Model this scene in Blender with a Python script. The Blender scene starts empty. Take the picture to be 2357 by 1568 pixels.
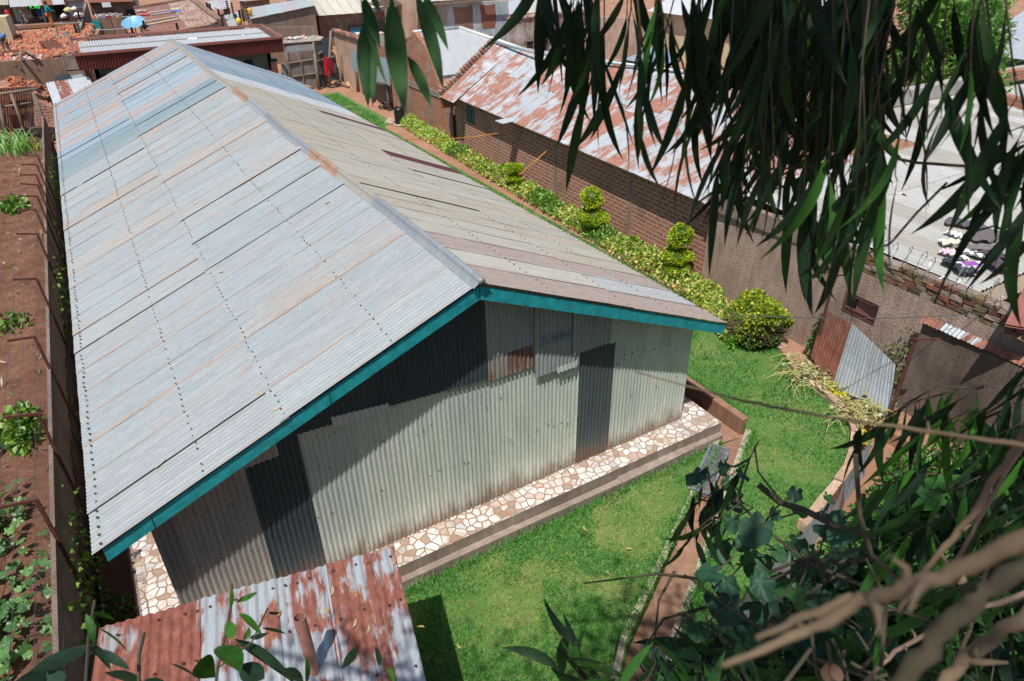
import bpy, math, random
import numpy as np
from mathutils import Matrix, Vector
rnd = random.Random(11); NR = np.random.default_rng(11)
SC = bpy.context.scene; COL = SC.collection
# ------------------------------------------------------------------ camera
CAM = np.array((0.8275, -7.5620, 8.2666)); YAW, PIT, ROL, FPX = (-0.52768, 1.02812, -0.01741, 1578.22)
def rotm(a, b, c):
    Rz = np.array([[math.cos(a), -math.sin(a), 0], [math.sin(a), math.cos(a), 0], [0, 0, 1]])
    Rx = np.array([[1, 0, 0], [0, math.cos(b), -math.sin(b)], [0, math.sin(b), math.cos(b)]])
    Rr = np.array([[math.cos(c), -math.sin(c), 0], [math.sin(c), math.cos(c), 0], [0, 0, 1]])
    return Rz @ Rx @ Rr
RM = rotm(YAW, PIT, ROL)
cd = bpy.data.cameras.new('camera'); cam = bpy.data.objects.new('camera', cd); COL.objects.link(cam)
cam.matrix_world = Matrix([list(RM[0]) + [CAM[0]], list(RM[1]) + [CAM[1]], list(RM[2]) + [CAM[2]], [0, 0, 0, 1]])
cd.sensor_width = 36; cd.lens = FPX / 2357 * 36; cd.clip_start = .02; cd.clip_end = 2000
cd.dof.use_dof = True; cd.dof.focus_distance = 11.0; cd.dof.aperture_fstop = 9.0
SC.camera = cam
# ------------------------------------------------------------------ sky, sun, exposure
SUND = np.array([.38, .32, -1.0])
w = bpy.data.worlds.new('World'); SC.world = w; w.use_nodes = True
wn = w.node_tree; sky = wn.nodes.new('ShaderNodeTexSky'); sky.sky_type = 'NISHITA'; sky.sun_disc = False
sky.sun_elevation = math.atan2(1, math.hypot(SUND[0], SUND[1])); sky.sun_rotation = math.atan2(-SUND[0], -SUND[1])
bg = wn.nodes['Background']; bg.inputs[1].default_value = .10
wn.links.new(sky.outputs[0], bg.inputs[0])
sl = bpy.data.lights.new('sun', 'SUN'); so = bpy.data.objects.new('sun', sl); COL.objects.link(so)
sl.energy = 4.4; sl.angle = math.radians(.53); sl.color = (1, .96, .9)
so.rotation_euler = Vector(SUND).to_track_quat('-Z', 'Y').to_euler()
SC.view_settings.view_transform = 'Standard'; SC.view_settings.look = 'None'
SC.view_settings.exposure = 0.22; SC.view_settings.gamma = 1
SC.cycles.max_bounces = 8; SC.cycles.transparent_max_bounces = 16; SC.cycles.use_denoising = True
# ------------------------------------------------------------------ points in the world along a line of sight
def ray(u, v): return RM @ np.array([(u - 1178.5) / FPX, -(v - 784) / FPX, -1.0])
def X(u, v, ax, val):
    d = ray(u, v); k = 'xyz'.index(ax); t = (val - CAM[k]) / d[k]; return CAM + t * d
def XD(u, v, dist):
    d = ray(u, v); return CAM + d / np.linalg.norm(d) * dist
# ------------------------------------------------------------------ mesh builder
class MB:
    def __init__(s): s.v = []; s.f = []; s.mi = []; s.col = []; s.uv = []
    def add(s, vs, fs, mi=0, col=(1, 1, 1, 0), uv=None):
        b = len(s.v); s.v += [tuple(map(float, p)) for p in vs]
        for i, f in enumerate(fs):
            s.f.append(tuple(b + k for k in f)); s.mi.append(mi); s.col.append(col); s.uv.append([uv[k] for k in f] if uv is not None else None)
        return s
    def box(s, c, d, mi=0, col=(1, 1, 1, 0), rot=0, M=None, jit=0):
        c = np.array(c); h = np.array(d) / 2
        P = np.array([[x, y, z] for x in (-1, 1) for y in (-1, 1) for z in (-1, 1)], float) * h
        if jit: P += NR.uniform(-jit, jit, P.shape)
        if M is not None: P = P @ np.array(M).T
        elif rot: cs, sn = math.cos(rot), math.sin(rot); P = P @ np.array([[cs, sn, 0], [-sn, cs, 0], [0, 0, 1]])
        return s.add(P + c, [(0, 1, 3, 2), (4, 6, 7, 5), (0, 4, 5, 1), (2, 3, 7, 6), (0, 2, 6, 4), (1, 5, 7, 3)], mi, col)
    def bar(s, a, b, w, h=None, mi=0, col=(1, 1, 1, 0), up=(0, 0, 1)):
        a = np.array(a, float); b = np.array(b, float); h = h or w; d = b - a; L = np.linalg.norm(d); d /= L
        u = np.array(up, float); r = np.cross(d, u)
        if np.linalg.norm(r) < 1e-3: r = np.cross(d, (1, 0, 0))
        r /= np.linalg.norm(r); u = np.cross(r, d)
        return s.box((a + b) / 2, (w, L, h), mi, col, M=np.array([r, d, u]).T)
    def tube(s, pts, rad, n=6, mi=0, col=(1, 1, 1, 0), cap=True):
        pts = [np.array(p, float) for p in pts]; N = len(pts)
        rad = rad if hasattr(rad, '__len__') else [rad] * N
        vs = []; fs = []; u0 = None
        for i, p in enumerate(pts):
            d = pts[min(i + 1, N - 1)] - pts[max(i - 1, 0)]; d = d / (np.linalg.norm(d) + 1e-9)
            if u0 is None:
                u0 = np.cross(d, (0, 0, 1) if abs(d[2]) < .9 else (1, 0, 0))
            u0 = u0 - d * (u0 @ d); u0 = u0 / (np.linalg.norm(u0) + 1e-9); w0 = np.cross(d, u0)
            for k in range(n):
                a = 2 * math.pi * k / n; vs.append(p + rad[i] * (math.cos(a) * u0 + math.sin(a) * w0))
        for i in range(N - 1):
            for k in range(n):
                fs.append((i * n + k, i * n + (k + 1) % n, (i + 1) * n + (k + 1) % n, (i + 1) * n + k))
        if cap: fs.append(tuple(range(n))[::-1]); fs.append(tuple((N - 1) * n + k for k in range(n)))
        return s.add(vs, fs, mi, col)
    def prism(s, poly, z0, z1, mi=0, col=(1, 1, 1, 0), mside=None):
        n = len(poly); ms = mi if mside is None else mside
        s.add([(p[0], p[1], z1) for p in poly], [tuple(range(n))], mi, col)
        vs = [(p[0], p[1], z0) for p in poly] + [(p[0], p[1], z1) for p in poly]
        return s.add(vs, [(i, (i + 1) % n, n + (i + 1) % n, n + i) for i in range(n)], ms, col)
    def quad(s, A, B, C, D, mi=0, col=(1, 1, 1, 0), uv=None): return s.add([A, B, C, D], [(0, 1, 2, 3)], mi, col, uv)
    def slab(s, pts, n, th, mi=0, col=(1, 1, 1, 0)):
        """a flat polygon given real thickness th against its normal n"""
        pts = [np.array(p, float) for p in pts]; n = np.array(n, float) / np.linalg.norm(n); k = len(pts)
        vs = pts + [p - n * th for p in pts]
        return s.add(vs, [tuple(range(k)), tuple(range(2 * k - 1, k - 1, -1))] + [(i, (i + 1) % k, k + (i + 1) % k, k + i) for i in range(k)], mi, col)
    def corr(s, A, B, C, D, pitch=.076, amp=.010, rows=3, seg=4, col=(1, 1, 1, 0), mi=0, jit=.0, lift=0, bot=None, edge=0, eside=0):
        """corrugated sheet A-B across the corrugations, A-D along them"""
        A, B, C, D = [np.array(p, float) for p in (A, B, C, D)]
        w_ = (np.linalg.norm(B - A) + np.linalg.norm(C - D)) / 2; l_ = np.linalg.norm(D - A)
        nn = np.cross(B - A, D - A); nn /= np.linalg.norm(nn)
        nc = max(2, int(w_ / pitch * seg)); u0, v0 = rnd.uniform(0, 50), rnd.uniform(0, 50)
        vs = []; uv = []
        wob = [rnd.uniform(-jit, jit) for _ in range(rows * 8)]
        for i in range(nc + 1):
            q = i / nc
            for j in range(rows):
                r = j / (rows - 1)
                if bot is not None and j == rows - 1: r += bot(q) 
                p = (A * (1 - q) + B * q) * (1 - r) + (D * (1 - q) + C * q) * r
                o = amp * math.sin(2 * math.pi * i / seg) + lift * (1 - q) + wob[j * 8 + int(q * 7.99)]
                vs.append(p + nn * o); uv.append((u0 + q * w_, v0 + r * l_))
        fs = [(i * rows + j, (i + 1) * rows + j, (i + 1) * rows + j + 1, i * rows + j + 1) for i in range(nc) for j in range(rows - 1)]
        s.add(vs, fs, mi, col, uv)
        if edge:                                     # rust creeping from the lapped edge of the sheet
            n_ = len(fs)
            for i in range(nc):
                d_ = (i if eside == 0 else nc - 1 - i) / seg
                if d_ < 1.3:
                    for j in range(rows - 1): s.col[len(s.col) - n_ + i * (rows - 1) + j] = (*col[:3], col[3] + edge * (1 - d_ / 1.3) * rnd.uniform(.6, 1.2))
        return s
    def build(s, name, mats, parent=None, smooth=False, tag_=None):
        me = bpy.data.meshes.new(name); me.from_pydata(s.v, [], s.f)
        mats = mats if isinstance(mats, (list, tuple)) else [mats]
        for m in mats: me.materials.append(m)
        me.polygons.foreach_set('material_index', np.array(s.mi, np.int32))
        if smooth: me.polygons.foreach_set('use_smooth', np.ones(len(s.f), bool))
        at = me.attributes.new('tint', 'FLOAT_COLOR', 'FACE'); at.data.foreach_set('color', np.array(s.col, np.float32).ravel())
        uvl = me.uv_layers.new(name='UVMap'); buf = []
        V = s.v
        for f, u in zip(s.f, s.uv):
            if u is not None: buf += u; continue
            a = np.zeros(3)
            for k in range(len(f)):
                p, q = V[f[k]], V[f[(k + 1) % len(f)]]
                a += ((p[1] - q[1]) * (p[2] + q[2]), (p[2] - q[2]) * (p[0] + q[0]), (p[0] - q[0]) * (p[1] + q[1]))
            k = int(np.argmax(np.abs(a))); ij = ((1, 2), (0, 2), (0, 1))[k]
            buf += [(V[i][ij[0]], V[i][ij[1]]) for i in f]
        uvl.data.foreach_set('uv', np.array(buf, np.float32).ravel())
        me.update()
        o = bpy.data.objects.new(name, me); COL.objects.link(o)
        if parent is not None: o.parent = parent
        if tag_: tag(o, *tag_)
        return o
def tag(o, label=None, cat=None, group=None, kind=None):
    if label: o['label'] = label
    if cat: o['category'] = cat
    if group: o['group'] = group
    if kind: o['kind'] = kind
    return o
def thing(name, label, cat, group=None):
    """an Empty that parents the parts; moved to the base of its parts by settle()"""
    o = bpy.data.objects.new(name, None); COL.objects.link(o); return tag(o, label, cat, group)
def mass(name, pts, faces, cols, mat, parent=None, smooth=False):
    """big meshes straight from arrays: pts (N,3), faces (F,k), cols (F,4)"""
    me = bpy.data.meshes.new(name); k = faces.shape[1]
    me.vertices.add(len(pts)); me.vertices.foreach_set('co', pts.astype(np.float32).ravel())
    me.loops.add(faces.size); me.loops.foreach_set('vertex_index', faces.astype(np.int32).ravel())
    me.polygons.add(len(faces)); me.polygons.foreach_set('loop_start', np.arange(0, faces.size, k, dtype=np.int32))
    me.polygons.foreach_set('loop_total', np.full(len(faces), k, np.int32))
    if smooth: me.polygons.foreach_set('use_smooth', np.ones(len(faces), bool))
    me.update(calc_edges=True); me.validate()
    at = me.attributes.new('tint', 'FLOAT_COLOR', 'FACE'); at.data.foreach_set('color', cols.astype(np.float32).ravel())
    me.materials.append(mat); o = bpy.data.objects.new(name, me); COL.objects.link(o)
    if parent is not None: o.parent = parent
    return o
def unit(a): return a / (np.linalg.norm(a, axis=-1, keepdims=True) + 1e-9)
def leaves(name, C, size, cols, mat, parent=None, up=.5, wid=.42, fold=.25, outw=None):
    """many folded diamond leaves: 2 quads... base, two sides, tip"""
    N = len(C); d = NR.normal(size=(N, 3))
    if outw is not None: d = d + outw
    d[:, 2] += up * NR.uniform(-.4, 1, N); d = unit(d)
    r = unit(np.cross(d, NR.normal(size=(N, 3)))); n = np.cross(d, r); sz = size[:, None]
    P = np.stack([C, C + d * sz * .45 + r * sz * wid + n * sz * fold, C + d * sz, C + d * sz * .45 - r * sz * wid + n * sz * fold], 1).reshape(-1, 3)
    i = np.arange(N)[:, None] * 4; F = np.concatenate([i + [0, 1, 2], i + [0, 2, 3]], 1).reshape(-1, 3)
    return mass(name, P, F, np.repeat(cols, 2, 0), mat, parent)
def pick(pal, N, var=.15):
    pal = np.array(pal, float); c = pal[NR.integers(0, len(pal), N)] * NR.uniform(1 - var, 1 + var, (N, 1))
    return np.concatenate([c, np.zeros((N, 1))], 1)
def inpoly(x, y, poly):
    r = np.zeros(len(x), bool); n = len(poly)
    for i in range(n):
        x0, y0 = poly[i]; x1, y1 = poly[(i + 1) % n]
        c = ((y0 > y) != (y1 > y)) & (x < (x1 - x0) * (y - y0) / (y1 - y0 + 1e-12) + x0); r ^= c
    return r
# ------------------------------------------------------------------ materials
class NT:
    def __init__(s, name):
        s.m = bpy.data.materials.new(name); s.m.use_nodes = True; s.t = s.m.node_tree
        s.b = s.t.nodes['Principled BSDF']; s.out = s.t.nodes['Material Output']
    def n(s, typ, ins=None, **pr):
        nd = s.t.nodes.new('ShaderNode' + typ)
        for k, v in pr.items(): setattr(nd, k, v)
        for k, v in (ins or {}).items(): s.set(nd.inputs[k], v)
        return nd
    def set(s, sock, v):
        if isinstance(v, bpy.types.NodeSocket): s.t.links.new(v, sock)
        elif isinstance(v, bpy.types.Node): s.t.links.new(v.outputs[0], sock)
        else:
            if sock.type == 'RGBA' and hasattr(v, '__len__') and len(v) == 3: v = (*v, 1)
            sock.default_value = v
    def uv(s): return s.n('UVMap').outputs[0]
    def obj(s): return s.n('TexCoord').outputs['Object']
    def map(s, vec, scale, loc=(0, 0, 0)): return s.n('Mapping', {0: vec, 1: loc, 3: scale}).outputs[0]
    def noise(s, vec, scale=5, detail=4, rough=.6, dist=0): return s.n('TexNoise', {'Vector': vec, 'Scale': scale, 'Detail': detail, 'Roughness': rough, 'Distortion': dist}).outputs[0]
    def ramp(s, f, stops):
        nd = s.n('ValToRGB', {0: f}); e = nd.color_ramp.elements
        while len(e) < len(stops): e.new(.5)
        for k, (p, c) in enumerate(stops): e[k].position = p; e[k].color = (*c, 1) if len(c) == 3 else c
        return nd.outputs[0]
    def mr(s, v, a, b, c=0., d=1.): return s.n('MapRange', {0: v, 1: a, 2: b, 3: c, 4: d}, interpolation_type='SMOOTHSTEP').outputs[0]
    def math(s, op, a, b=0.): return s.n('Math', {0: a, 1: b}, operation=op).outputs[0]
    def mix(s, f, a, b, mode='MIX'):
        nd = s.n('Mix', data_type='RGBA', blend_type=mode); s.set(nd.inputs[0], f); s.set(nd.inputs[6], a); s.set(nd.inputs[7], b); return nd.outputs[2]
    def tint(s): return s.n('Attribute', attribute_name='tint')
    def fin(s, col, rough=.7, metal=0., bump=None, bs=.3, bd=.01, spec=None):
        s.set(s.b.inputs['Base Color'], col); s.set(s.b.inputs['Roughness'], rough); s.set(s.b.inputs['Metallic'], metal)
        if spec is not None: s.b.inputs['Specular IOR Level'].default_value = spec
        if bump is not None: s.set(s.b.inputs['Normal'], s.n('Bump', {'Strength': bs, 'Distance': bd, 'Height': bump}).outputs[0])
        return s.m
def m_iron(name, rust=((.10, .03, .017), (.22, .075, .04), (.36, .17, .10)), op=.95, rough=.5, metal=.25, dirt=None, lo=.93, hi=1.04, stx=5., bigsc=.8, bw=.38):
    t = NT(name); a = t.tint(); uv = t.uv()
    st = t.noise(t.map(uv, (stx, .55, 1)), 1.6, 6, .65); big = t.noise(uv, bigsc, 4)
    fine = t.noise(t.map(uv, (30, 6, 1)), 1.5, 4)
    val = t.math('ADD', t.math('ADD', t.math('MULTIPLY', st, 1 - bw), t.math('MULTIPLY', big, bw)), a.outputs['Alpha'])
    mask = t.math('MULTIPLY', t.mr(val, lo, hi), op)
    rc = t.ramp(t.noise(t.map(uv, (12, 5, 1)), 1, 5, .7), [(.3, rust[0]), (.5, rust[1]), (.72, rust[2])])
    g = t.mix(1., a.outputs['Color'], t.ramp(t.noise(t.map(uv, (9, .8, 1)), 1.5, 5, .6), [(.25, (.78, .79, .8)), (.55, (1, 1, 1)), (.8, (1.12, 1.1, 1.07))]), 'MULTIPLY')
    g = t.mix(.5, g, t.mix(1., g, t.ramp(fine, [(.3, (.75, .75, .75)), (.7, (1.15, 1.15, 1.15))]), 'MULTIPLY'))
    c = t.mix(mask, g, rc)
    if dirt:
        z = t.n('SeparateXYZ', {0: t.obj()}).outputs[2]
        dz = t.math('ADD', z, t.math('MULTIPLY', t.math('SUBTRACT', t.noise(t.map(uv, (6, 1.5, 1)), 1, 5), .5), -.9))
        c = t.mix(t.mr(dz, dirt, -.05, 0, .85), c, (.20, .125, .075))
    t.set(t.b.inputs['Metallic'], t.math('MULTIPLY', t.math('SUBTRACT', 1., mask), metal))
    m = t.fin(c, t.mr(mask, 0, 1, rough, .85), 0, t.noise(uv, 9, 4), .15, .01)
    t.set(t.b.inputs['Metallic'], t.math('MULTIPLY', t.math('SUBTRACT', 1., mask), metal)); return m
def m_brick(name, c1, c2, mort, w_=.24, h_=.105, ms=.02, stain=(.12, .07, .05), worn=.0):
    t = NT(name); uv = t.uv()
    duv = t.n('VectorMath', {0: uv, 1: t.n('VectorMath', {0: t.n('TexNoise', {'Vector': uv, 'Scale': 7, 'Detail': 3}).outputs[1], 3: .05}, operation='SCALE').outputs[0]}, operation='ADD').outputs[0]
    b = t.n('TexBrick', {'Vector': duv, 'Color1': (*c1, 1), 'Color2': (*c2, 1), 'Mortar': (*mort, 1), 'Scale': 1., 'Mortar Size': ms, 'Mortar Smooth': .25, 'Bias': -.1, 'Brick Width': w_, 'Row Height': h_})
    c = t.mix(1., b.outputs[0], t.ramp(t.noise(uv, 14, 5, .7), [(.3, (.6, .6, .6)), (.7, (1.3, 1.25, 1.2))]), 'MULTIPLY')
    c = t.mix(t.mr(t.noise(uv, .7, 5), .5, .75, 0, .65), c, stain)
    if worn: c = t.mix(t.mr(t.noise(uv, 1.3, 6, .7), .62 - worn, .66 - worn), c, mort)
    h = t.math('ADD', t.math('MULTIPLY', b.outputs[1], -1.), t.math('MULTIPLY', t.noise(uv, 25, 4), .5))
    return t.fin(c, .92, 0, h, .8, .02)
def m_plaster(name, stops, sc=.8, fine=12, bs=.4, bd=.01, rough=.93, dt=6):
    t = NT(name); o = t.obj(); c = t.ramp(t.noise(o, sc, dt, .65, .4), stops)
    c = t.mix(1., c, t.ramp(t.noise(t.map(o, (3, 3, .5)), 2., 5, .7), [(.3, (.72, .7, .68)), (.7, (1.16, 1.16, 1.16))]), 'MULTIPLY')
    return t.fin(c, rough, 0, t.noise(o, fine, 5, .7), bs, bd)
def m_simple(name, col, rough=.7, metal=0., var=.25, sc=8, bs=.2, bd=.01, spec=None):
    t = NT(name); o = t.obj(); c = t.mix(1., (*col, 1), t.ramp(t.noise(o, sc, 4, .65), [(.28, (1 - var,) * 3), (.72, (1 + var,) * 3)]), 'MULTIPLY')
    return t.fin(c, rough, metal, t.noise(o, sc * 3, 4), bs, bd, spec)
def m_tint(name, rough=.8, metal=0., var=.3, sc=10, bs=.3, bd=.01):
    t = NT(name); o = t.obj(); c = t.mix(1., t.tint().outputs[0], t.ramp(t.noise(o, sc, 5, .7), [(.28, (1 - var,) * 3), (.72, (1 + var,) * 3)]), 'MULTIPLY')
    return t.fin(c, rough, metal, t.noise(o, sc * 2.5, 4), bs, bd)
def m_wood(name, a, b, rough=.85):
    t = NT(name); o = t.obj(); c = t.ramp(t.noise(t.map(o, (14, 14, 1.6)), 1.5, 6, .7), [(.25, a), (.75, b)])
    return t.fin(c, rough, 0, t.noise(t.map(o, (30, 30, 2)), 1.5, 4), .4, .006)
def m_leaf(name, trans=.25, rough=.42, var=.2, spots=None, sc=30, spec=.5):
    t = NT(name); c = t.mix(1., t.tint().outputs[0], t.ramp(t.noise(t.obj(), sc, 3), [(.3, (1 - var,) * 3), (.7, (1 + var,) * 3)]), 'MULTIPLY')
    if spots is not None: c = t.mix(t.mr(t.noise(t.obj(), 140, 2), .66, .72, 0, .7), c, spots)
    t.fin(c, rough, spec=spec); tr = t.n('BsdfTranslucent', {0: t.mix(1., c, (1.6, 1.9, .5, 1), 'MULTIPLY')})
    t.set(t.out.inputs[0], t.n('MixShader', {0: trans, 1: t.b.outputs[0], 2: tr.outputs[0]}).outputs[0]); return t.m
def m_mosaic(name):
    t = NT(name); o = t.map(t.obj(), (1, 1, 0)); o = t.n('VectorMath', {0: o, 1: t.n('VectorMath', {0: t.n('TexNoise', {'Vector': o, 'Scale': 4}).outputs[1], 3: .05}, operation='SCALE').outputs[0]}, operation='ADD').outputs[0]
    S = 7.0
    e = t.n('TexVoronoi', {'Vector': o, 'Scale': S, 'Randomness': .85}, feature='DISTANCE_TO_EDGE', voronoi_dimensions='2D').outputs[0]
    vc = t.n('TexVoronoi', {'Vector': o, 'Scale': S, 'Randomness': .85}, voronoi_dimensions='2D').outputs[1]
    r = t.n('SeparateColor', {0: vc}).outputs[0]
    c = t.ramp(r, [(0, (.62, .58, .52)), (.3, (.72, .70, .66)), (.55, (.80, .80, .79)), (.8, (.60, .57, .55)), (.9, (.30, .31, .33)), (.95, (.52, .30, .2)), (1, (.45, .36, .26))])
    c = t.mix(.35, c, t.ramp(t.noise(o, 18, 5), [(.3, (.45, .42, .4)), (.7, (.85, .84, .82))]))
    wd = t.n('SeparateColor', {0: vc}).outputs[1]
    k = t.mr(t.math('ADD', e, t.math('MULTIPLY', t.math('SUBTRACT', wd, .5), .07)), .075, .095); c = t.mix(k, t.ramp(t.noise(o, 30, 4), [(.3, (.22, .13, .085)), (.7, (.36, .235, .165))]), c); c = t.mix(t.mr(t.noise(o, 2.2, 7, .75), .42, .62, 0, .72), c, (.34, .23, .155, 1))
    k = t.math('MULTIPLY', k, t.math('GREATER_THAN', t.n('SeparateColor', {0: vc}).outputs[2], .09)); c = t.mix(t.math('MULTIPLY', t.math('LESS_THAN', t.n('SeparateColor', {0: vc}).outputs[2], .09), .85), c, (.28, .18, .12, 1))
    return t.fin(c, t.mr(k, 0, 1, .95, .45), 0, k, .5, .008)
def m_ground(name, stops, sc=1.2, fine=22, bs=.8, bd=.03):
    t = NT(name); o = t.obj(); v = t.math('ADD', t.math('MULTIPLY', t.noise(o, sc, 7, .7), .6), t.math('MULTIPLY', t.noise(o, fine, 4, .7), .4))
    return t.fin(t.ramp(v, stops), .95, 0, t.noise(o, fine * .8, 6, .75), bs, bd)
def m_net(name, col, cell, wire):
    t = NT(name); uv = t.uv(); sp = t.n('SeparateXYZ', {0: t.n('VectorMath', {0: uv, 1: t.n('VectorMath', {0: t.n('TexNoise', {'Vector': uv, 'Scale': 3}).outputs[1], 3: .08}, operation='SCALE').outputs[0]}, operation='ADD').outputs[0]})
    def ln(a): return t.math('LESS_THAN', t.math('ABSOLUTE', t.math('SUBTRACT', t.math('FRACT', a), .5)), wire)
    p = t.math('DIVIDE', t.math('ADD', sp.outputs[0], t.math('MULTIPLY', sp.outputs[1], .6)), cell); q = t.math('DIVIDE', t.math('SUBTRACT', sp.outputs[0], t.math('MULTIPLY', sp.outputs[1], .6)), cell)
    a = t.math('MAXIMUM', ln(p), ln(q)); t.fin(col, .4, .6)
    tr = t.n('BsdfTransparent'); t.set(t.out.inputs[0], t.n('MixShader', {0: a, 1: tr.outputs[0], 2: t.b.outputs[0]}).outputs[0]); return t.m
M = {}
M['roof'] = m_iron('weathered_roof_iron', ((.28, .15, .085), (.36, .22, .135), (.42, .30, .20)), .62, .5, .12, lo=.90, hi=1.12, stx=11., bigsc=.45)
M['iron'] = m_iron('rusty_corrugated_iron')
M['patchy'] = m_iron('patchy_rust_iron', ((.17, .055, .03), (.29, .105, .058), (.40, .21, .12)), .9, .5, .12, lo=.93, hi=1.03, stx=5., bigsc=1.5, bw=.55)
M['flake'] = m_iron('flaking_rust_iron', ((.10, .026, .017), (.20, .055, .032), (.30, .12, .07)), .96, .45, .2, lo=.92, hi=.985, stx=3., bigsc=1.5)
M['wall'] = m_iron('wall_iron', ((.05, .018, .012), (.14, .05, .03), (.28, .14, .09)), .9, .42, .35, dirt=.5)
M['brick'] = m_brick('red_brick', (.33, .085, .04), (.24, .055, .03), (.24, .165, .125), worn=.0)
M['brickd'] = m_brick('dark_brick', (.44, .13, .065), (.31, .085, .05), (.38, .29, .24), .32, .135, .034)
M['bricko'] = m_brick('orange_brick', (.44, .15, .075), (.33, .105, .055), (.33, .22, .16), .30, .125, .026, worn=.06)
M['bricks'] = m_tint('clay_brick', .95, 0, .35, 12)
M['mud'] = m_plaster('mud_plaster', [(.3, (.17, .10, .07)), (.5, (.24, .15, .105)), (.75, (.31, .21, .15))])
M['rough'] = m_plaster('roughcast_render', [(.3, (.34, .235, .18)), (.55, (.50, .36, .29)), (.8, (.60, .47, .40))], .7, 20, 1., .09)
M['rough2'] = m_plaster('dark_roughcast', [(.3, (.09, .065, .05)), (.5, (.17, .12, .095)), (.72, (.27, .21, .175))], .9, 26, 1., .05)
M['pinkp'] = m_plaster('pink_beige_plaster', [(.3, (.38, .22, .15)), (.5, (.47, .31, .22)), (.75, (.58, .45, .36))], .45)
M['brownp'] = m_plaster('brown_plaster', [(.35, (.15, .105, .085)), (.5, (.21, .155, .125)), (.68, (.36, .31, .27))], .5)
M['tanp'] = m_plaster('tan_plaster', [(.3, (.20, .14, .10)), (.7, (.32, .235, .17))], .6)
M['bluep'] = m_plaster('pale_blue_plaster', [(.3, (.24, .30, .33)), (.5, (.40, .47, .50)), (.75, (.52, .57, .58))], .6)
M['greyp'] = m_plaster('stained_grey_plaster', [(.35, (.16, .12, .10)), (.48, (.30, .25, .215)), (.62, (.47, .45, .43))], .8)
M['greenp'] = m_plaster('grey_green_render', [(.3, (.13, .145, .125)), (.7, (.19, .20, .175))], .6, 14, .2)
M['cream'] = m_plaster('cream_yellow_plaster', [(.3, (.52, .43, .25)), (.7, (.62, .54, .36))], .3, 14, .15)
M['conc'] = m_plaster('concrete', [(.3, (.20, .155, .125)), (.55, (.30, .24, .195)), (.8, (.39, .325, .27))], 1.3, 16, .5)
M['concg'] = m_plaster('grey_concrete', [(.3, (.28, .27, .25)), (.7, (.42, .40, .37))], 1.3, 16, .5)
M['concp'] = m_plaster('pale_concrete', [(.3, (.32, .25, .19)), (.7, (.50, .41, .33))], 1.3, 16, .5)
M['earthc'] = m_plaster('brown_concrete', [(.3, (.22, .115, .07)), (.7, (.33, .19, .125))], 1.3, 16, .4)
M['meshwall'] = m_plaster('grey_beige_wall', [(.3, (.16, .115, .085)), (.7, (.29, .22, .175))], 1.1, 22, 1., .03)
M['mudc'] = m_plaster('mortar', [(.3, (.20, .135, .105)), (.7, (.30, .215, .17))], 1.3, 16, .6)
M['mosaic'] = m_mosaic('crazy_paving')
M['soil'] = m_ground('red_soil', [(.32, (.07, .03, .018)), (.45, (.17, .072, .042)), (.58, (.26, .122, .074)), (.72, (.38, .21, .14))], 2.2, 16, 1., .09)
M['yardsoil'] = m_ground('pale_red_soil', [(.3, (.20, .095, .055)), (.5, (.33, .17, .105)), (.7, (.44, .26, .17))])
M['lawnsoil'] = m_ground('lawn_soil', [(.3, (.045, .14, .022)), (.5, (.09, .18, .035)), (.62, (.20, .22, .07)), (.75, (.36, .30, .14))], .9, 18, .6)
M['bank'] = m_ground('bank_soil', [(.3, (.04, .035, .02)), (.5, (.09, .07, .035)), (.7, (.16, .12, .06))])
M['teal'] = m_simple('teal_paint', (.012, .27, .29), .55, 0, .34, 7, .35)
M['tealg'] = M['teal']
M['nail'] = m_simple('nail_heads', (.10, .05, .035), .6, .4, .5, 20)
M['cap'] = m_iron('ridge_iron', ((.20, .09, .05), (.34, .19, .12), (.44, .30, .21)), .8, .45, .3, lo=.9, hi=1.05)
M['wood'] = m_wood('weathered_wood', (.12, .085, .06), (.30, .23, .17))
M['woodd'] = m_wood('dark_wood', (.05, .032, .02), (.13, .09, .06))
M['bark'] = m_wood('bark', (.10, .06, .04), (.24, .165, .115))
M['rustbar'] = m_simple('rusty_bar', (.13, .045, .028), .8, .2, .4, 14)
M['steel'] = m_simple('grey_steel', (.34, .37, .40), .45, .6, .2, 12)
M['black'] = m_simple('black_plastic', (.012, .013, .016), .35, 0, .2, 6)
M['dark'] = m_simple('dark_interior', (.012, .011, .011), .9, 0, .2, 4)
M['maroon'] = m_simple('maroon_paint', (.13, .025, .02), .42, .1, .2, 6)
M['maroonl'] = m_simple('faded_maroon_paint', (.27, .10, .08), .5, .1, .2, 6)
M['pinkt'] = m_simple('salmon_trim', (.42, .16, .12), .7, 0, .2, 6)
M['tint'] = m_tint('painted')
M['cloth'] = m_tint('cloth', .95, 0, .25, 14, .6, .02)
M['skin'] = m_simple('skin', (.045, .022, .014), .5, 0, .1, 8)
M['pvc'] = m_simple('pvc_pipe', (.36, .17, .135), .38, 0, .12, 5)
M['glassd'] = m_simple('dusty_glass', (.05, .10, .09), .12, 0, .3, 4, .02)
M['bluepaint'] = m_simple('blue_paint', (.03, .21, .36), .5, 0, .2, 4)
M['bluegrey'] = m_simple('blue_grey_paint', (.07, .12, .16), .5, .1, .2, 5)
M['dish'] = m_simple('blue_dish', (.15, .36, .52), .45, 0, .15, 6)
M['string'] = m_simple('orange_string', (.75, .30, .03), .7, 0, .1, 30)
M['wire'] = m_simple('grey_wire', (.10, .105, .12), .5, .4, .2, 30)
M['wirel'] = m_simple('bright_wire', (.45, .48, .52), .4, .7, .2, 30)
M['net'] = m_net('chicken_wire', (.22, .22, .225), .07, .032)
M['grass'] = m_leaf('grass', .3, .55, .1, None, 5)
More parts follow.
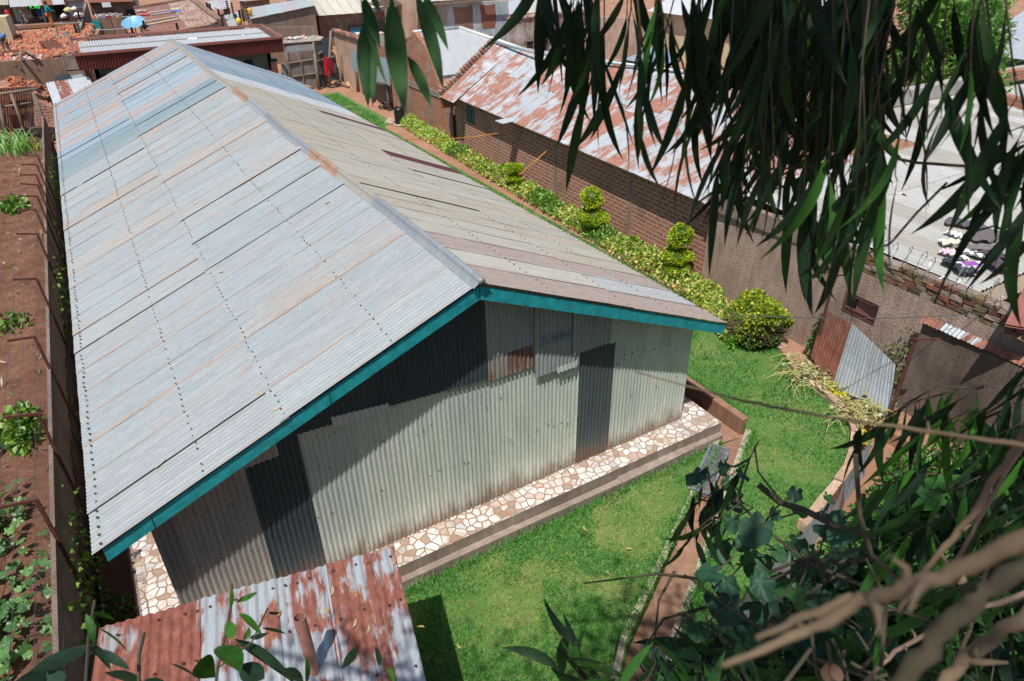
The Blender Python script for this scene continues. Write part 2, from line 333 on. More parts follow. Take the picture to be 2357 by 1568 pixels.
M['leaf'] = m_leaf('garden_leaf', .25, .42, .2)
M['leafd'] = m_leaf('bough_leaf', .14, .55, .15, (.10, .085, .015), 30, .12)
M['leafc'] = m_leaf('creeper_leaf', .16, .5, .35, None, 40, .22)
M['dry'] = m_leaf('dry_leaf', .2, .7, .2, None)
M['twig'] = m_wood('dry_twig', (.05, .034, .02), (.20, .142, .082))
M['twigd'] = m_wood('green_twig', (.025, .022, .012), (.07, .058, .03))
t_ = NT('green_led'); t_.fin((.0, .05, .0)); t_.b.inputs['Emission Color'].default_value = (.05, 1, .1, 1); t_.b.inputs['Emission Strength'].default_value = 1.4; M['led'] = t_.m
M['inkb'] = m_simple('blue_ink', (.12, .20, .27), .6, 0, .3, 20)
M['inkr'] = m_simple('red_chalk', (.42, .10, .06), .9, 0, .3, 20)
# ------------------------------------------------------------------ helpers for things
def settle(root, base):
    base = Vector([float(x) for x in base]); root.location = base
    for ch in root.children: ch.location = ch.location - base
    return root
def dup(root, label=None, loc=None, rotz=None, group=None):
    r = root.copy(); COL.objects.link(r)
    if label: r['label'] = label
    if loc is not None: r.location = loc
    if rotz is not None: r.rotation_euler.z = rotz
    if group: r['group'] = group
    for ch in list(root.children):
        c = ch.copy(); COL.objects.link(c); c.parent = r
        for g in list(ch.children):
            d = g.copy(); COL.objects.link(d); d.parent = c
    return r
GZ = -.3
# ------------------------------------------------------------------ terrain and paving
def hgt(x, y):
    z = -.58
    if y > 38: z += min(.5, (y - 38) * .4) + max(0, y - 40) * .085
    if x > 16: z += min(2.5, (x - 16) * .05)
    fl = -4.1 + max(0, min(x, 12) - 6.2) * .24
    d = fl - y
    if d > 0: z += min(6.9, .2 + d * 1.05 + d * d * .06) * max(0, min(1, (13.6 - x) / 5))
    return z
bm = MB(); xs = [-150, -90, -50, -30, -20] + [(-15 + i * 1.0) for i in range(36)] + [22, 24, 27, 30, 35, 40, 50, 70, 110, 170]
ys = [-60, -40, -25, -18, -14, -12] + [-11 + i * .5 for i in range(32)] + [5 + i * 2.5 for i in range(14)] + [40.2] + [40 + i * 5 for i in range(1, 12)] + [110, 140, 200, 300]
vs = [(x, y, hgt(x, y)) for x in xs for y in ys]; ny = len(ys)
bm.add(vs, [(i * ny + j, (i + 1) * ny + j, (i + 1) * ny + j + 1, i * ny + j + 1) for i in range(len(xs) - 1) for j in range(ny - 1)])
tag(bm.build('ground', M['yardsoil'], smooth=True), kind='structure')
LA = [(-.2, -.73), (9.45, -.73), (9.5, -.62), (7.35, -1.9), (5.2, -3.15), (4.5, -3.75), (-.2, -3.9)]
LB = [(10.3, -.55), (10.3, 36), (14.1, 36), (14.0, 27), (13.2, 26), (13.1, 5), (13.0, 1.0), (12.75, .40), (12.47, -.48), (12.3, -1.15), (11.78, -1.84), (10.82, -2.42), (9.36, -2.9), (7.6, -3.3), (6.2, -3.7), (5.3, -3.95), (5.93, -3.27), (7.57, -2.27), (10.18, -.64)]
SR = [(13.1, 1.0), (13.2, 26), (14.0, 27), (14.1, 36), (10.3, 36), (10.3, 38.5), (16, 38.5), (16, 26), (14.4, 10), (14.4, 1), (13.5, -4), (12.6, -4), (12.4, -1.2), (12.5, -.4), (12.8, .4)]
def lawn_piece(name, poly, m, z=GZ):
    b = MB(); b.prism(poly, -.62, z, 0); return tag(b.build(name, m), kind='structure')
lawn_piece('lawn_ground', LA, M['lawnsoil']); lawn_piece('lawn_ground', LB, M['lawnsoil'])
lawn_piece('soil_bed', SR, M['yardsoil'], GZ - .004)
lawn_piece('soil_strip', [(-1.12, -4.5), (-.62, -4.5), (-.62, 40), (-1.12, 40)], M['soil'])
lawn_piece('ledge_ground', [(-.62, -4.5), (-.2, -4.5), (-.2, -.73), (-.62, -.73)], M['soil'])
b = MB()                                         # the red field beyond the left boundary wall, slightly uneven
n1, n2 = 60, 130; gx = np.linspace(-16, -1.5, n1); gy = np.linspace(-4, 46, n2)
zz = GZ + .02 + NR.normal(0, .03, (n1, n2)); zz += .06 * np.sin(gx[:, None] * 5.2) 
b.add([(gx[i], gy[j], zz[i, j]) for i in range(n1) for j in range(n2)], [(i * n2 + j, (i + 1) * n2 + j, (i + 1) * n2 + j + 1, i * n2 + j + 1) for i in range(n1 - 1) for j in range(n2 - 1)])
tag(b.build('field', M['soil'], smooth=True), kind='structure')
# ------------------------------------------------------------------ the long iron shed
SW, SL, HE, HR, OX, OF = 9.0, 27.45, 2.252, 4.305, .46, .473
OL_, OR_ = .573, .345
shed = thing('iron_shed', 'long pale grey corrugated iron shed with teal barge boards in the middle of the yard', 'shed')
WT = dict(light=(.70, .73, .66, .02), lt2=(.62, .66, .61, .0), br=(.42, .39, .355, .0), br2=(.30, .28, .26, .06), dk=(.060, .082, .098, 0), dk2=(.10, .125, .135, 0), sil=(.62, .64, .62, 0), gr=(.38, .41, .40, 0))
def rz(x): return HR - (HR - HE) * (abs(x - 4.5) / (4.5 + (OL_ if x < 4.5 else OR_)))
def wall_strip(b, x0, x1, z0, z1, tint, y=0, raise_=0, seg=4, ragged=0, pitch=.076, amp=.015):
    nc = max(2, int((x1 - x0) / pitch * seg)); vs = []; uv = []; o = rnd.uniform(0, 30)
    for i in range(nc + 1):
        x = x0 + (x1 - x0) * i / nc; zb = z0(x) if callable(z0) else z0; zt = z1(x) if callable(z1) else z1
        if ragged: zb += rnd.uniform(-ragged, ragged) * (i % 3 == 0)
        for k in range(5):
            q = k / 4; lean = raise_ * (1 - q)
            vs.append((x, y - lean - amp * (1 + math.sin(2 * math.pi * x / pitch)), zb + (zt - zb) * q)); uv.append((x + o, (zb + (zt - zb) * q)))
    b.add(vs, [(i * 5 + k, (i + 1) * 5 + k, (i + 1) * 5 + k + 1, i * 5 + k + 1) for i in range(nc) for k in range(4)], 0, tint, uv)
top = lambda x: rz(x) - .05
b = MB()
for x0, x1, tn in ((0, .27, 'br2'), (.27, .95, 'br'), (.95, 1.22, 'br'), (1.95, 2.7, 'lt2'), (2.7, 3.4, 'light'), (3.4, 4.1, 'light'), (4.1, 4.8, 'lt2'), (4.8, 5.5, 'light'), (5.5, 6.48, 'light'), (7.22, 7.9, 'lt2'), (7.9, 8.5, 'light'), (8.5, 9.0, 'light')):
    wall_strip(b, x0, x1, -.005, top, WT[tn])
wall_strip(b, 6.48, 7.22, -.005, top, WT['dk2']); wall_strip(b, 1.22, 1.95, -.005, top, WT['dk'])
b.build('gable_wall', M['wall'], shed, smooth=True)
def patch(spec, label=None):
    b = MB()
    for s in spec: wall_strip(b, *s)
    o = b.build('wall_patch', M['wall'], shed, smooth=True)
    if label: o['label'] = label
    return o
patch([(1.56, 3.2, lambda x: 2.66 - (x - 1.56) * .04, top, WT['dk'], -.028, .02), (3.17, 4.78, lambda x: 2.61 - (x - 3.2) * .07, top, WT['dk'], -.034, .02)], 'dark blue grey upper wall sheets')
patch([(4.78, 5.56, 2.84, top, WT['gr'], -.03, .01), (4.78, 5.56, 2.44, 2.845, (.34, .33, .30, .50), -.034, .012)], 'pale wall sheet with a rusted lower edge')
p3 = patch([(5.57, 6.42, lambda x: 2.24 - (x - 5.6) * .03, top, WT['gr'], -.055, .02, 4, .015)], 'torn pale wall sheet with faded blue lettering')
patch([(6.27, 7.04, 2.43, top, WT['gr'], -.075, .02), (7.02, 7.9, lambda x: 2.38 + (x - 7) * .06, top, WT['lt2'], -.06, .015)])
patch([(.45, 1.66, lambda x: 2.36 + (x - .45) * .06, top, WT['br'], -.03, .03, 4, .012)])
patch([(2.40, 3.2, lambda x: 2.60 - (x - 2.4) * .1, lambda x: 2.75 - (x - 2.4) * .1, WT['sil'], -.06, .02, 4, .02)], 'bright crumpled strip of iron')
patch([(6.0, 6.38, 2.19, 2.30, WT['sil'], -.085, .01, 4, .02)])
tc = bpy.data.curves.new('lettering', 'FONT'); tc.body = 'SHIBIKIC'; tc.size = .23; tc.extrude = .002; tc.align_x = 'CENTER'
to = bpy.data.objects.new('lettering', tc); COL.objects.link(to); bpy.context.view_layer.update()
me = bpy.data.meshes.new_from_object(to.evaluated_get(bpy.context.evaluated_depsgraph_get())); bpy.data.objects.remove(to)
me.materials.clear(); me.materials.append(M['inkb'])
lt = bpy.data.objects.new('lettering', me); COL.objects.link(lt); lt.parent = p3
lt.matrix_world = Matrix.Translation((5.98, -.094, 2.78)) @ Matrix.Rotation(.06, 4, 'Y') @ Matrix.Rotation(math.pi / 2, 4, 'X') @ Matrix.Diagonal((-.72, 1, 1, 1))
b = MB()
for (A, B) in (((0, 0), (0, SL - .3)), ((SW, SL - .3), (SW, 0)), ((SW, SL - .3), (0, SL - .3))):
    zt = HE + .12
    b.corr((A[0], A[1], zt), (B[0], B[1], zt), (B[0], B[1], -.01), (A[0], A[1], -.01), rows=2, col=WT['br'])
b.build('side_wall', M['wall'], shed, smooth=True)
b = MB()
for i in range(110):
    x = rnd.uniform(.2, 8.9); z = rnd.choice([.15, 1.05, 1.1, 1.9, 2.0, 2.5]) + rnd.uniform(-.05, .05)
    if z < rz(x) - .1: b.tube([(x, -.02, z), (x, -.034, z)], [.011, .007], 6)
b.build('wall_bolts', M['nail'], shed)['kind'] = 'stuff'
# roof
PALE = [(.335, .37, .378), (.35, .382, .386), (.325, .36, .372), (.36, .384, .382), (.34, .366, .369)]
BLUE = [(.27, .355, .42), (.31, .385, .44), (.34, .385, .43), (.30, .35, .395), (.26, .345, .40), (.33, .355, .38)]
BEIGE = [(.47, .43, .345), (.45, .415, .335), (.48, .445, .365), (.44, .41, .335), (.485, .45, .375), (.465, .415, .32)]
NSH = 39; PY = (SL + OF) / NSH
def sag(y): return .035 * math.sin(y * .55 + .6) * (1 if y < 20 else .5) 
def roof(side):
    ox = OL_ if side < 0 else OR_; ex = 4.5 + side * (4.5 + ox); b = MB(); nl = MB()
    R = np.array([4.5, 0, HR]); E = np.array([ex, 0, HE]); D = E - R
    nrm = np.array([side * (HR - HE), 0, 4.5 + ox]); nrm /= np.linalg.norm(nrm)
    for i in range(NSH):
        y0, y1 = -OF + i * PY, -OF + (i + 1) * PY + .055
        for r0, r1, up in ((.525, 1.0, 0), (0, .548, .014)):
            ym = y0 + .3
            if side < 0:
                t = rnd.choice(BLUE if ym > 15.0 else PALE); ru = rnd.choice([.30, .36, .40, .44, .48]) if ym < 15 else rnd.choice([.36, .42, .48, .54])
                if 15.0 < ym < 17.2: t = [(.215, .30, .335), (.245, .32, .345), (.225, .30, .325)][i % 3]; ru = .38
            else:
                if ym > 19.5: t = rnd.choice(BLUE); ru = rnd.choice([.2, .28, .36])
                elif ym > 17.6: t = (.55, .56, .57); ru = .2
                elif i in (0, 2): t = (.36, .40, .44); ru = .66
                elif i == 1: t = (.52, .49, .41) if r0 == 0 else (.47, .47, .46); ru = .30
                else: t = rnd.choice(BEIGE); ru = rnd.choice([.1, .2, .3, .4])
                if r0 > 0 and i in (14, 22): t = (.115, .03, .022); ru = 0
            lf = (.010 if side < 0 else .004) + (rnd.random() < (.16 if side < 0 else .07)) * rnd.uniform(.008, .02)
            P = [R + D * r0 + (0, y0, 0), R + D * r0 + (0, y1, 0), R + D * r1 + (0, y1, 0), R + D * r1 + (0, y0, 0)]
            P = [p + nrm * up + np.array([0, 0, sag(p[1]) * (1 - .5 * (abs(p[0] - 4.5) / 5))]) for p in P]
            if side < 0: b.corr(*P, rows=5, amp=.0065, col=(*t, ru), jit=.003, lift=lf, edge=rnd.choice([.0, .12, .22, .3]))
            else:
                P = [P[1], P[0], P[3], P[2]]
                # the sheet edge nearest the gable is the raised one on this slope too
                A, B, C, Dd = P; q = nrm * lf
                b.corr(A, B + q, C + q, Dd, rows=5, amp=.0065, col=(*t, ru), jit=.003, edge=rnd.choice([0, .05, .15, .25]), eside=1)
    for fr in (.245, .533, .735, .977):
        y = -OF + .08
        while y < SL - .1:
            if rnd.random() < (.97 if fr > .9 else .86):
                ns_ = .018 if fr > .9 else .0125; p = R + D * (fr + rnd.uniform(-.003, .003)) + np.array([0, y + rnd.uniform(-.012, .012), 0]); p = p + nrm * (.034) + np.array([0, 0, sag(y) * (1 - .5 * fr)])
                u_ = unit(D) * ns_; v_ = np.array([0, ns_, 0])
                nl.add([p + u_ * math.cos(k) + v_ * math.sin(k) - nrm * .012 for k in (0, 1.05, 2.1, 3.14, 4.19, 5.24)] + [p + nrm * .012], [(k, (k + 1) % 6, 6) for k in range(6)])
            y += .152
    o = b.build('roof_slope', M['roof'], shed, smooth=True)
    nl.build('roof_nails', M['nail'], shed)['kind'] = 'stuff'; return o
roof(-1)['label'] = 'left roof slope of pale blue grey sheets'; roof(1)['label'] = 'right roof slope of beige and grey sheets with two dark red strips'
b = MB(); y = -OF - .04; k = 0
dl = np.array([-(4.5 + OL_), 0, HE - HR]); dl /= np.linalg.norm(dl); dr = np.array([4.5 + OR_, 0, HE - HR]); dr /= np.linalg.norm(dr)
while y < SL + .05:
    y2 = min(y + 1.86, SL + .06); tnt = [(.33, .36, .38, .3), (.43, .40, .33, .3), (.30, .33, .36, .38), (.38, .40, .41, .25), (.30, .26, .23, .62), (.43, .40, .34, .3)][[0, 2, 1, 4, 0, 2, 3, 4, 1, 5, 1, 5, 1, 5, 1, 5][k % 16]]; k += 1
    prof = [dl * .13 + np.array([0, 0, .0]), dl * .05 + np.array([0, 0, .02])] + [np.array([.045 * math.cos(a), 0, .035 + .045 * math.sin(a)]) for a in (3.3, 2.6, 1.9, 1.2, .5, -.2)] + [dr * .05 + np.array([0, 0, .02]), dr * .12]
    m = len(prof); vs = []; uv = []
    for yy in (y, (y + y2) / 2, y2 + .03):
        for q, p in enumerate(prof):
            vs.append(np.array([4.5, yy, HR + .028 + sag(yy) + .006 * (k % 2)]) + p + (0, 0, -.005 * (yy == y))); uv.append((yy * .6 + k, q * .04))
    b.add(vs, [(i * m + j, (i + 1) * m + j, (i + 1) * m + j + 1, i * m + j + 1) for i in range(2) for j in range(m - 1)], 0, tnt, uv)
    y = y2
b.tube([(4.5, -OF - .05, HR + .07), (4.5, -OF - .03, HR + .07)], .05, 8, 0, (.3, .3, .3, .3))
b.build('ridge_cap', M['cap'], shed, smooth=True)
for side, ex, segs in ((-1, 4.5 - (4.5 + OL_ - .1), (0, .43, .885, 1.0)), (1, 4.5 + (4.5 + OR_ - .02), (0, .5, .8, 1.0))):
    for yy in (-OF + .045, SL - .05):
        b = MB(); R = np.array([4.5, yy, HR - .03]); E = np.array([ex, yy, rz(ex) - .03]); D = E - R
        for q0, q1 in zip(segs[:-1], segs[1:]):
            A = R + D * (q0 + .0012); B = R + D * (q1 - .0012); h = .195; e = rnd.uniform(-.006, .006)
            vs = [A + (0, -.016, 0), B + (0, -.016, 0), B + (0, -.016, -h + e), A + (0, -.016, -h), A + (0, .016, 0), B + (0, .016, 0), B + (0, .016, -h + e), A + (0, .016, -h)]
            b.add(vs, [(0, 3, 2, 1), (4, 5, 6, 7), (0, 1, 5, 4), (3, 7, 6, 2), (1, 2, 6, 5), (0, 4, 7, 3)])
        b.build('barge_board', M['teal'], shed)
b = MB(); b.prism([(-.55, -.51), (9.6, -.51), (9.6, SL + .2), (-.55, SL + .2)], -.42, 0, 0, (1, 1, 1, 0), 1); b.build('mosaic_plinth', [M['mosaic'], M['conc']], shed)
settle(shed, (4.5, 0, -.3))
b = MB(); x = -.2
while x < 9.5:
    x2 = min(9.55, x + rnd.uniform(1.2, 2.2)); b.box(((x + x2) / 2, -.585, -.33 + rnd.uniform(-.01, .01)), (x2 - x - .004, .14 + rnd.uniform(-.02, .02), .27), 0, jit=.012); x = x2
tag(b.build('concrete_kerb', M['conc']), 'low brown concrete step running along the foot of the white mosaic plinth', 'kerb')
b = MB(); 
for (x0, y0), (x1, y1) in (((-.6, -3.9), (-.58, 12)), ((-.58, 12), (-.58, 27.5))): b.bar((x0, y0, -.30), (x1, y1, -.30), .13, .12)
tag(b.build('concrete_kerb', M['conc']), 'narrow soil-stained kerb along the shady left side of the shed', 'kerb')
# drain
DL = [(9.58, 6), (9.58, -.55), (7.38, -1.86), (5.22, -3.13)]; DR = [(10.2, 6), (10.2, -.5), (7.46, -2.18), (5.84, -3.2)]
b = MB()
b.quad((9.6, 36, -.545), (10.2, 36, -.545), (10.1, -.6, -.545), (9.58, -.55, -.545))
b.quad((9.5, -.5, -.545), (10.15, -.6, -.545), (5.9, -3.3, -.545), (5.12, -3.08, -.545))
b.quad((5.12, -3.08, -.545), (5.9, -3.3, -.545), (5.1, -3.9, -.545), (4.4, -3.7, -.545))
tag(b.build('drain_floor', M['earthc']), kind='structure')
b = MB()
def kerbline(P, w_, z0, z1, off, step=.7):
    for (x0, y0), (x1, y1) in zip(P[:-1], P[1:]):
        L = math.hypot(x1 - x0, y1 - y0); n = max(1, round(L / step)); d = np.array([(x1 - x0) / L, (y1 - y0) / L])
        for i in range(n):
            a = np.array([x0, y0]) + d * L * i / n; c = np.array([x0, y0]) + d * (L * (i + 1) / n - .004); nn = np.array([-d[1], d[0]]) * off
            b.bar((*(a + nn), (z0 + z1) / 2 + rnd.uniform(-.008, .008)), (*(c + nn), (z0 + z1) / 2), w_, z1 - z0)
kerbline([(9.5, -.62), (7.34, -1.88), (5.16, -3.12), (4.6, -3.6)], .10, -.6, -.265, -.03); kerbline([(10.14, -.70), (7.55, -2.31), (5.9, -3.31), (5.2, -3.8)], .11, -.6, -.268, .04)
tag(b.build('drain_wall', M['concp']), 'pair of thin concrete edges lining the open drain across the lawn', 'drain edge')
b = MB(); kerbline([(10.3, 35), (10.3, -.52)], .17, -.62, -.2, 0, .42)
tag(b.build('block_kerb', M['earthc']), 'raised brown block kerb beside the shaded drain right of the shed', 'kerb')
g = thing('drain_grate', 'grey slotted steel grate lying across the open drain', 'grate')
A = np.array([9.25, -.86, -.225]); Bv = np.array([8.1, -1.53, -.225]); d = unit(Bv - A); nn = np.array([d[1], -d[0], 0])
b = MB()
for o in (-.17, .17): b.bar(A + nn * o, Bv + nn * o, .035, .05)
b.bar(A - nn * .187, A + nn * .187, .035, .05); b.bar(Bv - nn * .187, Bv + nn * .187, .035, .05); b.build('frame', M['steel'], g)
b = MB()
for i in range(20):
    p = A + (Bv - A) * ((i + .8) / 21); b.bar(p - nn * .152, p + nn * .152, .016, .02)
b.build('grate_bars', M['steel'], g); settle(g, (*((A + Bv) / 2)[:2], -.25))
# ------------------------------------------------------------------ small rusty shed in front, with its pipe
sm = thing('small_shed', 'small shed with a rusty corrugated roof and a clay-coloured pipe in the foreground', 'shed')
rA = X(228, 1445, 'z', 1.78); rB = X(906, 1258, 'z', 1.84)
dn = np.array([-(rB - rA)[1], (rB - rA)[0], 0]); dn = -unit(dn); sl_ = np.array([*(dn[:2] * 2.45), -.30])
b = MB(); wx = rB - rA; tt = [((.34, .33, .33), .55), ((.38, .41, .435), .44), ((.38, .41, .435), .43), ((.38, .41, .435), .47), ((.38, .41, .435), .43)]
cuts = [0, .31, .565, .74, .90, 1.0]
for i in range(5):
    A = rA + wx * cuts[i]; B = rA + wx * (cuts[i + 1] + (.012 if i < 4 else 0)); u_ = np.array([0, 0, .012 * (i % 2)])
    b.corr(A + u_, B + u_, B + sl_ + u_, A + sl_ + u_, pitch=.105, amp=.013, rows=7, seg=6, col=(*tt[i][0], tt[i][1]), jit=.006)
b.build('roof', M['flake'], sm, smooth=True)
b = MB()
for fr in (.06, .30, .62):
    for i in range(24):
        if rnd.random() < .55:
            p = rA + wx * ((i + .5) / 24) + sl_ * (fr + rnd.uniform(-.01, .01)) + np.array([0, 0, .026]); b.tube([p, p + (0, 0, .012)], [.018, .008], 7)
b.build('roof_nails', M['nail'], sm)['kind'] = 'stuff'
b = MB(); c0 = rA + wx * .04 + sl_ * .05; c1 = rA + wx * .95 + sl_ * .05; c2 = c1 + sl_ * .9; c3 = c0 + sl_ * .9
for p, q in ((c0, c1), (c1, c2), (c2, c3), (c3, c0)): b.quad((p[0], p[1], p[2] - .06), (q[0], q[1], q[2] - .06), (q[0], q[1], -.4), (p[0], p[1], -.4))
b.build('wall', M['tanp'], sm)
pb = np.array([1.19, -2.74, 1.45]); ptop = pb + np.array([.0, .06, 1.02]); b = MB(); ring = []
for R_ in (.062, .054): ring.append(R_)
b.tube([pb, ptop], .062, 20, cap=False); b.tube([ptop, pb + (ptop - pb) * .55], .054, 20, 0, cap=False)
u1 = np.array([1., 0, 0]); u2 = np.array([0, 1., 0])
b.add([ptop + r * (math.cos(a) * u1 + math.sin(a) * u2) for r in (.062, .054) for a in np.linspace(0, 2 * math.pi, 21)[:-1]], [(i, (i + 1) % 20, 20 + (i + 1) % 20, 20 + i) for i in range(20)])
b.build('vent_pipe', M['pvc'], sm, smooth=True); settle(sm, (.9, -2.2, -.3))
# fallen leaves lying on roofs and lawn
def fallen(p, n, ang, L, colr, i):
    n = unit(np.array(n, float)); d = np.array([math.cos(ang), math.sin(ang), 0]); d = unit(d - n * (d @ n)); r = np.cross(n, d); b = MB(); vs = []
    for k in range(6):
        q = k / 5; wv = .13 * L * math.sin(math.pi * min(.97, q * .9 + .06)); c_ = p + d * L * q + r * L * .16 * math.sin(q * 2.6) + n * (.012 + .04 * L * (q - .5) ** 2 * 4)
        vs += [c_ - r * wv + n * .006, c_, c_ + r * wv + n * .006]
    b.add(vs, [(k * 3 + j, k * 3 + j + 1, k * 3 + j + 4, k * 3 + j + 3) for k in range(5) for j in range(2)], 0, (*colr, 0)); return b
FL = [(765, 1350), (805, 1362), (646, 1405), (820, 1425), (850, 1440), (907, 1283), (1000, 1590), (960, 1445), (745, 1400), (560, 1430)]
nsm = np.cross(wx, sl_); nsm = nsm if nsm[2] > 0 else -nsm; nsm = unit(nsm)
def onpl(u, v, P, n): d = ray(u, v); return CAM + d * (np.dot(np.array(P) - CAM, n) / np.dot(d, n))
for i, (u, v) in enumerate(FL):
    p = onpl(u, v, rA + nsm * .012, nsm); tag(fallen(p, nsm, rnd.uniform(-2.4, -.6), rnd.uniform(.085, .14), rnd.choice([(.42, .28, .07), (.4, .24, .09), (.42, .34, .2)]), i).build('fallen_leaf', M['dry']), 'curled yellow fallen leaf lying on the rusty roof of the small shed', 'leaf', 'fallen leaves on the small rusty roof')
for u, v in [(1405, 1325), (1350, 1225), (1063, 1495), (1440, 1265), (1600, 1120), (1655, 1065)]:
    p = X(u, v, 'z', GZ + .05); tag(fallen(p, (rnd.uniform(-.2, .2), rnd.uniform(-.2, .2), 1), rnd.uniform(0, 6), rnd.uniform(.1, .16), rnd.choice([(.5, .36, .14), (.45, .3, .15)]), 0).build('fallen_leaf', M['dry']), 'long dry fallen leaf lying on the front lawn', 'leaf', 'fallen leaves on the lawn')
nL = unit(np.array([-(HR - HE), 0, 4.5 + OL_])); nR = unit(np.array([(HR - HE), 0, 4.5 + OR_]))
for u, v in [(762, 460), (500, 630), (610, 905), (650, 935), (360, 1080), (445, 470), (745, 640)]:
    p = onpl(u, v, (4.5, 0, HR + .03), nL); tag(fallen(p, nL, rnd.uniform(0, 6), rnd.uniform(.12, .17), (.50, .38, .25), 0).build('fallen_leaf', M['dry']), 'small tan fallen leaf lying on the pale left slope of the big shed roof', 'leaf', 'fallen leaves on the big shed roof')
# ------------------------------------------------------------------ right side: brick wall, rusty-roofed house, white-roofed house
def wx_(y): return 14.08 + max(0, y - 4.4) * .030
def foliage_ball(C, R, N, size, pal, rr=.35):
    d = unit(NR.normal(size=(N, 3))); r = 1 - rr * NR.random(N) ** 2
    P = np.array(C) + d * r[:, None] * np.array(R); return P, NR.uniform(.7, 1.3, N) * size, pick(pal, N, .25), d
h = thing('rusty_roof_house', 'long red brick house with a patchy rusty iron roof beside the hedge', 'house')
Y0, Y1 = 4.4, 20.6
b = MB(); zt = 2.16
P4 = lambda y, z, o=0: (wx_(y) + o, y, z)
def wallbox(b, P, Q, z0, z1a, z1b, th=.2, mi=0, col=(1, 1, 1, 0), dirx=1):
    P = np.array(P, float); Q = np.array(Q, float); d = unit(Q - P); n = np.array([-d[1], d[0]]) * th * dirx
    A = [(*P, z0), (*Q, z0), (*Q, z1b), (*P, z1a)]; B = [(*(P + n), z0), (*(Q + n), z0), (*(Q + n), z1b), (*(P + n), z1a)]
    b.add(A + B, [(0, 1, 2, 3), (7, 6, 5, 4), (3, 2, 6, 7), (0, 4, 5, 1), (1, 5, 6, 2), (0, 3, 7, 4)], mi, col)
wallbox(b, (wx_(Y0), Y0), (wx_(Y1), Y1), -.5, zt, zt, .22, 0, dirx=-1)
wallbox(b, (wx_(Y0) + .22, Y0 + .001), (21.5, Y0 + .001), -.5, zt, zt, .22, 0, dirx=1)
b.build('brick_wall', M['brickd'], h)
for y in (8.0, 12.3, 16.3, 19.95): b = MB(); b.box((wx_(y) + .005, y, .83), (.035, .18, 2.66), jit=.014); b.build('mortar_column', M['mudc'], h)
rgx, rgz = 18.6, 4.05
RGf = X(1140, 101, 'y', Y1); rgx, rgz = RGf[0], RGf[2]
EX = wx_(10) - .42; EZ = 2.10
def eave(y): return np.array([wx_(y) - .42, y, EZ])
RGn = X(1691, 183, 'z', rgz)
yN = 4.05
b = MB(); ns = 24
TP = [(.38, .41, .44), (.44, .46, .49), (.41, .44, .47), (.37, .40, .43)]
for i in range(ns):
    y0, y1 = Y1 + .1 - (Y1 + .1 - yN) * i / ns, Y1 + .1 - (Y1 + .1 - yN) * (i + 1) / ns - .04
    def up(y):
        if y >= RGn[1]: return np.array([rgx + (RGn[0] - rgx) * (Y1 - y) / (Y1 - RGn[1]), y, rgz])
        q = (y - yN) / (RGn[1] - yN); e = eave(yN); return e + (RGn - e) * max(q, .0)
    ya, yb = max(y0, yN), max(y1, yN); k0, k1 = eave(ya), eave(yb); u0, u1 = up(ya), up(yb)
    if i == 0 or i == 1: k0 = k0 - (.28, 0, .1); k1 = k1 - (.28, 0, .1)
    mid = .45 + rnd.choice([0, 0, .06, -.05])
    z = np.array([0, 0, .012])
    for (a0, a1, c0, c1, dz) in ((u0, u1, u0 + (k0 - u0) * (mid + .03), u1 + (k1 - u1) * (mid + .03), 1.4), (u0 + (k0 - u0) * mid, u1 + (k1 - u1) * mid, k0, k1, 0)):
        b.corr(a0 + z * (dz + .4), a1 + z * dz, c1 + z * dz, c0 + z * (dz + .4), rows=5, amp=.011, col=(*rnd.choice(TP), rnd.choice([.42, .46, .49, .52, .47, .56])), jit=.008)
b.build('roof_slope', M['patchy'], h, smooth=True)
b = MB(); e0 = eave(yN); far = np.array([rgx + (rgx - e0[0]), yN, EZ]); n2 = 11
for i in range(n2):
    q0, q1 = i / n2, (i + 1) / n2 + .006
    def upn(q): return e0 + (RGn - e0) * (q * 2) if q < .5 else RGn + (far - RGn) * min(1, (q - .5) * 2)
    k0, k1 = e0 + (far - e0) * q0, e0 + (far - e0) * min(1, q1); b.corr(upn(q0) + (0, 0, .02), upn(q1), k1, k0 + (0, 0, .02), rows=4, col=(*rnd.choice(TP), rnd.choice([.45, .55, .6, .5])), jit=.006)
b.build('roof_hip', M['patchy'], h, smooth=True); b = MB()
for i in range(12):
    ya, yb = Y1 + .1 - (Y1 - yN) * i / 12, Y1 + .1 - (Y1 - yN) * (i + 1) / 12 - .03
    def u2(y):
        if y >= RGn[1]: return np.array([rgx + (RGn[0] - rgx) * (Y1 - y) / (Y1 - RGn[1]), y, rgz])
        return far + (RGn - far) * max(0, (y - yN) / (RGn[1] - yN))
    b.corr(u2(ya), u2(yb), np.array([far[0], yb, EZ]), np.array([far[0], ya, EZ]), rows=3, col=(*rnd.choice(TP), .5))
b.build('roof_slope', M['patchy'], h, smooth=True)
b = MB(); 
b.tube([(rgx, Y1, rgz + .05), (rgx + .02, Y1 - 3.4, rgz + .02), tuple(RGn + (0, 0, .04))], .06, 8, 0, (.42, .47, .5, .35))
b.tube([tuple(RGn + (0, 0, .03)), tuple(RGn + (e0 - RGn) * .5 + (0, 0, .03)), tuple(e0 + (0, 0, .03))], .065, 8, 0, (.5, .53, .55, .4))
b.build('ridge_cap', M['cap'], h, smooth=True)
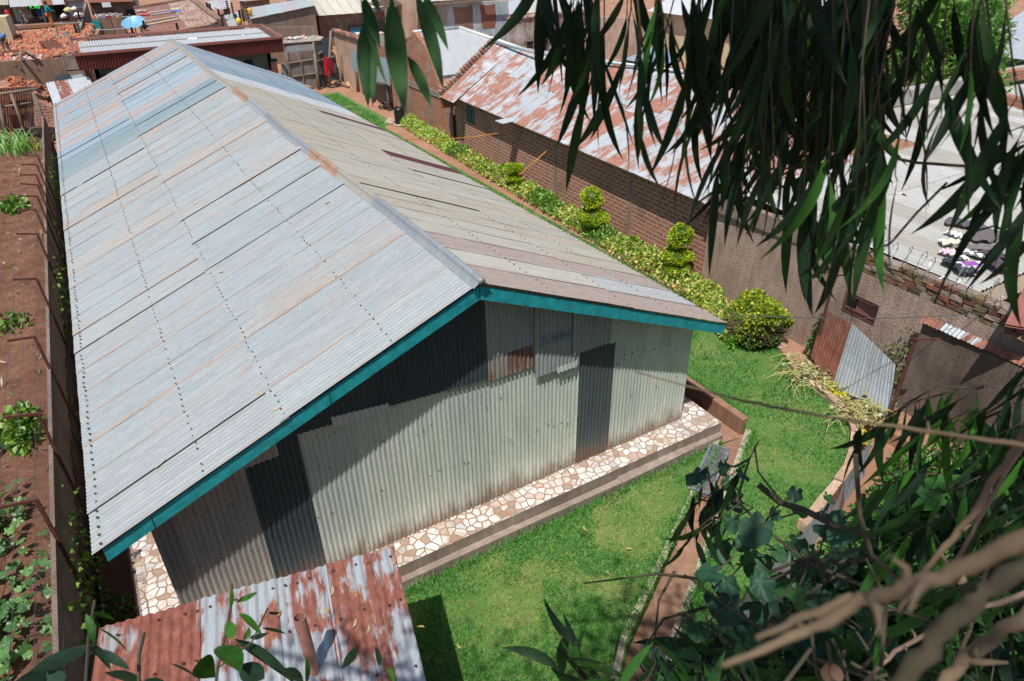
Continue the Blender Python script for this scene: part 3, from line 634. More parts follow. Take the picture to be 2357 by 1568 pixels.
# small window and gutter scrap
b = MB(); wy0, wy1 = 18.75, 19.35; fx = wx_(19) - .03
for a_, c_ in (((wy0, 1.13), (wy0, 1.75)), ((wy1, 1.13), (wy1, 1.75)), ((wy0, 1.13), (wy1, 1.13)), ((wy0, 1.75), (wy1, 1.75)), ((19.05, 1.13), (19.05, 1.75)), ((wy0, 1.42), (wy1, 1.42))): b.bar((fx, *a_), (fx, *c_), .035, .05)
f = b.build('window_frame', M['bluegrey'], h); b = MB(); b.box((fx + .02, 19.05, 1.44), (.012, .6, .62)); b.build('pane', M['glassd'], f)
b = MB(); gp = X(1170, 283, 'x', EX - .02); b.corr(gp + (-.3, .5, .02), gp + (.35, .35, .1), gp + (.4, -.15, .08), gp + (-.25, .0, .0), rows=3, col=(.5, .52, .55, .2)); b.build('gutter_scrap', M['iron'], h)
# brick coping on the far gable
b = MB(); c0 = eave(Y1) + (-.25, .12, -.05); c1 = np.array([rgx, Y1 + .12, rgz + .1]); n = 20
for i in range(n):
    p = c0 + (c1 - c0) * (i + .5) / n; b.box(p + (0, 0, .08 + rnd.uniform(-.015, .015)), ((c1 - c0)[0] / n * .9, .26, .16), 0, (*rnd.choice([(.24, .11, .07), (.30, .14, .09), (.20, .12, .09), (.30, .22, .17)]), 0), M=np.array(Matrix.Rotation(-math.atan2((c1 - c0)[2], (c1 - c0)[0]), 3, 'Y')), jit=.012)
b.build('gable_coping', M['bricks'], h)
b = MB(); b.add([tuple(c0), tuple(c1), (c1[0], c1[1], 1.5), (c0[0], c0[1], 1.5)], [(0, 1, 2, 3)]); b.add([(c1[0], c1[1], c1[2]), (far[0], Y1 + .12, EZ), (far[0], Y1 + .12, .5), (c1[0], c1[1], .5)], [(0, 1, 2, 3)])
b.build('gable_wall', M['bricko'], h); settle(h, (17, 12, -.3))
for i in range(16):                               # white droppings / lumps on the rusty roof
    pass
# white roofed brick house behind it
hw = thing('white_roof_house', 'brick house with a curved gable and a clean white corrugated hip roof', 'house')
gx = lambda y: wx_(y) + .02
GP = [(1000, 290), (898, 232), (880, 160)]
def gpt(u, v): return X(u, v, 'x', 14.62)
prof = [(1034, 225), (1008, 196), (1000, 170), (990, 135), (976, 105), (953, 74), (930, 105), (905, 133), (897, 150)]
tops = [gpt(*q) for q in prof]; b = MB()
vs = [tuple(p) for p in tops] + [(14.62, p[1], -.5) for p in tops]; k = len(tops)
b.add(vs, [(i, i + 1, k + i + 1, k + i) for i in range(k - 1)])
vs2 = [(x + .24, y, z) for x, y, z in vs]; b.add(vs2, [(k + i, k + i + 1, i + 1, i) for i in range(k - 1)])
b.add(vs[:k] + vs2[:k], [(i, k + i, k + i + 1, i + 1) for i in range(k - 1)])
b.build('brick_wall', M['bricko'], hw)
b = MB()
b.box((14.6, (tops[3][1] + tops[-1][1]) / 2 - .6, 1.72), (.06, tops[-1][1] - tops[0][1] - .2, .26), jit=.01)
b.build('mortar_band', M['conc'], hw)
for y in (21.2, 23.4, 25.9): b = MB(); b.box((14.6, y, .6), (.06, .3, 1.95), jit=.02); b.build('mortar_column', M['mudc'], hw)
rz_ = 4.25; RA = X(953, 76, 'x', 14.75); rz_ = RA[2] + .02; RB = X(1057, 65, 'z', rz_); EVa = X(1022, 174, 'x', 14.9); HB = X(1140, 102, 'z', rz_ - .35); HB = np.array([RB[0] + 3.0, RB[1] - 3.2, EVa[2]])
HBp = X(1142, 103, 'z', EVa[2] + .55)
RA = np.array([14.8, RA[1], rz_]); b = MB()
ev0 = np.array([14.85, EVa[1], EVa[2]]); n = 7
evx1 = RB[0] + (RB[1] - ev0[1]) * .98
for i in range(n):
    q0, q1 = i / n, (i + 1) / n
    a0, a1 = RA + (RB - RA) * q0, RA + (RB - RA) * q1; e_0 = np.array([a0[0], ev0[1], ev0[2]]); e_1 = np.array([a1[0] + .05, ev0[1], ev0[2]])
    b.corr(a0, a1 + (.05, 0, 0), e_1, e_0, rows=4, amp=.014, pitch=.085, col=(.43, .45, .46, .12), lift=.012)
hipE = np.array([evx1 + 1.2, ev0[1], ev0[2]])
for i in range(5):
    q0, q1 = i / 5, (i + 1) / 5; a0, a1 = RB + (hipE - RB) * q0, RB + (hipE - RB) * q1
    b.corr(a0, a1, np.array([a1[0], ev0[1], ev0[2]]), np.array([a0[0], ev0[1], ev0[2]]), rows=3, amp=.014, pitch=.085, col=(.43, .45, .46, .12))
b.quad(RB, hipE, (hipE[0], RB[1] + 3, ev0[2]), (RB[0], RB[1] + .2, rz_), 0, (.5, .52, .54, 0))
b.quad(RA, RB, (RB[0], RB[1] + 4, ev0[2]), (RA[0], RA[1] + 4, ev0[2]), 0, (.5, .52, .54, 0))
b.build('roof', M['iron'], hw, smooth=True)
b = MB(); b.tube([RA + (-.1, 0, .03), RB + (0, 0, .03)], .07, 8, 0, (.58, .6, .61, 0)); b.tube([RB + (0, 0, .03), RB + (hipE - RB) * .5 + (0, 0, .04), hipE + (0, 0, .03)], .09, 8, 0, (.66, .66, .64, 0))
b.build('ridge_cap', M['cap'], hw, smooth=True)
b = MB(); b.bar(ev0 + (-.02, -.06, -.05), (hipE[0], ev0[1] - .06, ev0[2] - .05), .08, .13, 0); b.build('gutter', M['steel'], hw); settle(hw, (16, 22, -.3))
# hedge, topiaries, bush ---------------------------------------------------------------
hd = thing('variegated_hedge', 'long low hedge of green and cream variegated leaves at the foot of the brick wall', 'hedge')
N = 26000; y = 1.6 + 24.2 * NR.random(N) ** 1.35; wdt = np.clip(.95 - (y - 8) * .012, .6, 1.0)
q = NR.uniform(-1, 1, N); cx = np.array([wx_(v) for v in y]) - .08 - wdt / 2; cx -= np.clip((4.4 - y), 0, 3) * .32
lump = .40 + .09 * np.sin(y * 2.1) + .08 * np.sin(y * 5.3 + 1) + .06 * np.sin(y * 9.1); lump = np.where(y > 21, lump + .12, lump)
hz = lump * (1 - np.abs(q) ** 2.6 * .75); t = NR.random(N) ** .35
C = np.stack([cx + q * wdt / 2, y, GZ + .02 + hz * t], 1)
gap = (np.sin(y * 1.13 + 2) + np.sin(y * .41)) > 1.45; keep = ~(gap & (NR.random(N) < .6)); gr = (np.sin(y * 1.7) + np.sin(y * .63 + 1)) > .75
cols = pick([(.36, .48, .06), (.50, .56, .12), (.68, .62, .22), (.72, .58, .28), (.20, .36, .04), (.07, .18, .02), (.56, .42, .18), (.58, .62, .16)], N); cg = pick([(.12, .27, .03), (.20, .38, .06), (.38, .48, .15), (.05, .14, .02)], N)
cols = np.where((gr | (NR.random(N) < .22))[:, None], cg, cols); cols[y > 20] = pick([(.36, .50, .08), (.50, .58, .16), (.16, .32, .04), (.62, .62, .26)], N)[y > 20]
leaves('foliage', C[keep], (NR.uniform(.06, .14, N))[keep], cols[keep], M['leaf'], hd, up=.4, wid=.33, fold=.1, outw=np.array([-.5, -.35, .6]))
b = MB()
for i in range(120):
    yy = rnd.uniform(1.8, 25.5); xx = wx_(yy) - .5 + rnd.uniform(-.3, .3) - max(0, 4.4 - yy) * .32; b.tube([(xx, yy, -.35), (xx + rnd.uniform(-.1, .1), yy + rnd.uniform(-.1, .1), rnd.uniform(-.1, .15))], [.012, .006], 4)
b.build('stems', M['twigd'], hd)['kind'] = 'stuff'; settle(hd, (13.5, 12, -.3))
def topiary(base, balls, label):
    t = thing('topiary_shrub', label, 'topiary', 'clipped topiary shrubs in the hedge')
    b = MB(); tz = balls[0][2]; b.tube([(base[0], base[1], -.35), (base[0] + .03, base[1] + .02, (tz - .3) / 2), (base[0], base[1], tz)], [.035, .03, .025], 7); b.build('trunk', M['bark'], t)
    for (x, y_, z, rx, rz__) in balls:
        P, s, c, d = foliage_ball((x, y_, z), (rx, rx, rz__), int(3800 * (rx / .4) ** 2), .05, [(.42, .52, .02), (.24, .40, .02), (.56, .58, .03), (.08, .18, .012), (.48, .54, .04)], .3); P += .05 * rx / .4 * np.sin(P[:, [1, 2, 0]] * 13 + x)
        leaves('clipped_foliage', P, s, c, M['leaf'], t, up=.2, wid=.32, fold=.1, outw=d * 1.6)
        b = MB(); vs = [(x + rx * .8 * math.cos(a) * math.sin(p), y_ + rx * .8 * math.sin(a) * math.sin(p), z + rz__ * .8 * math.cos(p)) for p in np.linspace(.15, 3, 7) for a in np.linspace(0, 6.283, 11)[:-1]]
        b.add(vs, [(i * 10 + j, i * 10 + (j + 1) % 10, i * 10 + 10 + (j + 1) % 10, i * 10 + 10 + j) for i in range(6) for j in range(10)], 0, (.04, .08, .01, 0)); b.build('inner_shell', M['leaf'], t)  # dark green shell inside the leaf ball
    return settle(t, (*base, -.3))
topiary((13.55, 5.1), [(13.55, 5.1, 1.04, .32, .30), (13.55, 5.1, .47, .41, .17), (13.5, 5.0, .12, .3, .14)], 'topiary with a bright yellow green ball above a flat disc, nearest the plaster wall')
topiary((13.55, 9.1), [(13.55, 9.1, .92, .36, .31), (13.55, 9.0, .34, .45, .26)], 'two-tier topiary behind the hanging leaves, middle one of the hedge')
topiary((13.7, 14.15), [(13.7, 14.15, .56, .33, .18), (13.7, 14.15, .16, .30, .15)], 'small two-tier topiary farthest along the hedge beside the orange string')
bs = thing('round_bush', 'rounded yellow green bush growing in front of the brown plaster wall', 'bush')
N = 9000; P, s, c, d = foliage_ball((12.85, 1.6, .32), (.60, .68, .58), N, .065, [(.40, .45, .03), (.22, .34, .03), (.50, .50, .04), (.10, .20, .02), (.34, .40, .06)], .5)
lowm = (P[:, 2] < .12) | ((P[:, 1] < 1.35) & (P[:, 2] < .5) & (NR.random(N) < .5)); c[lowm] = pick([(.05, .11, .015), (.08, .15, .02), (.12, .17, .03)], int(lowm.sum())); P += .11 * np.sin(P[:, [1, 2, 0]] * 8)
k = ~((d[:, 0] < -.2) & (d[:, 1] < -.1) & (np.abs(P[:, 2] - .3) < .22) & (NR.random(N) < .72))
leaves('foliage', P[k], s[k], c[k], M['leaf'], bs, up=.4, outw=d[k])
b = MB()
for i in range(190):
    a = rnd.uniform(0, 6.28); z = rnd.uniform(-.1, .7); r = .82 * math.sqrt(max(.05, 1 - ((z - .42) / .75) ** 2)); p = np.array([12.85 + r * math.cos(a), 1.6 + r * math.sin(a), z]); b.tube([(12.85 + rnd.uniform(-.1, .1), 1.6 + rnd.uniform(-.1, .1), -.32), (np.array([12.85, 1.6, -.1]) + p) / 2 + NR.normal(0, .06, 3), p], [.018, .009, .005], 4)
b.build('branches', M['bark'], bs); settle(bs, (12.85, 1.6, -.3))
def clump(name, label, cat, c, R, N, size, pal, mat='leaf', up=.6, group=None, wid=.33, hemi=True):
    P, s, cc, d = foliage_ball((0, 0, 0), R, N, size, pal, .8)
    if hemi: P[:, 2] = np.abs(P[:, 2])
    leaves_o = leaves(name, P, s, cc, M[mat], None, up=up, wid=wid, outw=d * .7); leaves_o.location = Vector([float(v) for v in c]); return tag(leaves_o, label, cat, group)
for (u, v), r, l in (((1905, 897), .2, 'small bright yellow flowering plant between the stone edging and the rusty sheet'), ((1935, 920), .15, 'smaller bright yellow plant in the bed beside the grey sheet'), ((1985, 1010), .16, 'yellow flowers at the right end of the stone edged bed')):
    clump('yellow_plant', l, 'plant', X(u, v, 'z', GZ), (r, r, r * .9), 320, .06, [(.62, .55, .02), (.50, .48, .03), (.70, .60, .05), (.2, .3, .03)], group='yellow plants in the stone edged bed')
for (u, v), l in (((1862, 868), 'heap of pale wilted stalks and leaves lying in front of the rusty sheet'), ((1985, 955), 'second heap of wilted pale stalks beside the mesh post')):
    p = X(u, v, 'z', GZ + .1); hp = thing('wilted_plant_heap', l, 'plant waste', 'heaps of wilted plants'); b = MB()
    for i in range(70):
        a = rnd.uniform(0, 6.28); q = p + (rnd.gauss(0, .25), rnd.gauss(0, .22), rnd.uniform(0, .22)); b.tube([q, q + (.3 * math.cos(a), .3 * math.sin(a), rnd.uniform(-.05, .12)), q + (.55 * math.cos(a + .4), .55 * math.sin(a + .4), -.1)], [.012, .01, .006], 4, 0, (.46, .42, .17, 0))
    b.build('stalks', M['dry'], hp); NN = 130
    leaves('wilted_leaves', p + NR.normal(0, 1, (NN, 3)) * (.26, .24, .06) + (0, 0, .15), NR.uniform(.06, .13, NN), pick([(.45, .44, .25), (.55, .52, .33), (.30, .30, .15)], NN), M['dry'], hp, up=.1); settle(hp, p)
clump('wall_creeper', 'green creeper climbing the roughcast wall left of the rusty sheet', 'creeper', (13.4, .25, -.1), (.16, .28, 1.1), 420, .09, [(.06, .17, .025), (.10, .24, .04), (.04, .10, .02)])
clump('wall_creeper', 'sparse dry creeper on the roughcast wall between the two bent posts', 'creeper', (13.4, -1.45, .1), (.12, .35, 1.3), 260, .07, [(.10, .18, .04), (.28, .22, .09), (.06, .13, .03)])
# curved stone edging
KP = [(1822, 842), (1850, 868), (1880, 893), (1908, 915), (1935, 938), (1957, 965), (1968, 1000), (1962, 1040), (1950, 1080), (1928, 1115), (1900, 1150), (1870, 1185), (1845, 1215)]
KW = [X(u, v, 'z', GZ + .05) for u, v in KP]; tot = 0
for i in range(len(KW) - 1):
    a, c_ = KW[i], KW[i + 1]; L = np.linalg.norm(c_ - a); n = max(1, int(L / .32))
    for k in range(n):
        p = a + (c_ - a) * (k + .5) / n; d_ = unit(c_ - a); b = MB(); b.box((0, 0, 0), (L / n * .94, rnd.uniform(.13, .19), rnd.uniform(.14, .2)), 0, (*rnd.choice([(.42, .28, .19), (.36, .24, .17), (.48, .34, .24)]), 0), jit=.018)
        o = tag(b.build('edging_stone', M['bricks']), 'pinkish brown edging stone in the curved border between lawn and bed', 'stone', 'edging stones along the curved border'); o.location = Vector([float(x) for x in p]); o.rotation_euler = (rnd.uniform(-.06, .06), rnd.uniform(-.06, .06), math.atan2(d_[1], d_[0]))
# plaster wall right ------------------------------------------------------------------
pw = thing('plaster_wall', 'tall brown roughcast wall topped with weathered brick courses on the right', 'wall')
wy = [4.38, 3.2, 2.0, .9, -.4, -1.6]; wxs = lambda y: 13.55 + (y + 2) * .035
wtop = [2.0, 2.04, 2.05, 2.03, 2.02, 2.0]
b = MB(); holes = (-.68, .12, .98, 1.48)
def wface(y0, y1, z0, z1, x_o=0): b.add([(wxs(y0) + x_o, y0, z0), (wxs(y1) + x_o, y1, z0), (wxs(y1) + x_o, y1, z1), (wxs(y0) + x_o, y0, z1)], [(0, 1, 2, 3)])
for y0, y1 in ((4.36, .12), (-.68, -4.4)): wface(y0, y1, -.6, 2.02)
wface(.12, -.68, -.6, .98); wface(.12, -.68, 1.48, 2.02)
b.add([(wxs(4.36), 4.36, -.6), (wxs(4.36), 4.36, 2.02), (wxs(4.36) + .5, 4.39, 2.02), (wxs(4.36) + .5, 4.39, -.6)], [(0, 1, 2, 3)])
for (ya, za, yb, zb) in ((.12, .98, -.68, .98), (.12, 1.48, -.68, 1.48), (.12, .98, .12, 1.48), (-.68, .98, -.68, 1.48)): b.add([(wxs(ya), ya, za), (wxs(yb), yb, zb), (wxs(yb) + .22, yb, zb), (wxs(ya) + .22, ya, za)], [(0, 1, 2, 3)])
b.build('roughcast_wall', M['rough'], pw)
b = MB(); b.box((wxs(-.3) + .25, -.28, 1.2), (.02, .9, .6)); b.build('dark_opening', M['dark'], pw)
b = MB()
for z in (1.03, 1.12, 1.43): b.bar((wxs(0) + .03, .12, z), (wxs(-.6) + .03, -.68, z), .05, .035)
b.bar((wxs(0) + .03, .1, .98), (wxs(0) + .03, .1, 1.48), .05, .05); b.build('window_frame', M['rustbar'], pw)
b = MB(); b.box((wxs(-.3) + .12, -.40, 1.24), (.03, .5, .38), rot=.1); b.build('window_board', M['maroonl'], pw)
b = MB()
for r in range(4):
    y = 4.3 - .11 * (r % 2)
    while y > -6.5:
        L = rnd.uniform(.2, .27); zz = 2.07 + r * .10 + rnd.uniform(-.012, .012)
        if not (r == 3 and rnd.random() < .35):
            b.box((wxs(y) + .12 + rnd.uniform(-.015, .015), y - L / 2, zz), (.24, L - .02, .085), 0, (*rnd.choice([(.22, .085, .05), (.16, .11, .055), (.13, .10, .05), (.24, .17, .13), (.18, .075, .05), (.26, .2, .16)]), 0), jit=.014)
        y -= L
b.box((wxs(0) + .13, -1, 2.22), (.19, 10.8, .40), 0, (.22, .16, .125, 0))
b.build('brick_coping', M['bricks'], pw); 
b = MB(); b.box((14.08, 4.18, .83), (.3, .42, 2.7), jit=.05); b.build('end_pillar', M['conc'], pw); settle(pw, (13.6, 0, -.3))
dw = thing('dark_wall', 'lower dark stained roughcast wall with a rusty iron capping, right of the mesh post', 'wall')
b = MB(); b.add([(13.3, -1.75, -.6), (13.05, -6.5, -.6), (13.05, -6.5, 1.62), (13.3, -1.75, 1.72), (13.52, -1.75, 1.72), (13.5, -6.5, 1.62), (13.52, -1.75, -.6)], [(0, 1, 2, 3), (3, 2, 5, 4), (0, 3, 4, 6)]); b.build('roughcast_wall', M['rough2'], dw)
b = MB(); 
for i in range(12):
    y = -1.7 - i * .4; b.corr((13.2, y, 1.74), (13.19, y - .41, 1.73), (13.36, y - .41, 1.83), (13.36, y, 1.83), rows=2, amp=.013, col=(.4, .42, .44, rnd.choice([.6, .7, .5, .35])))
b.build('iron_capping', M['iron'], dw, smooth=True); settle(dw, (13.2, -3, -.3))
# iron sheets propped against the wall
def sheet_thing(label, A, B, C, D, col, mat='flake', **k):
    b = MB(); b.corr(A, B, C, D, rows=6, col=col, jit=.01, **k); return tag(b.build('corrugated_sheet', M[mat], smooth=True), label, 'iron sheet')
q = lambda u, v, x: X(u, v, 'x', x)
cc = lambda x, y: ((2700 + x * .6377) / 1.7378, (700 + y * .6377) / 1.7378)
sheet_thing('rusty red brown corrugated sheet standing against the roughcast wall', q(*cc(940, 845), 13.1), q(*cc(1112, 935), 13.1), q(*cc(988, 1332), 12.75), q(*cc(850, 1140), 12.8), (.36, .36, .36, .62))
sheet_thing('grey corrugated sheet with a torn top beside the rusty sheet', q(*cc(1110, 930), 13.05), q(*cc(1250, 1060), 13.05), q(*cc(1180, 1415), 12.7), q(*cc(986, 1332), 12.72), (.42, .46, .48, .22))
sheet_thing('bent grey corrugated sheet next to the thin mesh post', q(*cc(1248, 1060), 13.02), q(*cc(1382, 1190), 13.0), q(*cc(1350, 1560), 12.65), q(*cc(1165, 1400), 12.68), (.40, .43, .46, .28))
# angle iron posts with torn chicken wire
for nm, top_, knee, foot in (('rusty angle iron post with a bent arm above the window in the roughcast wall', cc(1052, 628), cc(1000, 628), cc(905, 880)), ('rusty angle iron post with a bent arm in front of the dark wall', cc(1606, 1028), cc(1510, 1026), cc(1400, 1440))):
    x0 = 12.95 if 'window' in nm else 12.62
    k_ = X(*knee, 'x', x0); t_ = k_ + unit(X(*top_, 'y', k_[1] - .25) - k_) * .42; f_ = np.array([k_[0], k_[1], -.4]); r = thing('mesh_post', nm, 'post', 'bent angle iron posts on the right')
    b = MB(); b.bar(f_, k_, .06, .02); b.bar(f_ + (.02, 0, 0), k_ + (.02, 0, 0), .02, .055); b.build('post', M['rustbar'], r); b = MB(); b.bar(k_ - (0, .0, .02), t_, .055, .03); b.build('arm', M['rustbar'], r); settle(r, f_)
nt = MB(); k_ = X(*cc(1510, 1026), 'x', 12.62); nt.quad((12.6, k_[1], -.3), (12.62, k_[1] + .05, 1.7), (12.64, k_[1] - .35, 1.72), (12.7, k_[1] - .3, -.3)); nt.quad((12.75, .05, .9), (12.8, -.05, 2.1), (12.7, -2.0, 1.6), (12.65, -2.0, .5))
tag(nt.build('chicken_wire', M['net']), 'torn sagging chicken wire strung between the two bent posts', 'wire mesh')
# razor wire on the coping
b = MB(); pts = []
for i in range(420):
    a = i * .30; y = 2.4 - i * .0128; pts.append((wxs(y) + .12 + .20 * math.cos(a), y + .05 * math.sin(a * .37), 2.62 + .20 * math.sin(a) + .03 * math.sin(i * .1)))
b.tube(pts, .007, 4)
for i in range(0, 420, 3): b.box(pts[i], (.035, .02, .02))
tag(b.build('razor_wire', M['wirel']), 'coils of razor wire running along the brick topped roughcast wall', 'wire')
# low iron fence on the slope at lower right, weeds
LF = [(1952, 1055), (1900, 1130), (1850, 1195), (1800, 1255), (1720, 1345), (1640, 1430), (1560, 1510)]
LFb = [(2010, 1100), (1960, 1175), (1900, 1250), (1840, 1330), (1760, 1420), (1680, 1500), (1600, 1580)]
lf = thing('low_iron_fence', 'low fence of grey corrugated sheets curving below the stone edged lawn', 'fence')
pts = [X(u, v, 'z', GZ + .02) for u, v in LF]
for i in range(len(pts) - 1):
    a, c_ = pts[i] + (.12, -.25, .55), pts[i + 1] + (.12, -.25, .55); b = MB(); b.corr(a, c_ + unit(c_ - a) * .04, c_ + (.03, -.05, -.95), a + (.03, -.05, -.95), rows=4, col=(.36, .40, .43, rnd.choice([.25, .35, .45])), jit=.012); b.build('sheet', M['flake'], lf, smooth=True)
settle(lf, pts[3])
# wires and strings
b = MB(); A = X(1680, 725, 'y', -.42); B_ = X(2357, 714, 'x', 14.2); b.tube([A + (B_ - A) * t - (0, 0, .12 * math.sin(math.pi * t)) for t in np.linspace(0, 1.2, 14)], .007, 5); tag(b.build('cable', M['wire']), 'thin grey cable stretched from the shed eave to the right wall', 'cable')
for lab, P in (('orange string from the shed eave to the brick wall behind the small topiary', [X(1195, 402, 'z', 1.5), X(1235, 368, 'x', 13.6), X(1264, 342, 'x', wx_(13) - .02)]), ('orange yellow string sagging low from the shed roof edge to the brick wall', [X(928, 321, 'x', 9.4), X(1010, 322, 'x', 11.4), X(1090, 315, 'x', 13.2), X(1152, 306, 'x', wx_(17) - .02)])):
    b = MB(); b.tube(P, .014, 5); tag(b.build('string', M['string']), lab, 'string')
# ------------------------------------------------------------------ left boundary wall, mesh fence, field plants
lw = thing('boundary_wall', 'dim mud coloured boundary wall along the left side of the shed', 'wall')
b = MB(); b.prism([(-1.27, -4.2), (-1.21, -4.2), (-1.21, 30.5), (-1.27, 30.5)], -.6, 1.3); b.build('wall', M['meshwall'], lw)
b = MB(); y = -4
while y < 30:
    L = rnd.uniform(.12, .22); b.box((-1.19, y + L / 2, -.05 + rnd.uniform(-.1, .1)), (.025, L * .96, .7), 0, jit=.01); y += L if rnd.random() < .8 else L + .1
b.build('plank_lining', M['woodd'], lw); settle(lw, (-1.4, 10, -.3))
mf = thing('mesh_fence', 'wire mesh fence on bent angle iron posts along the left boundary', 'fence')
py = [X(u, v, 'x', -1.2)[1] for u, v in ((75, 1130), (70, 920), (85, 772), (92, 655), (95, 560), (90, 490), (80, 435))]
py = [-1.6] + py + [py[-1] + (py[-1] - py[-2]) * k for k in (1, 2, 3, 4)]
for y in py:
    b = MB(); r = rnd.uniform(-.03, .03); b.bar((-1.16, y, -.5), (-1.22 + r, y, 2.0), .045, .045); b.bar((-1.22 + r, y, 2.0), (-1.62 + r, y - .06, 2.10 + r), .04, .04); b.build('post', M['rustbar'], mf)
b = MB(); n = 60
ys_ = np.linspace(-3.5, 28, n); ofs = NR.normal(0, .02, n)
for i in range(n - 1):
    y0, y1 = ys_[i], ys_[i + 1]; b.quad((-1.15 + ofs[i] * .5, y0, -.2), (-1.15 + ofs[i + 1] * .5, y1, -.2), (-1.22 + ofs[i + 1], y1, 2.0 + ofs[i + 1]), (-1.22 + ofs[i], y0, 2.0 + ofs[i]))
b.build('wire_mesh', M['net'], mf)
b = MB()
for z, x in ((1.98, -1.22), (2.08, -1.6), (2.05, -1.42), (1.2, -1.18)): b.tube([(x + NR.normal(0, .008), y, z + NR.normal(0, .015)) for y in ys_], .0035, 4)
b.build('strand_wire', M['wire'], mf)['kind'] = 'stuff'; settle(mf, (-1.2, 10, -.3))
# creepers and weeds in the narrow gap and along the wall
def weedmass(name, label, cat, C, size, pal, **k):
    N = len(C); o = leaves(name, C, NR.uniform(.6, 1.3, N) * size, pick(pal, N, .25), M['leaf'], None, **k); return tag(o, label, cat)
WG = [(.06, .15, .02), (.10, .22, .03), (.16, .30, .04), (.04, .10, .015), (.22, .36, .07)]
N = 3000; y = NR.uniform(-4, 24, N); k = (np.sin(y * 1.3) + np.sin(y * .57 + 1) + NR.normal(0, .5, N)) > .55
C = np.stack([NR.normal(-1.08, .05, N), y, GZ + NR.random(N) ** 1.6 * 1.5], 1)[k]
tag(weedmass('wall_creeper', 'green creeper growing up the shaded boundary wall beside the shed', 'creeper', C, .085, WG, up=.2), kind='stuff')
N = 2600; C = np.stack([NR.uniform(-1.1, -.6, N), NR.uniform(-4, 6, N), GZ + NR.random(N) ** 2 * .14], 1); k = (np.sin(C[:, 1] * 2.3) + np.sin(C[:, 1] * .9 + C[:, 0] * 6)) > .35
o = weedmass('strip_weeds', 'patchy grass and weeds on the shaded soil strip left of the plinth', 'weeds', C[k], .12, WG + [(.3, .25, .1)], up=1.2, wid=.1); tag(o, kind='stuff')
def vine_leaf_shape(n=30):
    """heart-shaped leaf with five shallow lobes and a toothed edge, cupped along the veins"""
    P = [(0, 0, .0)]
    for i in range(n + 1):
        a = -2.9 + 5.8 * i / n; r = .42 + .038 * math.cos(5 * a) + .10 * math.cos(a) + .06 * math.cos(2 * a) - .10 * max(0, abs(a) - 2.4) + .02 * (i % 2); P.append((r * math.sin(a) * 1.08, .06 + r * math.cos(a), .05 * math.cos(5 * a) - .16 * r * r))
    return P
VL = np.array(vine_leaf_shape())
def biglvs(name, C, nrm, size, pal, mat, parent=None, drop=None):
    """lobed creeper leaves: fans of triangles with raised veins"""
    N = len(C); k = len(VL); n = unit(nrm); d = unit(np.cross(n, NR.normal(size=(N, 3)))) if drop is None else unit(drop - n * (drop * n).sum(1, keepdims=True)); r = np.cross(d, n)
    P = C[:, None] + size[:, None, None] * (VL[None, :, 0:1] * r[:, None] + VL[None, :, 1:2] * d[:, None] + VL[None, :, 2:3] * n[:, None] * NR.uniform(.5, 2.5, (N, 1, 1)))
    P += size[:, None, None] * NR.normal(0, .016, (N, k, 3))
    f = np.array([(0, i, i + 1) for i in range(1, k - 1)]); F = (np.arange(N)[:, None, None] * k + f).reshape(-1, 3)
    return mass(name, P.reshape(-1, 3), F, np.repeat(pick(pal, N, .2), len(f), 0), mat, parent, smooth=True)
SQ = [(.07, .17, .05), (.10, .21, .06), (.13, .26, .07), (.05, .13, .035)]
# squash vines in the near left field
for lab, (x, y), R, n in (('dense patch of lobed squash leaves at the near left corner of the field', (-2.6, 1.6), (1.0, 1.5), 330), ('smaller trail of squash leaves halfway along the near field', (-2.55, 4.1), (.55, .8), 80)):
    t = thing('squash_vine', lab, 'squash plant', 'squash vines in the red field')
    xy = NR.normal(0, .5, (n, 2)) * R; C = np.stack([x + xy[:, 0], y + xy[:, 1], GZ + .12 + NR.random(n) * .3], 1); C[:, 0] = np.minimum(C[:, 0], -1.62)
    biglvs('foliage', C, NR.normal(0, .35, (n, 3)) + (0, 0, 1), NR.uniform(.10, .2, n), SQ, M['leaf'], t)
    b = MB()
    for i in range(16):
        p = np.array([x, y, GZ + .05]); a = rnd.uniform(0, 6.28); pts = [p]
        for j in range(5): a += rnd.uniform(-.5, .5); p = p + (.25 * math.cos(a) * R[0], .25 * math.sin(a) * R[1], rnd.uniform(-.02, .04)); pts.append(p)
        pts = [np.minimum(p_, (-1.6, 99, 99)) for p_ in pts]; b.tube(pts, .008, 4)
    b.build('stems', M['twigd'], t)['kind'] = 'stuff'; settle(t, (x, y, GZ))
clump('broadleaf_plant', 'pale green broad leaved plant at the left edge of the field', 'plant', X(20, 1010, 'z', GZ), (.38, .4, .4), 90, .3, [(.30, .42, .12), (.38, .46, .16), (.22, .36, .08)], wid=.3)
clump('leafy_seedling', 'small leafy plant on the bare soil between the squash and the maize', 'plant', X(38, 485, 'z', GZ), (.42, .5, .5), 200, .2, WG)
clump('leafy_seedling', 'young bush of small leaves beside the fifth mesh post', 'plant', X(60, 1000, 'z', GZ), (.3, .8, .5), 420, .16, WG)
clump('leafy_seedling', 'low plant in the middle of the red field near the shed', 'plant', X(30, 750, 'z', GZ), (.5, .7, .18), 160, .15, WG)
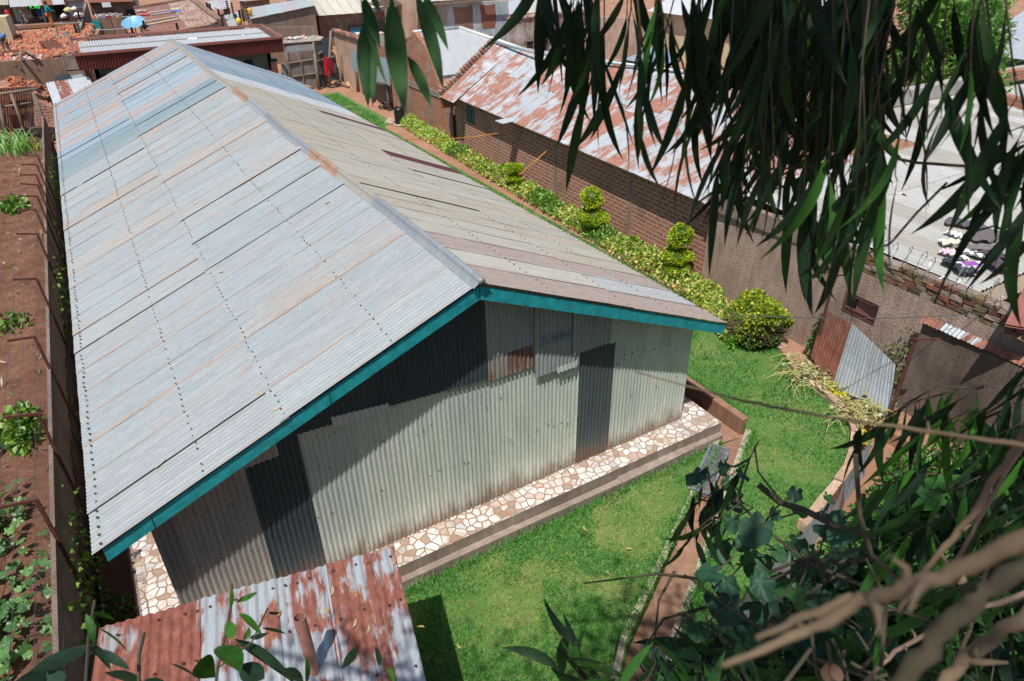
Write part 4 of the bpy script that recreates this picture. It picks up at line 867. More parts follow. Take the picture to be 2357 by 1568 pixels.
def blades(C, L, wdt, pal, bend, mat, name, parent=None, lean=None):
    """arching strap leaves or grass: 3 segments each, tapering"""
    N = len(C); a = NR.uniform(0, 6.283, N); d = np.stack([np.cos(a), np.sin(a), np.zeros(N)], 1); r = np.stack([-np.sin(a), np.cos(a), np.zeros(N)], 1); L = L[:, None]; P = []
    for q, wq in ((0, 1.), (.45, .9), (.8, .55), (1., 0)):
        c = C + d * L * bend[:, None] * q ** 1.8 + np.array([0, 0, 1]) * L * (q - .45 * bend[:, None] * q * q)
        if lean is not None: c = c + lean * L * q
        P += [c - r * wdt[:, None] * wq, c + r * wdt[:, None] * wq] if wq else [c]
    P = np.stack(P, 1); k = P.shape[1]; f = np.array([(0, 1, 3), (0, 3, 2), (2, 3, 5), (2, 5, 4), (4, 5, 6)])
    F = (np.arange(N)[:, None, None] * k + f).reshape(-1, 3); return mass(name, P.reshape(-1, 3), F, np.repeat(pick(pal, N, .25), 5, 0), mat, parent)
p = X(42, 350, 'z', GZ); N = 110; C = np.array([p[0], p[1], GZ]) + NR.normal(0, 1, (N, 3)) * (.42, .6, 0)
tag(blades(C, NR.uniform(.7, 1.35, N), NR.uniform(.025, .05, N), [(.13, .28, .07), (.20, .38, .12), (.30, .46, .2)], NR.uniform(.4, .9, N), M['leaf'], 'maize_clump'), 'clump of arching maize like blades at the far left of the field', 'plant')
p = X(88, 345, 'z', GZ); clump('yellow_flower', 'yellow flower cluster beside the maize clump', 'flower', p, (.2, .2, .35), 60, .12, [(.7, .5, .02), (.65, .55, .05), (.2, .3, .05)])
N = 6500; C = np.stack([NR.uniform(-8, -1.35, N), NR.uniform(-1, 34, N), np.full(N, GZ + .03)], 1); k = NR.random(N) < .35 + .4 * (np.sin(C[:, 1] * .7) > .2)
C = C[k]; o = leaves('field_litter', C, NR.uniform(.06, .28, len(C)), pick([(.36, .24, .14), (.46, .36, .22), (.26, .15, .09), (.5, .42, .3), (.12, .2, .04)], len(C)), M['dry'], None, up=.05, wid=.09, fold=.02); tag(o, 'dry straw, twigs and weeds scattered over the red field', 'litter', None, 'stuff')
# lawn grass: real blades
def lawnpts(poly, n):
    P = np.array(poly); lo, hi = P.min(0), P.max(0); xy = NR.uniform(lo, hi, (n, 2)); return xy[inpoly(xy[:, 0], xy[:, 1], poly)]
def fbm(x, y, s=1.):
    return (np.sin(x * 1.7 * s + 1.3 * np.sin(y * 1.1 * s)) + np.sin(y * 2.3 * s + 1.7 * np.sin(x * .9 * s + 2)) + .6 * np.sin((x * 3.1 + y * 2.7) * s + 1) + .4 * np.sin(x * 7.3 * s - y * 5.1 * s)) / 4
def lawn(xy, name, h0, cols_g, dense=1.):
    f = fbm(xy[:, 0], xy[:, 1], 1.25) + .5 * fbm(xy[:, 0] + 7, xy[:, 1], 3.1)
    for (u, v, r, k) in ((1330, 1235, .9, .55), (1130, 1400, .8, .4), (1560, 1090, .7, .4), (1775, 1000, .6, .6), (1690, 1090, .5, .3), (1640, 790, .6, .5), (1450, 1180, .6, .4)):
        p = X(u, v, 'z', GZ); f = f + k * np.exp(-((xy[:, 0] - p[0]) ** 2 + (xy[:, 1] - p[1]) ** 2) / r ** 2)
    dr = np.clip((f - .11) / .5, 0, 1); dry = NR.random(len(xy)) < dr * .85; keep = NR.random(len(xy)) > dr * .66; xy = xy[keep]; dry = dry[keep]; n = len(xy)
    C = np.stack([xy[:, 0], xy[:, 1], np.full(n, GZ - .005)], 1); L = NR.uniform(.5, 1.2, n) * h0 * np.where(dry, .75, 1); near = np.clip((12 - C[:, 1]) / 14, 0, 1)
    o = blades(C, L, NR.uniform(.0035, .0065, n) * (1.6 - .6 * near), cols_g, NR.uniform(.2, .9, n), M['grass'], name)
    c = pick(cols_g, n, .3); cd_ = pick([(.34, .27, .11), (.42, .34, .16), (.26, .26, .08), (.20, .25, .06)], n, .25); c = np.where(dry[:, None], cd_, c)
    o.data.attributes['tint'].data.foreach_set('color', np.repeat(c, 5, 0).astype(np.float32).ravel()); return tag(o, kind='stuff')
GG = [(.045, .20, .03), (.065, .25, .04), (.095, .29, .05), (.035, .16, .025), (.14, .30, .065)]
lawn(lawnpts(LA, 95000), 'lawn_grass', .075, GG)
lawn(lawnpts([p for p in LB if p[1] < 9] + [(13.1, 9), (10.3, 9)][:0], 1) if False else lawnpts([(10.3, -.55), (10.3, 8), (13.1, 8), (13.0, 1.0), (12.75, .40), (12.47, -.48), (12.3, -1.15), (11.78, -1.84), (10.82, -2.42), (9.36, -2.9), (7.6, -3.3), (6.2, -3.7), (5.95, -3.3), (7.59, -2.3), (10.2, -.66)], 120000), 'lawn_grass', .085, GG)
lawn(lawnpts([(10.4, 8), (10.4, 35), (13.9, 35.4), (13.6, 27), (13.1, 26), (13.1, 8)], 60000), 'lawn_grass', .11, GG)
# longer tufts along the kerbs and drain edges
def edge(P, n, h0): 
    out = []
    for i in range(n):
        k = rnd.randrange(len(P) - 1); q = rnd.random(); out.append((P[k][0] * (1 - q) + P[k + 1][0] * q + rnd.gauss(0, .05), P[k][1] * (1 - q) + P[k + 1][1] * q + rnd.gauss(0, .05)))
    C = np.array([(x, y, GZ) for x, y in out]); N = len(C); return tag(blades(C, NR.uniform(.4, 1.2, N) * h0, NR.uniform(.004, .008, N), GG + [(.1, .32, .03)], NR.uniform(.2, .8, N), M['grass'], 'edge_grass'), kind='stuff')
edge([(2.5, -.78), (9.3, -.78)], 1500, .13); edge([(9.35, -.8), (7.25, -1.9), (5.1, -3.1)], 1600, .14); edge([(10.22, -.8), (7.64, -2.4), (6.0, -3.4)], 1700, .16); edge([(10.43, -.4), (10.43, 6)], 1500, .2)
# ------------------------------------------------------------------ far end of the yard: barrel, posts, logs, iron fence, gate
br = thing('water_barrel', 'black plastic water barrel standing on flat stones beside the hedge', 'barrel')
b = MB(); c = np.array([14.05, 26.05, -.22]); pr = [(.0, .24), (.02, .26), (.10, .26), (.12, .275), (.15, .26), (.40, .265), (.43, .285), (.46, .265), (.66, .26), (.70, .275), (.74, .25), (.80, .2), (.80, .16), (.74, .16)]
n = 24; vs = [c + (r * math.cos(6.2832 * i / n), r * math.sin(6.2832 * i / n), z) for z, r in pr for i in range(n)]
b.add(vs, [(j * n + i, j * n + (i + 1) % n, (j + 1) * n + (i + 1) % n, (j + 1) * n + i) for j in range(len(pr) - 1) for i in range(n)]); b.build('body', M['black'], br, smooth=True)
b = MB(); b.tube([c + (0, 0, .73), c + (0, 0, .735)], .165, 18); b.build('water_surface', M['dark'], br)
b = MB(); b.tube([c + (.21 * math.cos(a), .21 * math.sin(a), .80) for a in np.linspace(0, 6.283, 19)], .018, 6); b.build('rim', M['black'], br); settle(br, c)
def rock(name, label, cat, p, s, col, group=None):
    b = MB(); n = 9; vs = [(0, 0, s[2])]
    for j, (z, r) in enumerate(((.72, .6), (.35, .98), (0, 1), (-.4, .8))):
        for i in range(n): a = 6.283 * i / n + j * .3; k = rnd.uniform(.82, 1.15); vs.append((s[0] * r * k * math.cos(a), s[1] * r * k * math.sin(a), s[2] * z * rnd.uniform(.85, 1.1)))
    fs = [(0, 1 + i, 1 + (i + 1) % n) for i in range(n)] + [(1 + j * n + i, 1 + (j + 1) * n + i, 1 + (j + 1) * n + (i + 1) % n, 1 + j * n + (i + 1) % n) for j in range(3) for i in range(n)]
    b.add(vs, fs, 0, (*col, 0)); o = tag(b.build(name, M['bricks']), label, cat, group); o.location = Vector([float(x) for x in p]); o.rotation_euler.z = rnd.uniform(0, 6); return o
rock('flat_stone', 'flat pale stone under the black water barrel', 'stone', (14.05, 25.95, -.27), (.42, .34, .07), (.46, .33, .24))
rock('rock', 'pale angular rock leaning behind the black barrel', 'stone', (13.75, 26.6, -.25), (.2, .28, .25), (.46, .34, .27))
rock('rock', 'tan boulder at the end of the log pile', 'stone', X(803, 198, 'z', GZ), (.32, .25, .28), (.52, .33, .19))
rock('rock', 'brown rock lying on the soil beside the fence post', 'stone', X(1010, 401, 'z', GZ) if False else X(1517 / 1.7378, 405 / 1.7378, 'z', GZ), (.25, .2, .2), (.45, .30, .21))
rock('rock', 'small brick coloured rock lying on the far soil', 'stone', X(1504 / 1.7378, 420 / 1.7378, 'z', GZ), (.18, .13, .1), (.45, .22, .12))
rock('rock', 'stone at the foot of the plaster wall beside the round bush', 'stone', X(1796, 797, 'z', GZ), (.16, .16, .16), (.4, .29, .21))
c1_ = lambda x, y: ((1050 + x * .2758) / 1.7378, (200 + y * .2758) / 1.7378)
def gz(x, y, z=GZ): return X(*c1_(x, y), 'z', z)
for lab, a, e, r in (('thick pale log lying lowest in the pile by the wall', (1060, 500), (1265, 562), .085), ('thin branch lying across the log pile', (1090, 468), (1345, 530), .05), ('short crooked log behind the thick one', (1110, 480), (1230, 535), .07), ('broken dark stick on top of the log pile', (1150, 490), (1350, 555), .04)):
    A, E = gz(*a), gz(*e); A[2] += r; E[2] += r + .03; b = MB(); m = (A + E) / 2 + (0, 0, .06); b.tube([A, A * .6 + m * .4, m, E], [r, r * .95, r * .9, r * .75], 8); tag(b.build('log', M['wood'], smooth=True), lab, 'log', 'logs stacked by the pink wall')
# pink plastered wall with scratched letters
pk = thing('pink_wall', 'pinkish beige plastered wall with red letters at the far right end of the yard', 'wall')
A = gz(1130, 460); B_ = np.array([wx_(28) + .35, 26.4, 0]); A[0] += .0
tA = X(772, 92, 'y', A[1])[2]; Bx = lambda t: np.array([A[0] + (B_[0] - A[0]) * t, A[1] + (B_[1] - A[1]) * t])
b = MB(); wallbox(b, Bx(0), Bx(.55), -.5, 2.85, 2.75, .25, dirx=1); b.build('plaster_wall', M['pinkp'], pk)
b = MB(); wallbox(b, Bx(.55), Bx(1), -.5, 2.9, 2.8, .25); b.build('brick_wall', M['bricko'], pk)
b = MB(); wallbox(b, Bx(.5) - (.03, 0), Bx(1) - (.03, 0), -.5, 1.55, 1.55, .03); b.build('lower_render', M['brownp'], pk)
b = MB(); d_ = unit(Bx(1) - Bx(0))
for i in range(20):
    q = Bx(.02 + i * .028); b.box((q[0], q[1], 2.86 + rnd.uniform(-.02, .03)), (.3, .35, .14), 0, (*rnd.choice([(.34, .15, .10), (.42, .24, .17), (.28, .13, .08)]), 0), jit=.03)
b.build('brick_coping', M['bricks'], pk)
tc = bpy.data.curves.new('scratched_letters', 'FONT'); tc.body = 'L7OD'; tc.size = .55; tc.extrude = .002; tc.align_x = 'CENTER'; tc.offset = -.012
to = bpy.data.objects.new('scratched_letters', tc); COL.objects.link(to); bpy.context.view_layer.update()
me = bpy.data.meshes.new_from_object(to.evaluated_get(bpy.context.evaluated_depsgraph_get())); bpy.data.objects.remove(to); me.materials.clear(); me.materials.append(M['inkr'])
lt = bpy.data.objects.new('scratched_letters', me); COL.objects.link(lt); lt.parent = pk
q = X(812, 143, 'x', float(Bx(.2)[0])); tw = (q[1] - A[1]) / (B_[1] - A[1]); nrm_ = np.array([d_[1], -d_[0]]); pxy = Bx(tw) + np.array([-.02, 0])
lt.matrix_world = Matrix.Translation((pxy[0], pxy[1], 1.7)) @ Matrix(((d_[0], 0, nrm_[0], 0), (d_[1], 0, nrm_[1], 0), (0, 1, 0, 0), (0, 0, 0, 1)))
settle(pk, (*Bx(.5), -.3))
fs = thing('sheet_fence', 'blue grey iron sheets hung high on timber posts in front of the pink wall', 'fence')
SX = lambda u, v: X(*c1_(u, v), 'x', 14.55)
b = MB(); b.corr(SX(1260, -10), SX(1410, 40), SX(1425, 345), SX(1290, 275), rows=4, col=(.38, .43, .48, .30), jit=.01); b.corr(SX(1400, 30), SX(1600, 95), SX(1640, 455), SX(1425, 345), rows=4, col=(.35, .41, .46, .28), jit=.01); b.corr(SX(1590, 85), SX(1715, 105), SX(1770, 480), SX(1640, 455), rows=4, col=(.38, .42, .45, .42), jit=.01); b.corr(SX(1710, 100), SX(1828, 130), SX(1852, 525), SX(1765, 480), rows=4, col=(.36, .43, .49, .28), jit=.01); b.build('sheet', M['iron'], fs, smooth=True)
for u, v, ut, vt in ((1385, 610, 1345, 300), (1610, 760, 1590, 400), (1838, 885, 1800, 470)):
    f_ = gz(u, v); t_ = np.array([f_[0] + .05, f_[1], 1.75]); b = MB(); b.tube([f_ - (0, 0, .2), (f_ + t_) / 2 + (.02, .02, 0), t_], [.09, .085, .075], 8); b.build('post', M['wood'], fs, smooth=True)
settle(fs, (14.6, 29, -.3))
# concrete bracket on timber behind it
cb = thing('concrete_bracket', 'stepped concrete block resting on timber struts above the iron fence', 'concrete block')
c3_ = lambda x, y: ((1080 + x * .2376) / 1.7378, (y * .2376) / 1.7378)
yy = 28.2; Q = lambda x, y: X(*c3_(x, y), 'y', yy); pts = [Q(1915, 615), Q(2035, 640), Q(2060, 860), Q(2015, 840), Q(2000, 760), Q(1925, 730)]
b = MB(); b.slab(pts, (0, -1, 0), -.01); b.slab([p for p in pts], (0, -1, 0), .6); b.build('block', M['concg'], cb)
b = MB(); b.bar(Q(1930, 735), Q(1945, 940), .1); b.bar(Q(1990, 770), Q(2000, 960), .1); b.build('strut', M['wood'], cb); settle(cb, Q(1960, 950))
# gate of iron sheets and dark tall sheets, posts, red cloths
gt = thing('sheet_gate', 'weathered gate of corrugated sheets in a rough timber frame at the far end', 'gate')
yg = 37.85; G = lambda x, y, dy=0: X(*c1_(x, y), 'y', yg + dy)
b = MB(); b.corr(G(385, 190), G(560, 165), G(600, 490), G(430, 420), rows=4, col=(.26, .235, .225, .25), jit=.006); b.corr(G(555, 170), G(735, 140), G(805, 575), G(590, 480), rows=4, col=(.28, .25, .24, .25), jit=.006); b.build('sheet', M['iron'], gt, smooth=True)
b = MB()
for a, e in (((380, 195), (735, 138)), ((430, 395), (780, 340)), ((370, 190), (430, 480)), ((555, 165), (605, 520)), ((735, 140), (815, 580))): b.tube([G(*a, -.06), (G(*a, -.06) + G(*e, -.06)) / 2 + NR.normal(0, .02, 3), G(*e, -.06)], .05, 6)
b.build('timber_frame', M['wood'], gt); b = MB(); b.corr(G(265, 205), G(365, 205), G(380, 400), G(275, 370), rows=3, col=(.36, .35, .35, .25)); b.build('side_sheet', M['iron'], gt, smooth=True); settle(gt, G(600, 500))
ft = thing('dark_sheet_fence', 'tall dark corrugated fence on leaning poles beside the far gate', 'fence')
yf = 38.1; F_ = lambda x, y, dy=0: X(*c1_(x, y), 'y', yf + dy)
b = MB(); b.corr(F_(725, 0), F_(860, -70), F_(925, 500), F_(830, 560), rows=4, col=(.085, .10, .12, .15)); b.corr(F_(850, -165), F_(985, -190), F_(1000, 470), F_(920, 510), rows=4, col=(.075, .09, .11, .12)); b.corr(F_(990, 0), F_(1050, 60), F_(1120, 430), F_(1000, 450), rows=4, col=(.10, .105, .11, .3)); b.build('sheet', M['iron'], ft, smooth=True)
b = MB()
for a, e in (((800, 160), (1060, 90)), ((810, 350), (1075, 310)), ((810, 60), (870, 20))): b.tube([F_(*a, -.08), F_(*e, -.08)], .05, 6)
b.build('rail', M['wood'], ft); settle(ft, F_(900, 500))
for lab, a, e, r in (('tall leaning pole with forked tip behind the red cloths', (990, -280), (965, 550), .1), ('thin leaning pole carrying the bright red cloth', (865, -25), (925, 530), .08), ('squared grey post at the right edge of the sheet gate', (755, 50), (815, 575), .11), ('slender pole rising beside the gate frame', (735, -120), (840, 565), .07)):
    f_ = X(*c1_(*e), 'z', GZ); t_ = X(*c1_(*a), 'y', f_[1] + .1); b = MB(); b.tube([f_ - (0, 0, .3), f_ * .5 + t_ * .5 + NR.normal(0, .03, 3), t_], [r, r * .9, r * .7], 8); tag(b.build('wooden_pole', M['wood'], smooth=True), lab, 'pole', 'rough poles by the far gate')
def drape(name, label, P, wd, col, cat='cloth', depth=.22, group=None, seed=0):
    """hanging cloth: a pleated tube-like sheet following the points P down"""
    b = MB(); n = 14; vs = []
    for j, p in enumerate(P):
        q = j / (len(P) - 1)
        for i in range(n):
            s_ = i / (n - 1) - .5; vs.append(p + np.array([s_ * wd[j] * .9, -.1 - depth * .5 * abs(math.sin(i * 1.9 + seed)) * (.4 + .6 * q) - .05 * math.cos(s_ * 3), .05 * math.sin(i * 2.3 + j)]))
    b.add(vs, [(j * n + i, j * n + i + 1, (j + 1) * n + i + 1, (j + 1) * n + i) for j in range(len(P) - 1) for i in range(n - 1)], 0, (*col, 0)); b.add([v + np.array([0, .06, 0]) for v in vs], [((j + 1) * n + i, (j + 1) * n + i + 1, j * n + i + 1, j * n + i) for j in range(len(P) - 1) for i in range(n - 1)], 0, (*col, 0))
    return tag(b.build(name, M['cloth'], smooth=True), label, cat, group)
K = lambda x, y: X(*c1_(x, y), 'y', 37.35)
drape('red_cloth', 'bright red cloth hanging from the thin leaning pole', [K(895, 90), K(905, 180), K(910, 260), K(915, 330), K(940, 400)], [.12, .3, .34, .3, .1], (.60, .012, .02), group='cloths on the poles', seed=1)
drape('dark_red_cloth', 'dark red shawl bundled over the tall pole beside the red cloth', [K(955, 115), K(965, 170), K(975, 220), K(985, 290), K(995, 365)], [.3, .55, .5, .32, .12], (.22, .008, .03), group='cloths on the poles', seed=2)
clump('weed_tuft', 'green weeds growing in the corner between dark fence and pink wall', 'weeds', gz(1100, 440), (.35, .5, .7), 260, .2, WG)
clump('purple_plant', 'small dark purple plant at the foot of the middle fence post', 'plant', gz(1790, 850), (.3, .35, .4), 200, .14, [(.06, .02, .05), (.10, .04, .07), (.08, .08, .03)])
# ------------------------------------------------------------------ background: the neighbourhood beyond the yard
k1 = lambda x, y: (x * .13672, y * .13672)
k2 = lambda x, y: ((520 + x * .2376) / 1.7378, y * .13672)
k4 = lambda x, y: ((1640 + x * .2376) / 1.7378, y * .13672)
Y = lambda q, y: X(*q, 'y', y)
def down(p, z): return np.array([p[0], p[1], z])
def face(b, top, z, mi=0, th=0, col=(1, 1, 1, 0)):
    """a wall hanging from its top edge points down to height z, with thickness"""
    for p, q in zip(top[:-1], top[1:]):
        p = np.array(p); q = np.array(q); d = unit((q - p) * (1, 1, 0)); n = np.array([-d[1], d[0], 0]) * (th or .2)
        V = [p, q, down(q, z), down(p, z)]; V2 = [v + n for v in V]
        b.add(V + V2, [(0, 3, 2, 1), (4, 5, 6, 7), (0, 1, 5, 4), (1, 2, 6, 5), (0, 4, 7, 3)], mi, col)
# maroon parapet house
mh = thing('parapet_house', 'low grey green house with a maroon corrugated parapet and white roof beyond the shed', 'house')
yF = 33.4; tl, tr_ = Y(k1(1222, 940), yF), Y((649, 89), yF); bl, brr = Y(k1(1312, 1172), yF), Y((654, 121), yF)
zt = (tl[2] + tr_[2]) / 2; zb = (bl[2] + brr[2]) / 2; xl, xr = tl[0] + .1, tr_[0]
bkl, bkr = Y(k1(1150, 680), 38.0), Y(k2(2170, 448), 38.0); zk = (bkl[2] + bkr[2]) / 2; xkl, xkr = xl, xr + .1
b = MB(); b.corr((xl, yF, zt), (xr, yF, zt), (xr, yF + .03, zb), (xl, yF + .03, zb), pitch=.13, amp=.03, rows=3, col=(.14, .028, .022, 0)); 
b.corr((xl, 38, zk), (xl, yF, zt), (xl + .02, yF, zb), (xl + .02, 38, zb), pitch=.13, amp=.03, rows=2, col=(.14, .028, .022, 0)); b.build('parapet', M['iron'], mh, smooth=True)
b = MB()
b.bar((xl - .05, yF, zt + .05), (xr + .05, yF, zt + .05), .16, .12); b.bar((xl - .05, yF, zt + .05), (xl - .05, 38.1, zk + .05), .16, .12); b.bar((xl - .05, 38, zk + .05), (xr + .05, 38, zk + .05), .16, .12); b.bar((xr, yF, zt + .05), (xr, 38, zk + .05), .16, .12); b.bar((xl, yF + .12, zb), (xr, yF + .12, zb), .06, .05); b.build('parapet_coping', M['maroonl'], mh)
b = MB()
for (ya, za), (yb, zb_) in (((yF + .15, zt - .10), (36.3, zt + (zk - zt) * .6 - .1)), ((36.2, zt + (zk - zt) * .6 - .07), (37.9, zk - .08))):
    b.corr((xl + .3, yb, zb_), (xr - .25, yb, zb_), (xr - .25, ya, za), (xl + .3, ya, za), pitch=.13, amp=.028, rows=3, col=(.50, .51, .52, .1))
b.build('roof', M['iron'], mh, smooth=True)
b = MB(); face(b, [(xl + .6, 34.1, zb + .3), (xr - .6, 34.1, zb + .3), (xr - .6, 38, zb + .3)], -.6); face(b, [(xl + .6, 38, zb + .3), (xl + .6, 34.1, zb + .3)], -.6); b.build('wall', M['greenp'], mh)
b = MB(); wq = [Y(q, 34.05) for q in ((590, 152), (622, 158))]
wx0, wx1, wz = 9.0, 10.0, 1.62
for a, e in (((wx0, wz), (wx1 + .1, wz)), ((wx0, .4), (wx0, wz)), ((wx1, .4), (wx1, wz))): b.bar((a[0], 34.04, a[1]), (e[0], 34.04, e[1]), .12, .14)
f = b.build('window_frame', M['pinkt'], mh); b = MB(); b.box(((wx0 + wx1) / 2, 34.06, 1.0), (.9, .04, 1.2)); b.build('pane', M['glassd'], f)
b = MB(); v_ = Y(k2(1995, 1065), 34.05); b.box(v_, (.42, .1, .32)); b.build('vent', M['dark'], mh)
for xx in (xr - .55, xl + .95):
    b = MB(); b.box((xx, 34.0, .9), (.3, .3, 2.4)); b.build('corner_pilaster', M['pinkt'], mh); b = MB(); b.box((xx, 34.0, 2.17), (.36, .36, .15)); b.build('pilaster_cap', M['black'], mh)
b = MB(); b.box(Y(k2(1895, 618), 36.2) + (0, 0, .05), (.1, .1, .1), jit=.02); b.box(Y(k2(1750, 690), 35) + (0, 0, .02), (.5, .2, .03), jit=.03); b.box(Y(k2(1050, 655), 36) + (0, 0, .02), (.45, .12, .03), jit=.03); b.build('roof_debris', M['tint'], mh)['kind'] = 'stuff'
settle(mh, ((xl + xr) / 2, 36, -.5))
# lean-to, post fence and bricks at the far left
lt_ = thing('lean_to_roof', 'small lean-to roof of pale iron with rust streaks at the shed far left corner', 'shed')
A, B_, C_, D_ = Y((105, 191), 34.2), Y((203, 176), 34.2), Y((222, 210), 31.4), Y((123, 241), 31.4)
b = MB(); m1 = (A + B_) / 2 * 1.0; m2 = (C_ + D_) / 2
def lerp(a, c, t): return a + (c - a) * t
for t0, t1, ru in ((0, .2, .25), (.2, .5, .52), (.48, 1, .3)): b.corr(lerp(A, B_, t0), lerp(A, B_, t1) + (0, 0, .01), lerp(D_, C_, t1) + (0, 0, .01), lerp(D_, C_, t0), rows=5, pitch=.1, amp=.014, col=(.55, .57, .58, ru), jit=.01)
b.build('roof', M['flake'], lt_, smooth=True); b = MB(); face(b, [D_ + (.1, .15, -.08), C_ + (0, .15, -.08)], -.5); face(b, [A + (.1, 0, -.1), D_ + (.1, .15, -.08)], -.5); b.build('wall', M['woodd'], lt_); settle(lt_, D_)
c5_ = lambda x, y: (x * .297 / 1.7378, (150 + y * .297) / 1.7378)
for lab, P, col in (('black iron sheet leaning against the mud wall', ((730, 520), (930, 480), (1000, 580), (740, 600)), (.03, .045, .055, 0)), ('grey iron scrap leaning behind the lean-to roof', ((945, 520), (1110, 485), (1140, 560), (960, 590)), (.3, .36, .38, .1))):
    b = MB(); q = [Y(c5_(*p), 38.6) for p in P]; b.corr(q[0], q[1], q[2] - (0, .3, .4), q[3] - (0, .3, .4), rows=3, pitch=.1, col=col); tag(b.build('iron_sheet', M['iron'], smooth=True), lab, 'iron sheet')
pf = thing('post_fence', 'dark rusty sheet fence on rough poles at the far left corner of the field', 'fence')
yp = 33.4; Z5 = lambda x, y, d=0: Y(c5_(x, y), yp + d)
b = MB(); b.corr(Z5(-300, 700, .2), Z5(440, 660, .2), Z5(470, 1210, .2), Z5(-250, 1330, .2), rows=4, pitch=.1, amp=.014, col=(.16, .13, .12, .55)); b.build('sheet', M['iron'], pf, smooth=True)
b = MB()
for a, e, r in (((0, 760), (505, 690), .06), ((0, 940), (420, 880), .055), ((-200, 1290), (540, 1215), .05)): b.tube([Z5(*a), Z5(*e)], r, 6)
for a, e, r in (((150, 760), (340, 1310), .085), ((-30, 860), (90, 1320), .12), ((440, 740), (740, 1500), .08)): b.tube([Z5(*a, -.12), (Z5(*a, -.12) + Z5(*e, -.12)) / 2 + (.03, 0, 0), Z5(*e, -.12)], [r * .8, r * .9, r], 7)
b.build('pole_frame', M['wood'], pf, smooth=True); b = MB(); b.quad(Z5(360, 640, -.2), Z5(560, 700, -.4), Z5(590, 1280, -.6), Z5(370, 1300, -.5)); b.build('chicken_wire', M['net'], pf); settle(pf, Z5(0, 1300))
yb = 35.6; bt = [Y(c5_(x, y), yb) for x, y in ((-300, 560), (0, 535), (160, 520), (370, 545), (590, 650))]
proto = None; nbr = 0
b0 = MB(); b0.box((0, 0, 0), (.26, .125, .09), jit=.006); bmesh_ = [None] * 3
for i, c in enumerate(((.46, .16, .075), (.40, .125, .06), (.36, .17, .11))):
    bb = MB(); bb.box((0, 0, 0), (.26, .125, .09), 0, (*c, 0), jit=.008); o = bb.build('clay_brick', M['bricks']); bmesh_[i] = o
for k in range(230):
    x = rnd.uniform(bt[0][0] + 1.2, bt[-1][0]); zt_ = np.interp(x, [p[0] for p in bt], [p[2] for p in bt]); dy = rnd.uniform(-.8, .5); z = zt_ - abs(dy) * .55 - rnd.random() ** 1.5 * .5 - .03
    o = bmesh_[k % 3] if k < 3 else bmesh_[k % 3].copy()
    if k >= 3: COL.objects.link(o)
    o.location = (x, yb + dy, z); o.rotation_euler = (rnd.uniform(-.5, .5), rnd.uniform(-.5, .5), rnd.uniform(0, 3.1)); tag(o, 'loose orange clay brick in the heap behind the far left post fence', 'brick', 'loose clay bricks heaped behind the post fence')
b = MB(); vs = []
xs_ = np.linspace(bt[0][0], bt[-1][0] + .1, 14)
for x in xs_:
    zt_ = np.interp(x, [p[0] for p in bt], [p[2] for p in bt]) - .14
    for dy, q in ((-1.5, -.5), (-1.0, zt_ - .75), (-.5, zt_ - .3), (0, zt_), (.5, zt_ - .3), (1.2, -.5)): vs.append((x, yb + dy, q))
b.add(vs, [(i * 6 + j, (i + 1) * 6 + j, (i + 1) * 6 + j + 1, i * 6 + j + 1) for i in range(13) for j in range(5)]); tag(b.build('brick_heap_core', M['brickd']), 'packed lower bricks of the heap behind the post fence', 'brick heap')
# rubble terrace
PZ = 2.42
tw = thing('retaining_wall', 'smooth mud rendered wall holding up the brick rubble at the far left', 'wall')
b = MB(); face(b, [Y((-120, 150), 40), Y(k1(0, 1042), 40), Y(k1(1130, 975), 40)], -.6, th=.4); b.build('mud_wall', M['mud'], tw); b = MB(); m_ = Y(k1(1200, 1050), 39.9); b.box(m_, (.75, .4, .75), jit=.04); b.box(m_ + (.1, 0, -.7), (.75, .4, .5), jit=.04); b.build('concrete_block', M['conc'], tw); settle(tw, (-3, 40, -.5))
b = MB(); b.prism([(-14, 40.3), (1.25, 40.3), (3.6, 62), (3.6, 75), (-14, 75)], 0, PZ - .1); tag(b.build('rubble_terrace', M['yardsoil']), kind='structure')
N = 9000; x = NR.uniform(-9.5, 2.6, N); y = NR.uniform(40.2, 55.8, N); k = x < 1.2 + (y - 40) * .085; x, y = x[k], y[k]; N = len(x)
hz_ = .12 * np.sin(x * 1.1) + .12 * np.sin(y * .8 + x) + .1 * np.sin(y * 2.1)
C = np.stack([x, y, PZ + .02 + hz_ * .6 + NR.random(N) * .08], 1); S = NR.uniform(.05, .15, N)[:, None, None] * NR.uniform(.5, 1.1, (N, 1, 3))
cube = np.array([[i, j, k] for i in (-1, 1) for j in (-1, 1) for k in (-1, 1)], float); Pn = cube[None] * S * .75; Q = NR.normal(size=(N, 4)); Q /= np.linalg.norm(Q, axis=1, keepdims=True)
w_, a_, b_, c_ = Q.T; R3 = np.stack([1 - 2 * (b_**2 + c_**2), 2 * (a_*b_ - c_*w_), 2 * (a_*c_ + b_*w_), 2 * (a_*b_ + c_*w_), 1 - 2 * (a_**2 + c_**2), 2 * (b_*c_ - a_*w_), 2 * (a_*c_ - b_*w_), 2 * (b_*c_ + a_*w_), 1 - 2 * (a_**2 + b_**2)], 1).reshape(N, 3, 3)
Pn = np.einsum('nij,nkj->nki', R3, Pn) + C[:, None] + NR.normal(0, .012, (N, 8, 3)); F = (np.arange(N)[:, None, None] * 8 + np.array([(0, 1, 3, 2), (4, 6, 7, 5), (0, 4, 5, 1), (2, 3, 7, 6), (0, 2, 6, 4), (1, 5, 7, 3)])).reshape(-1, 4)
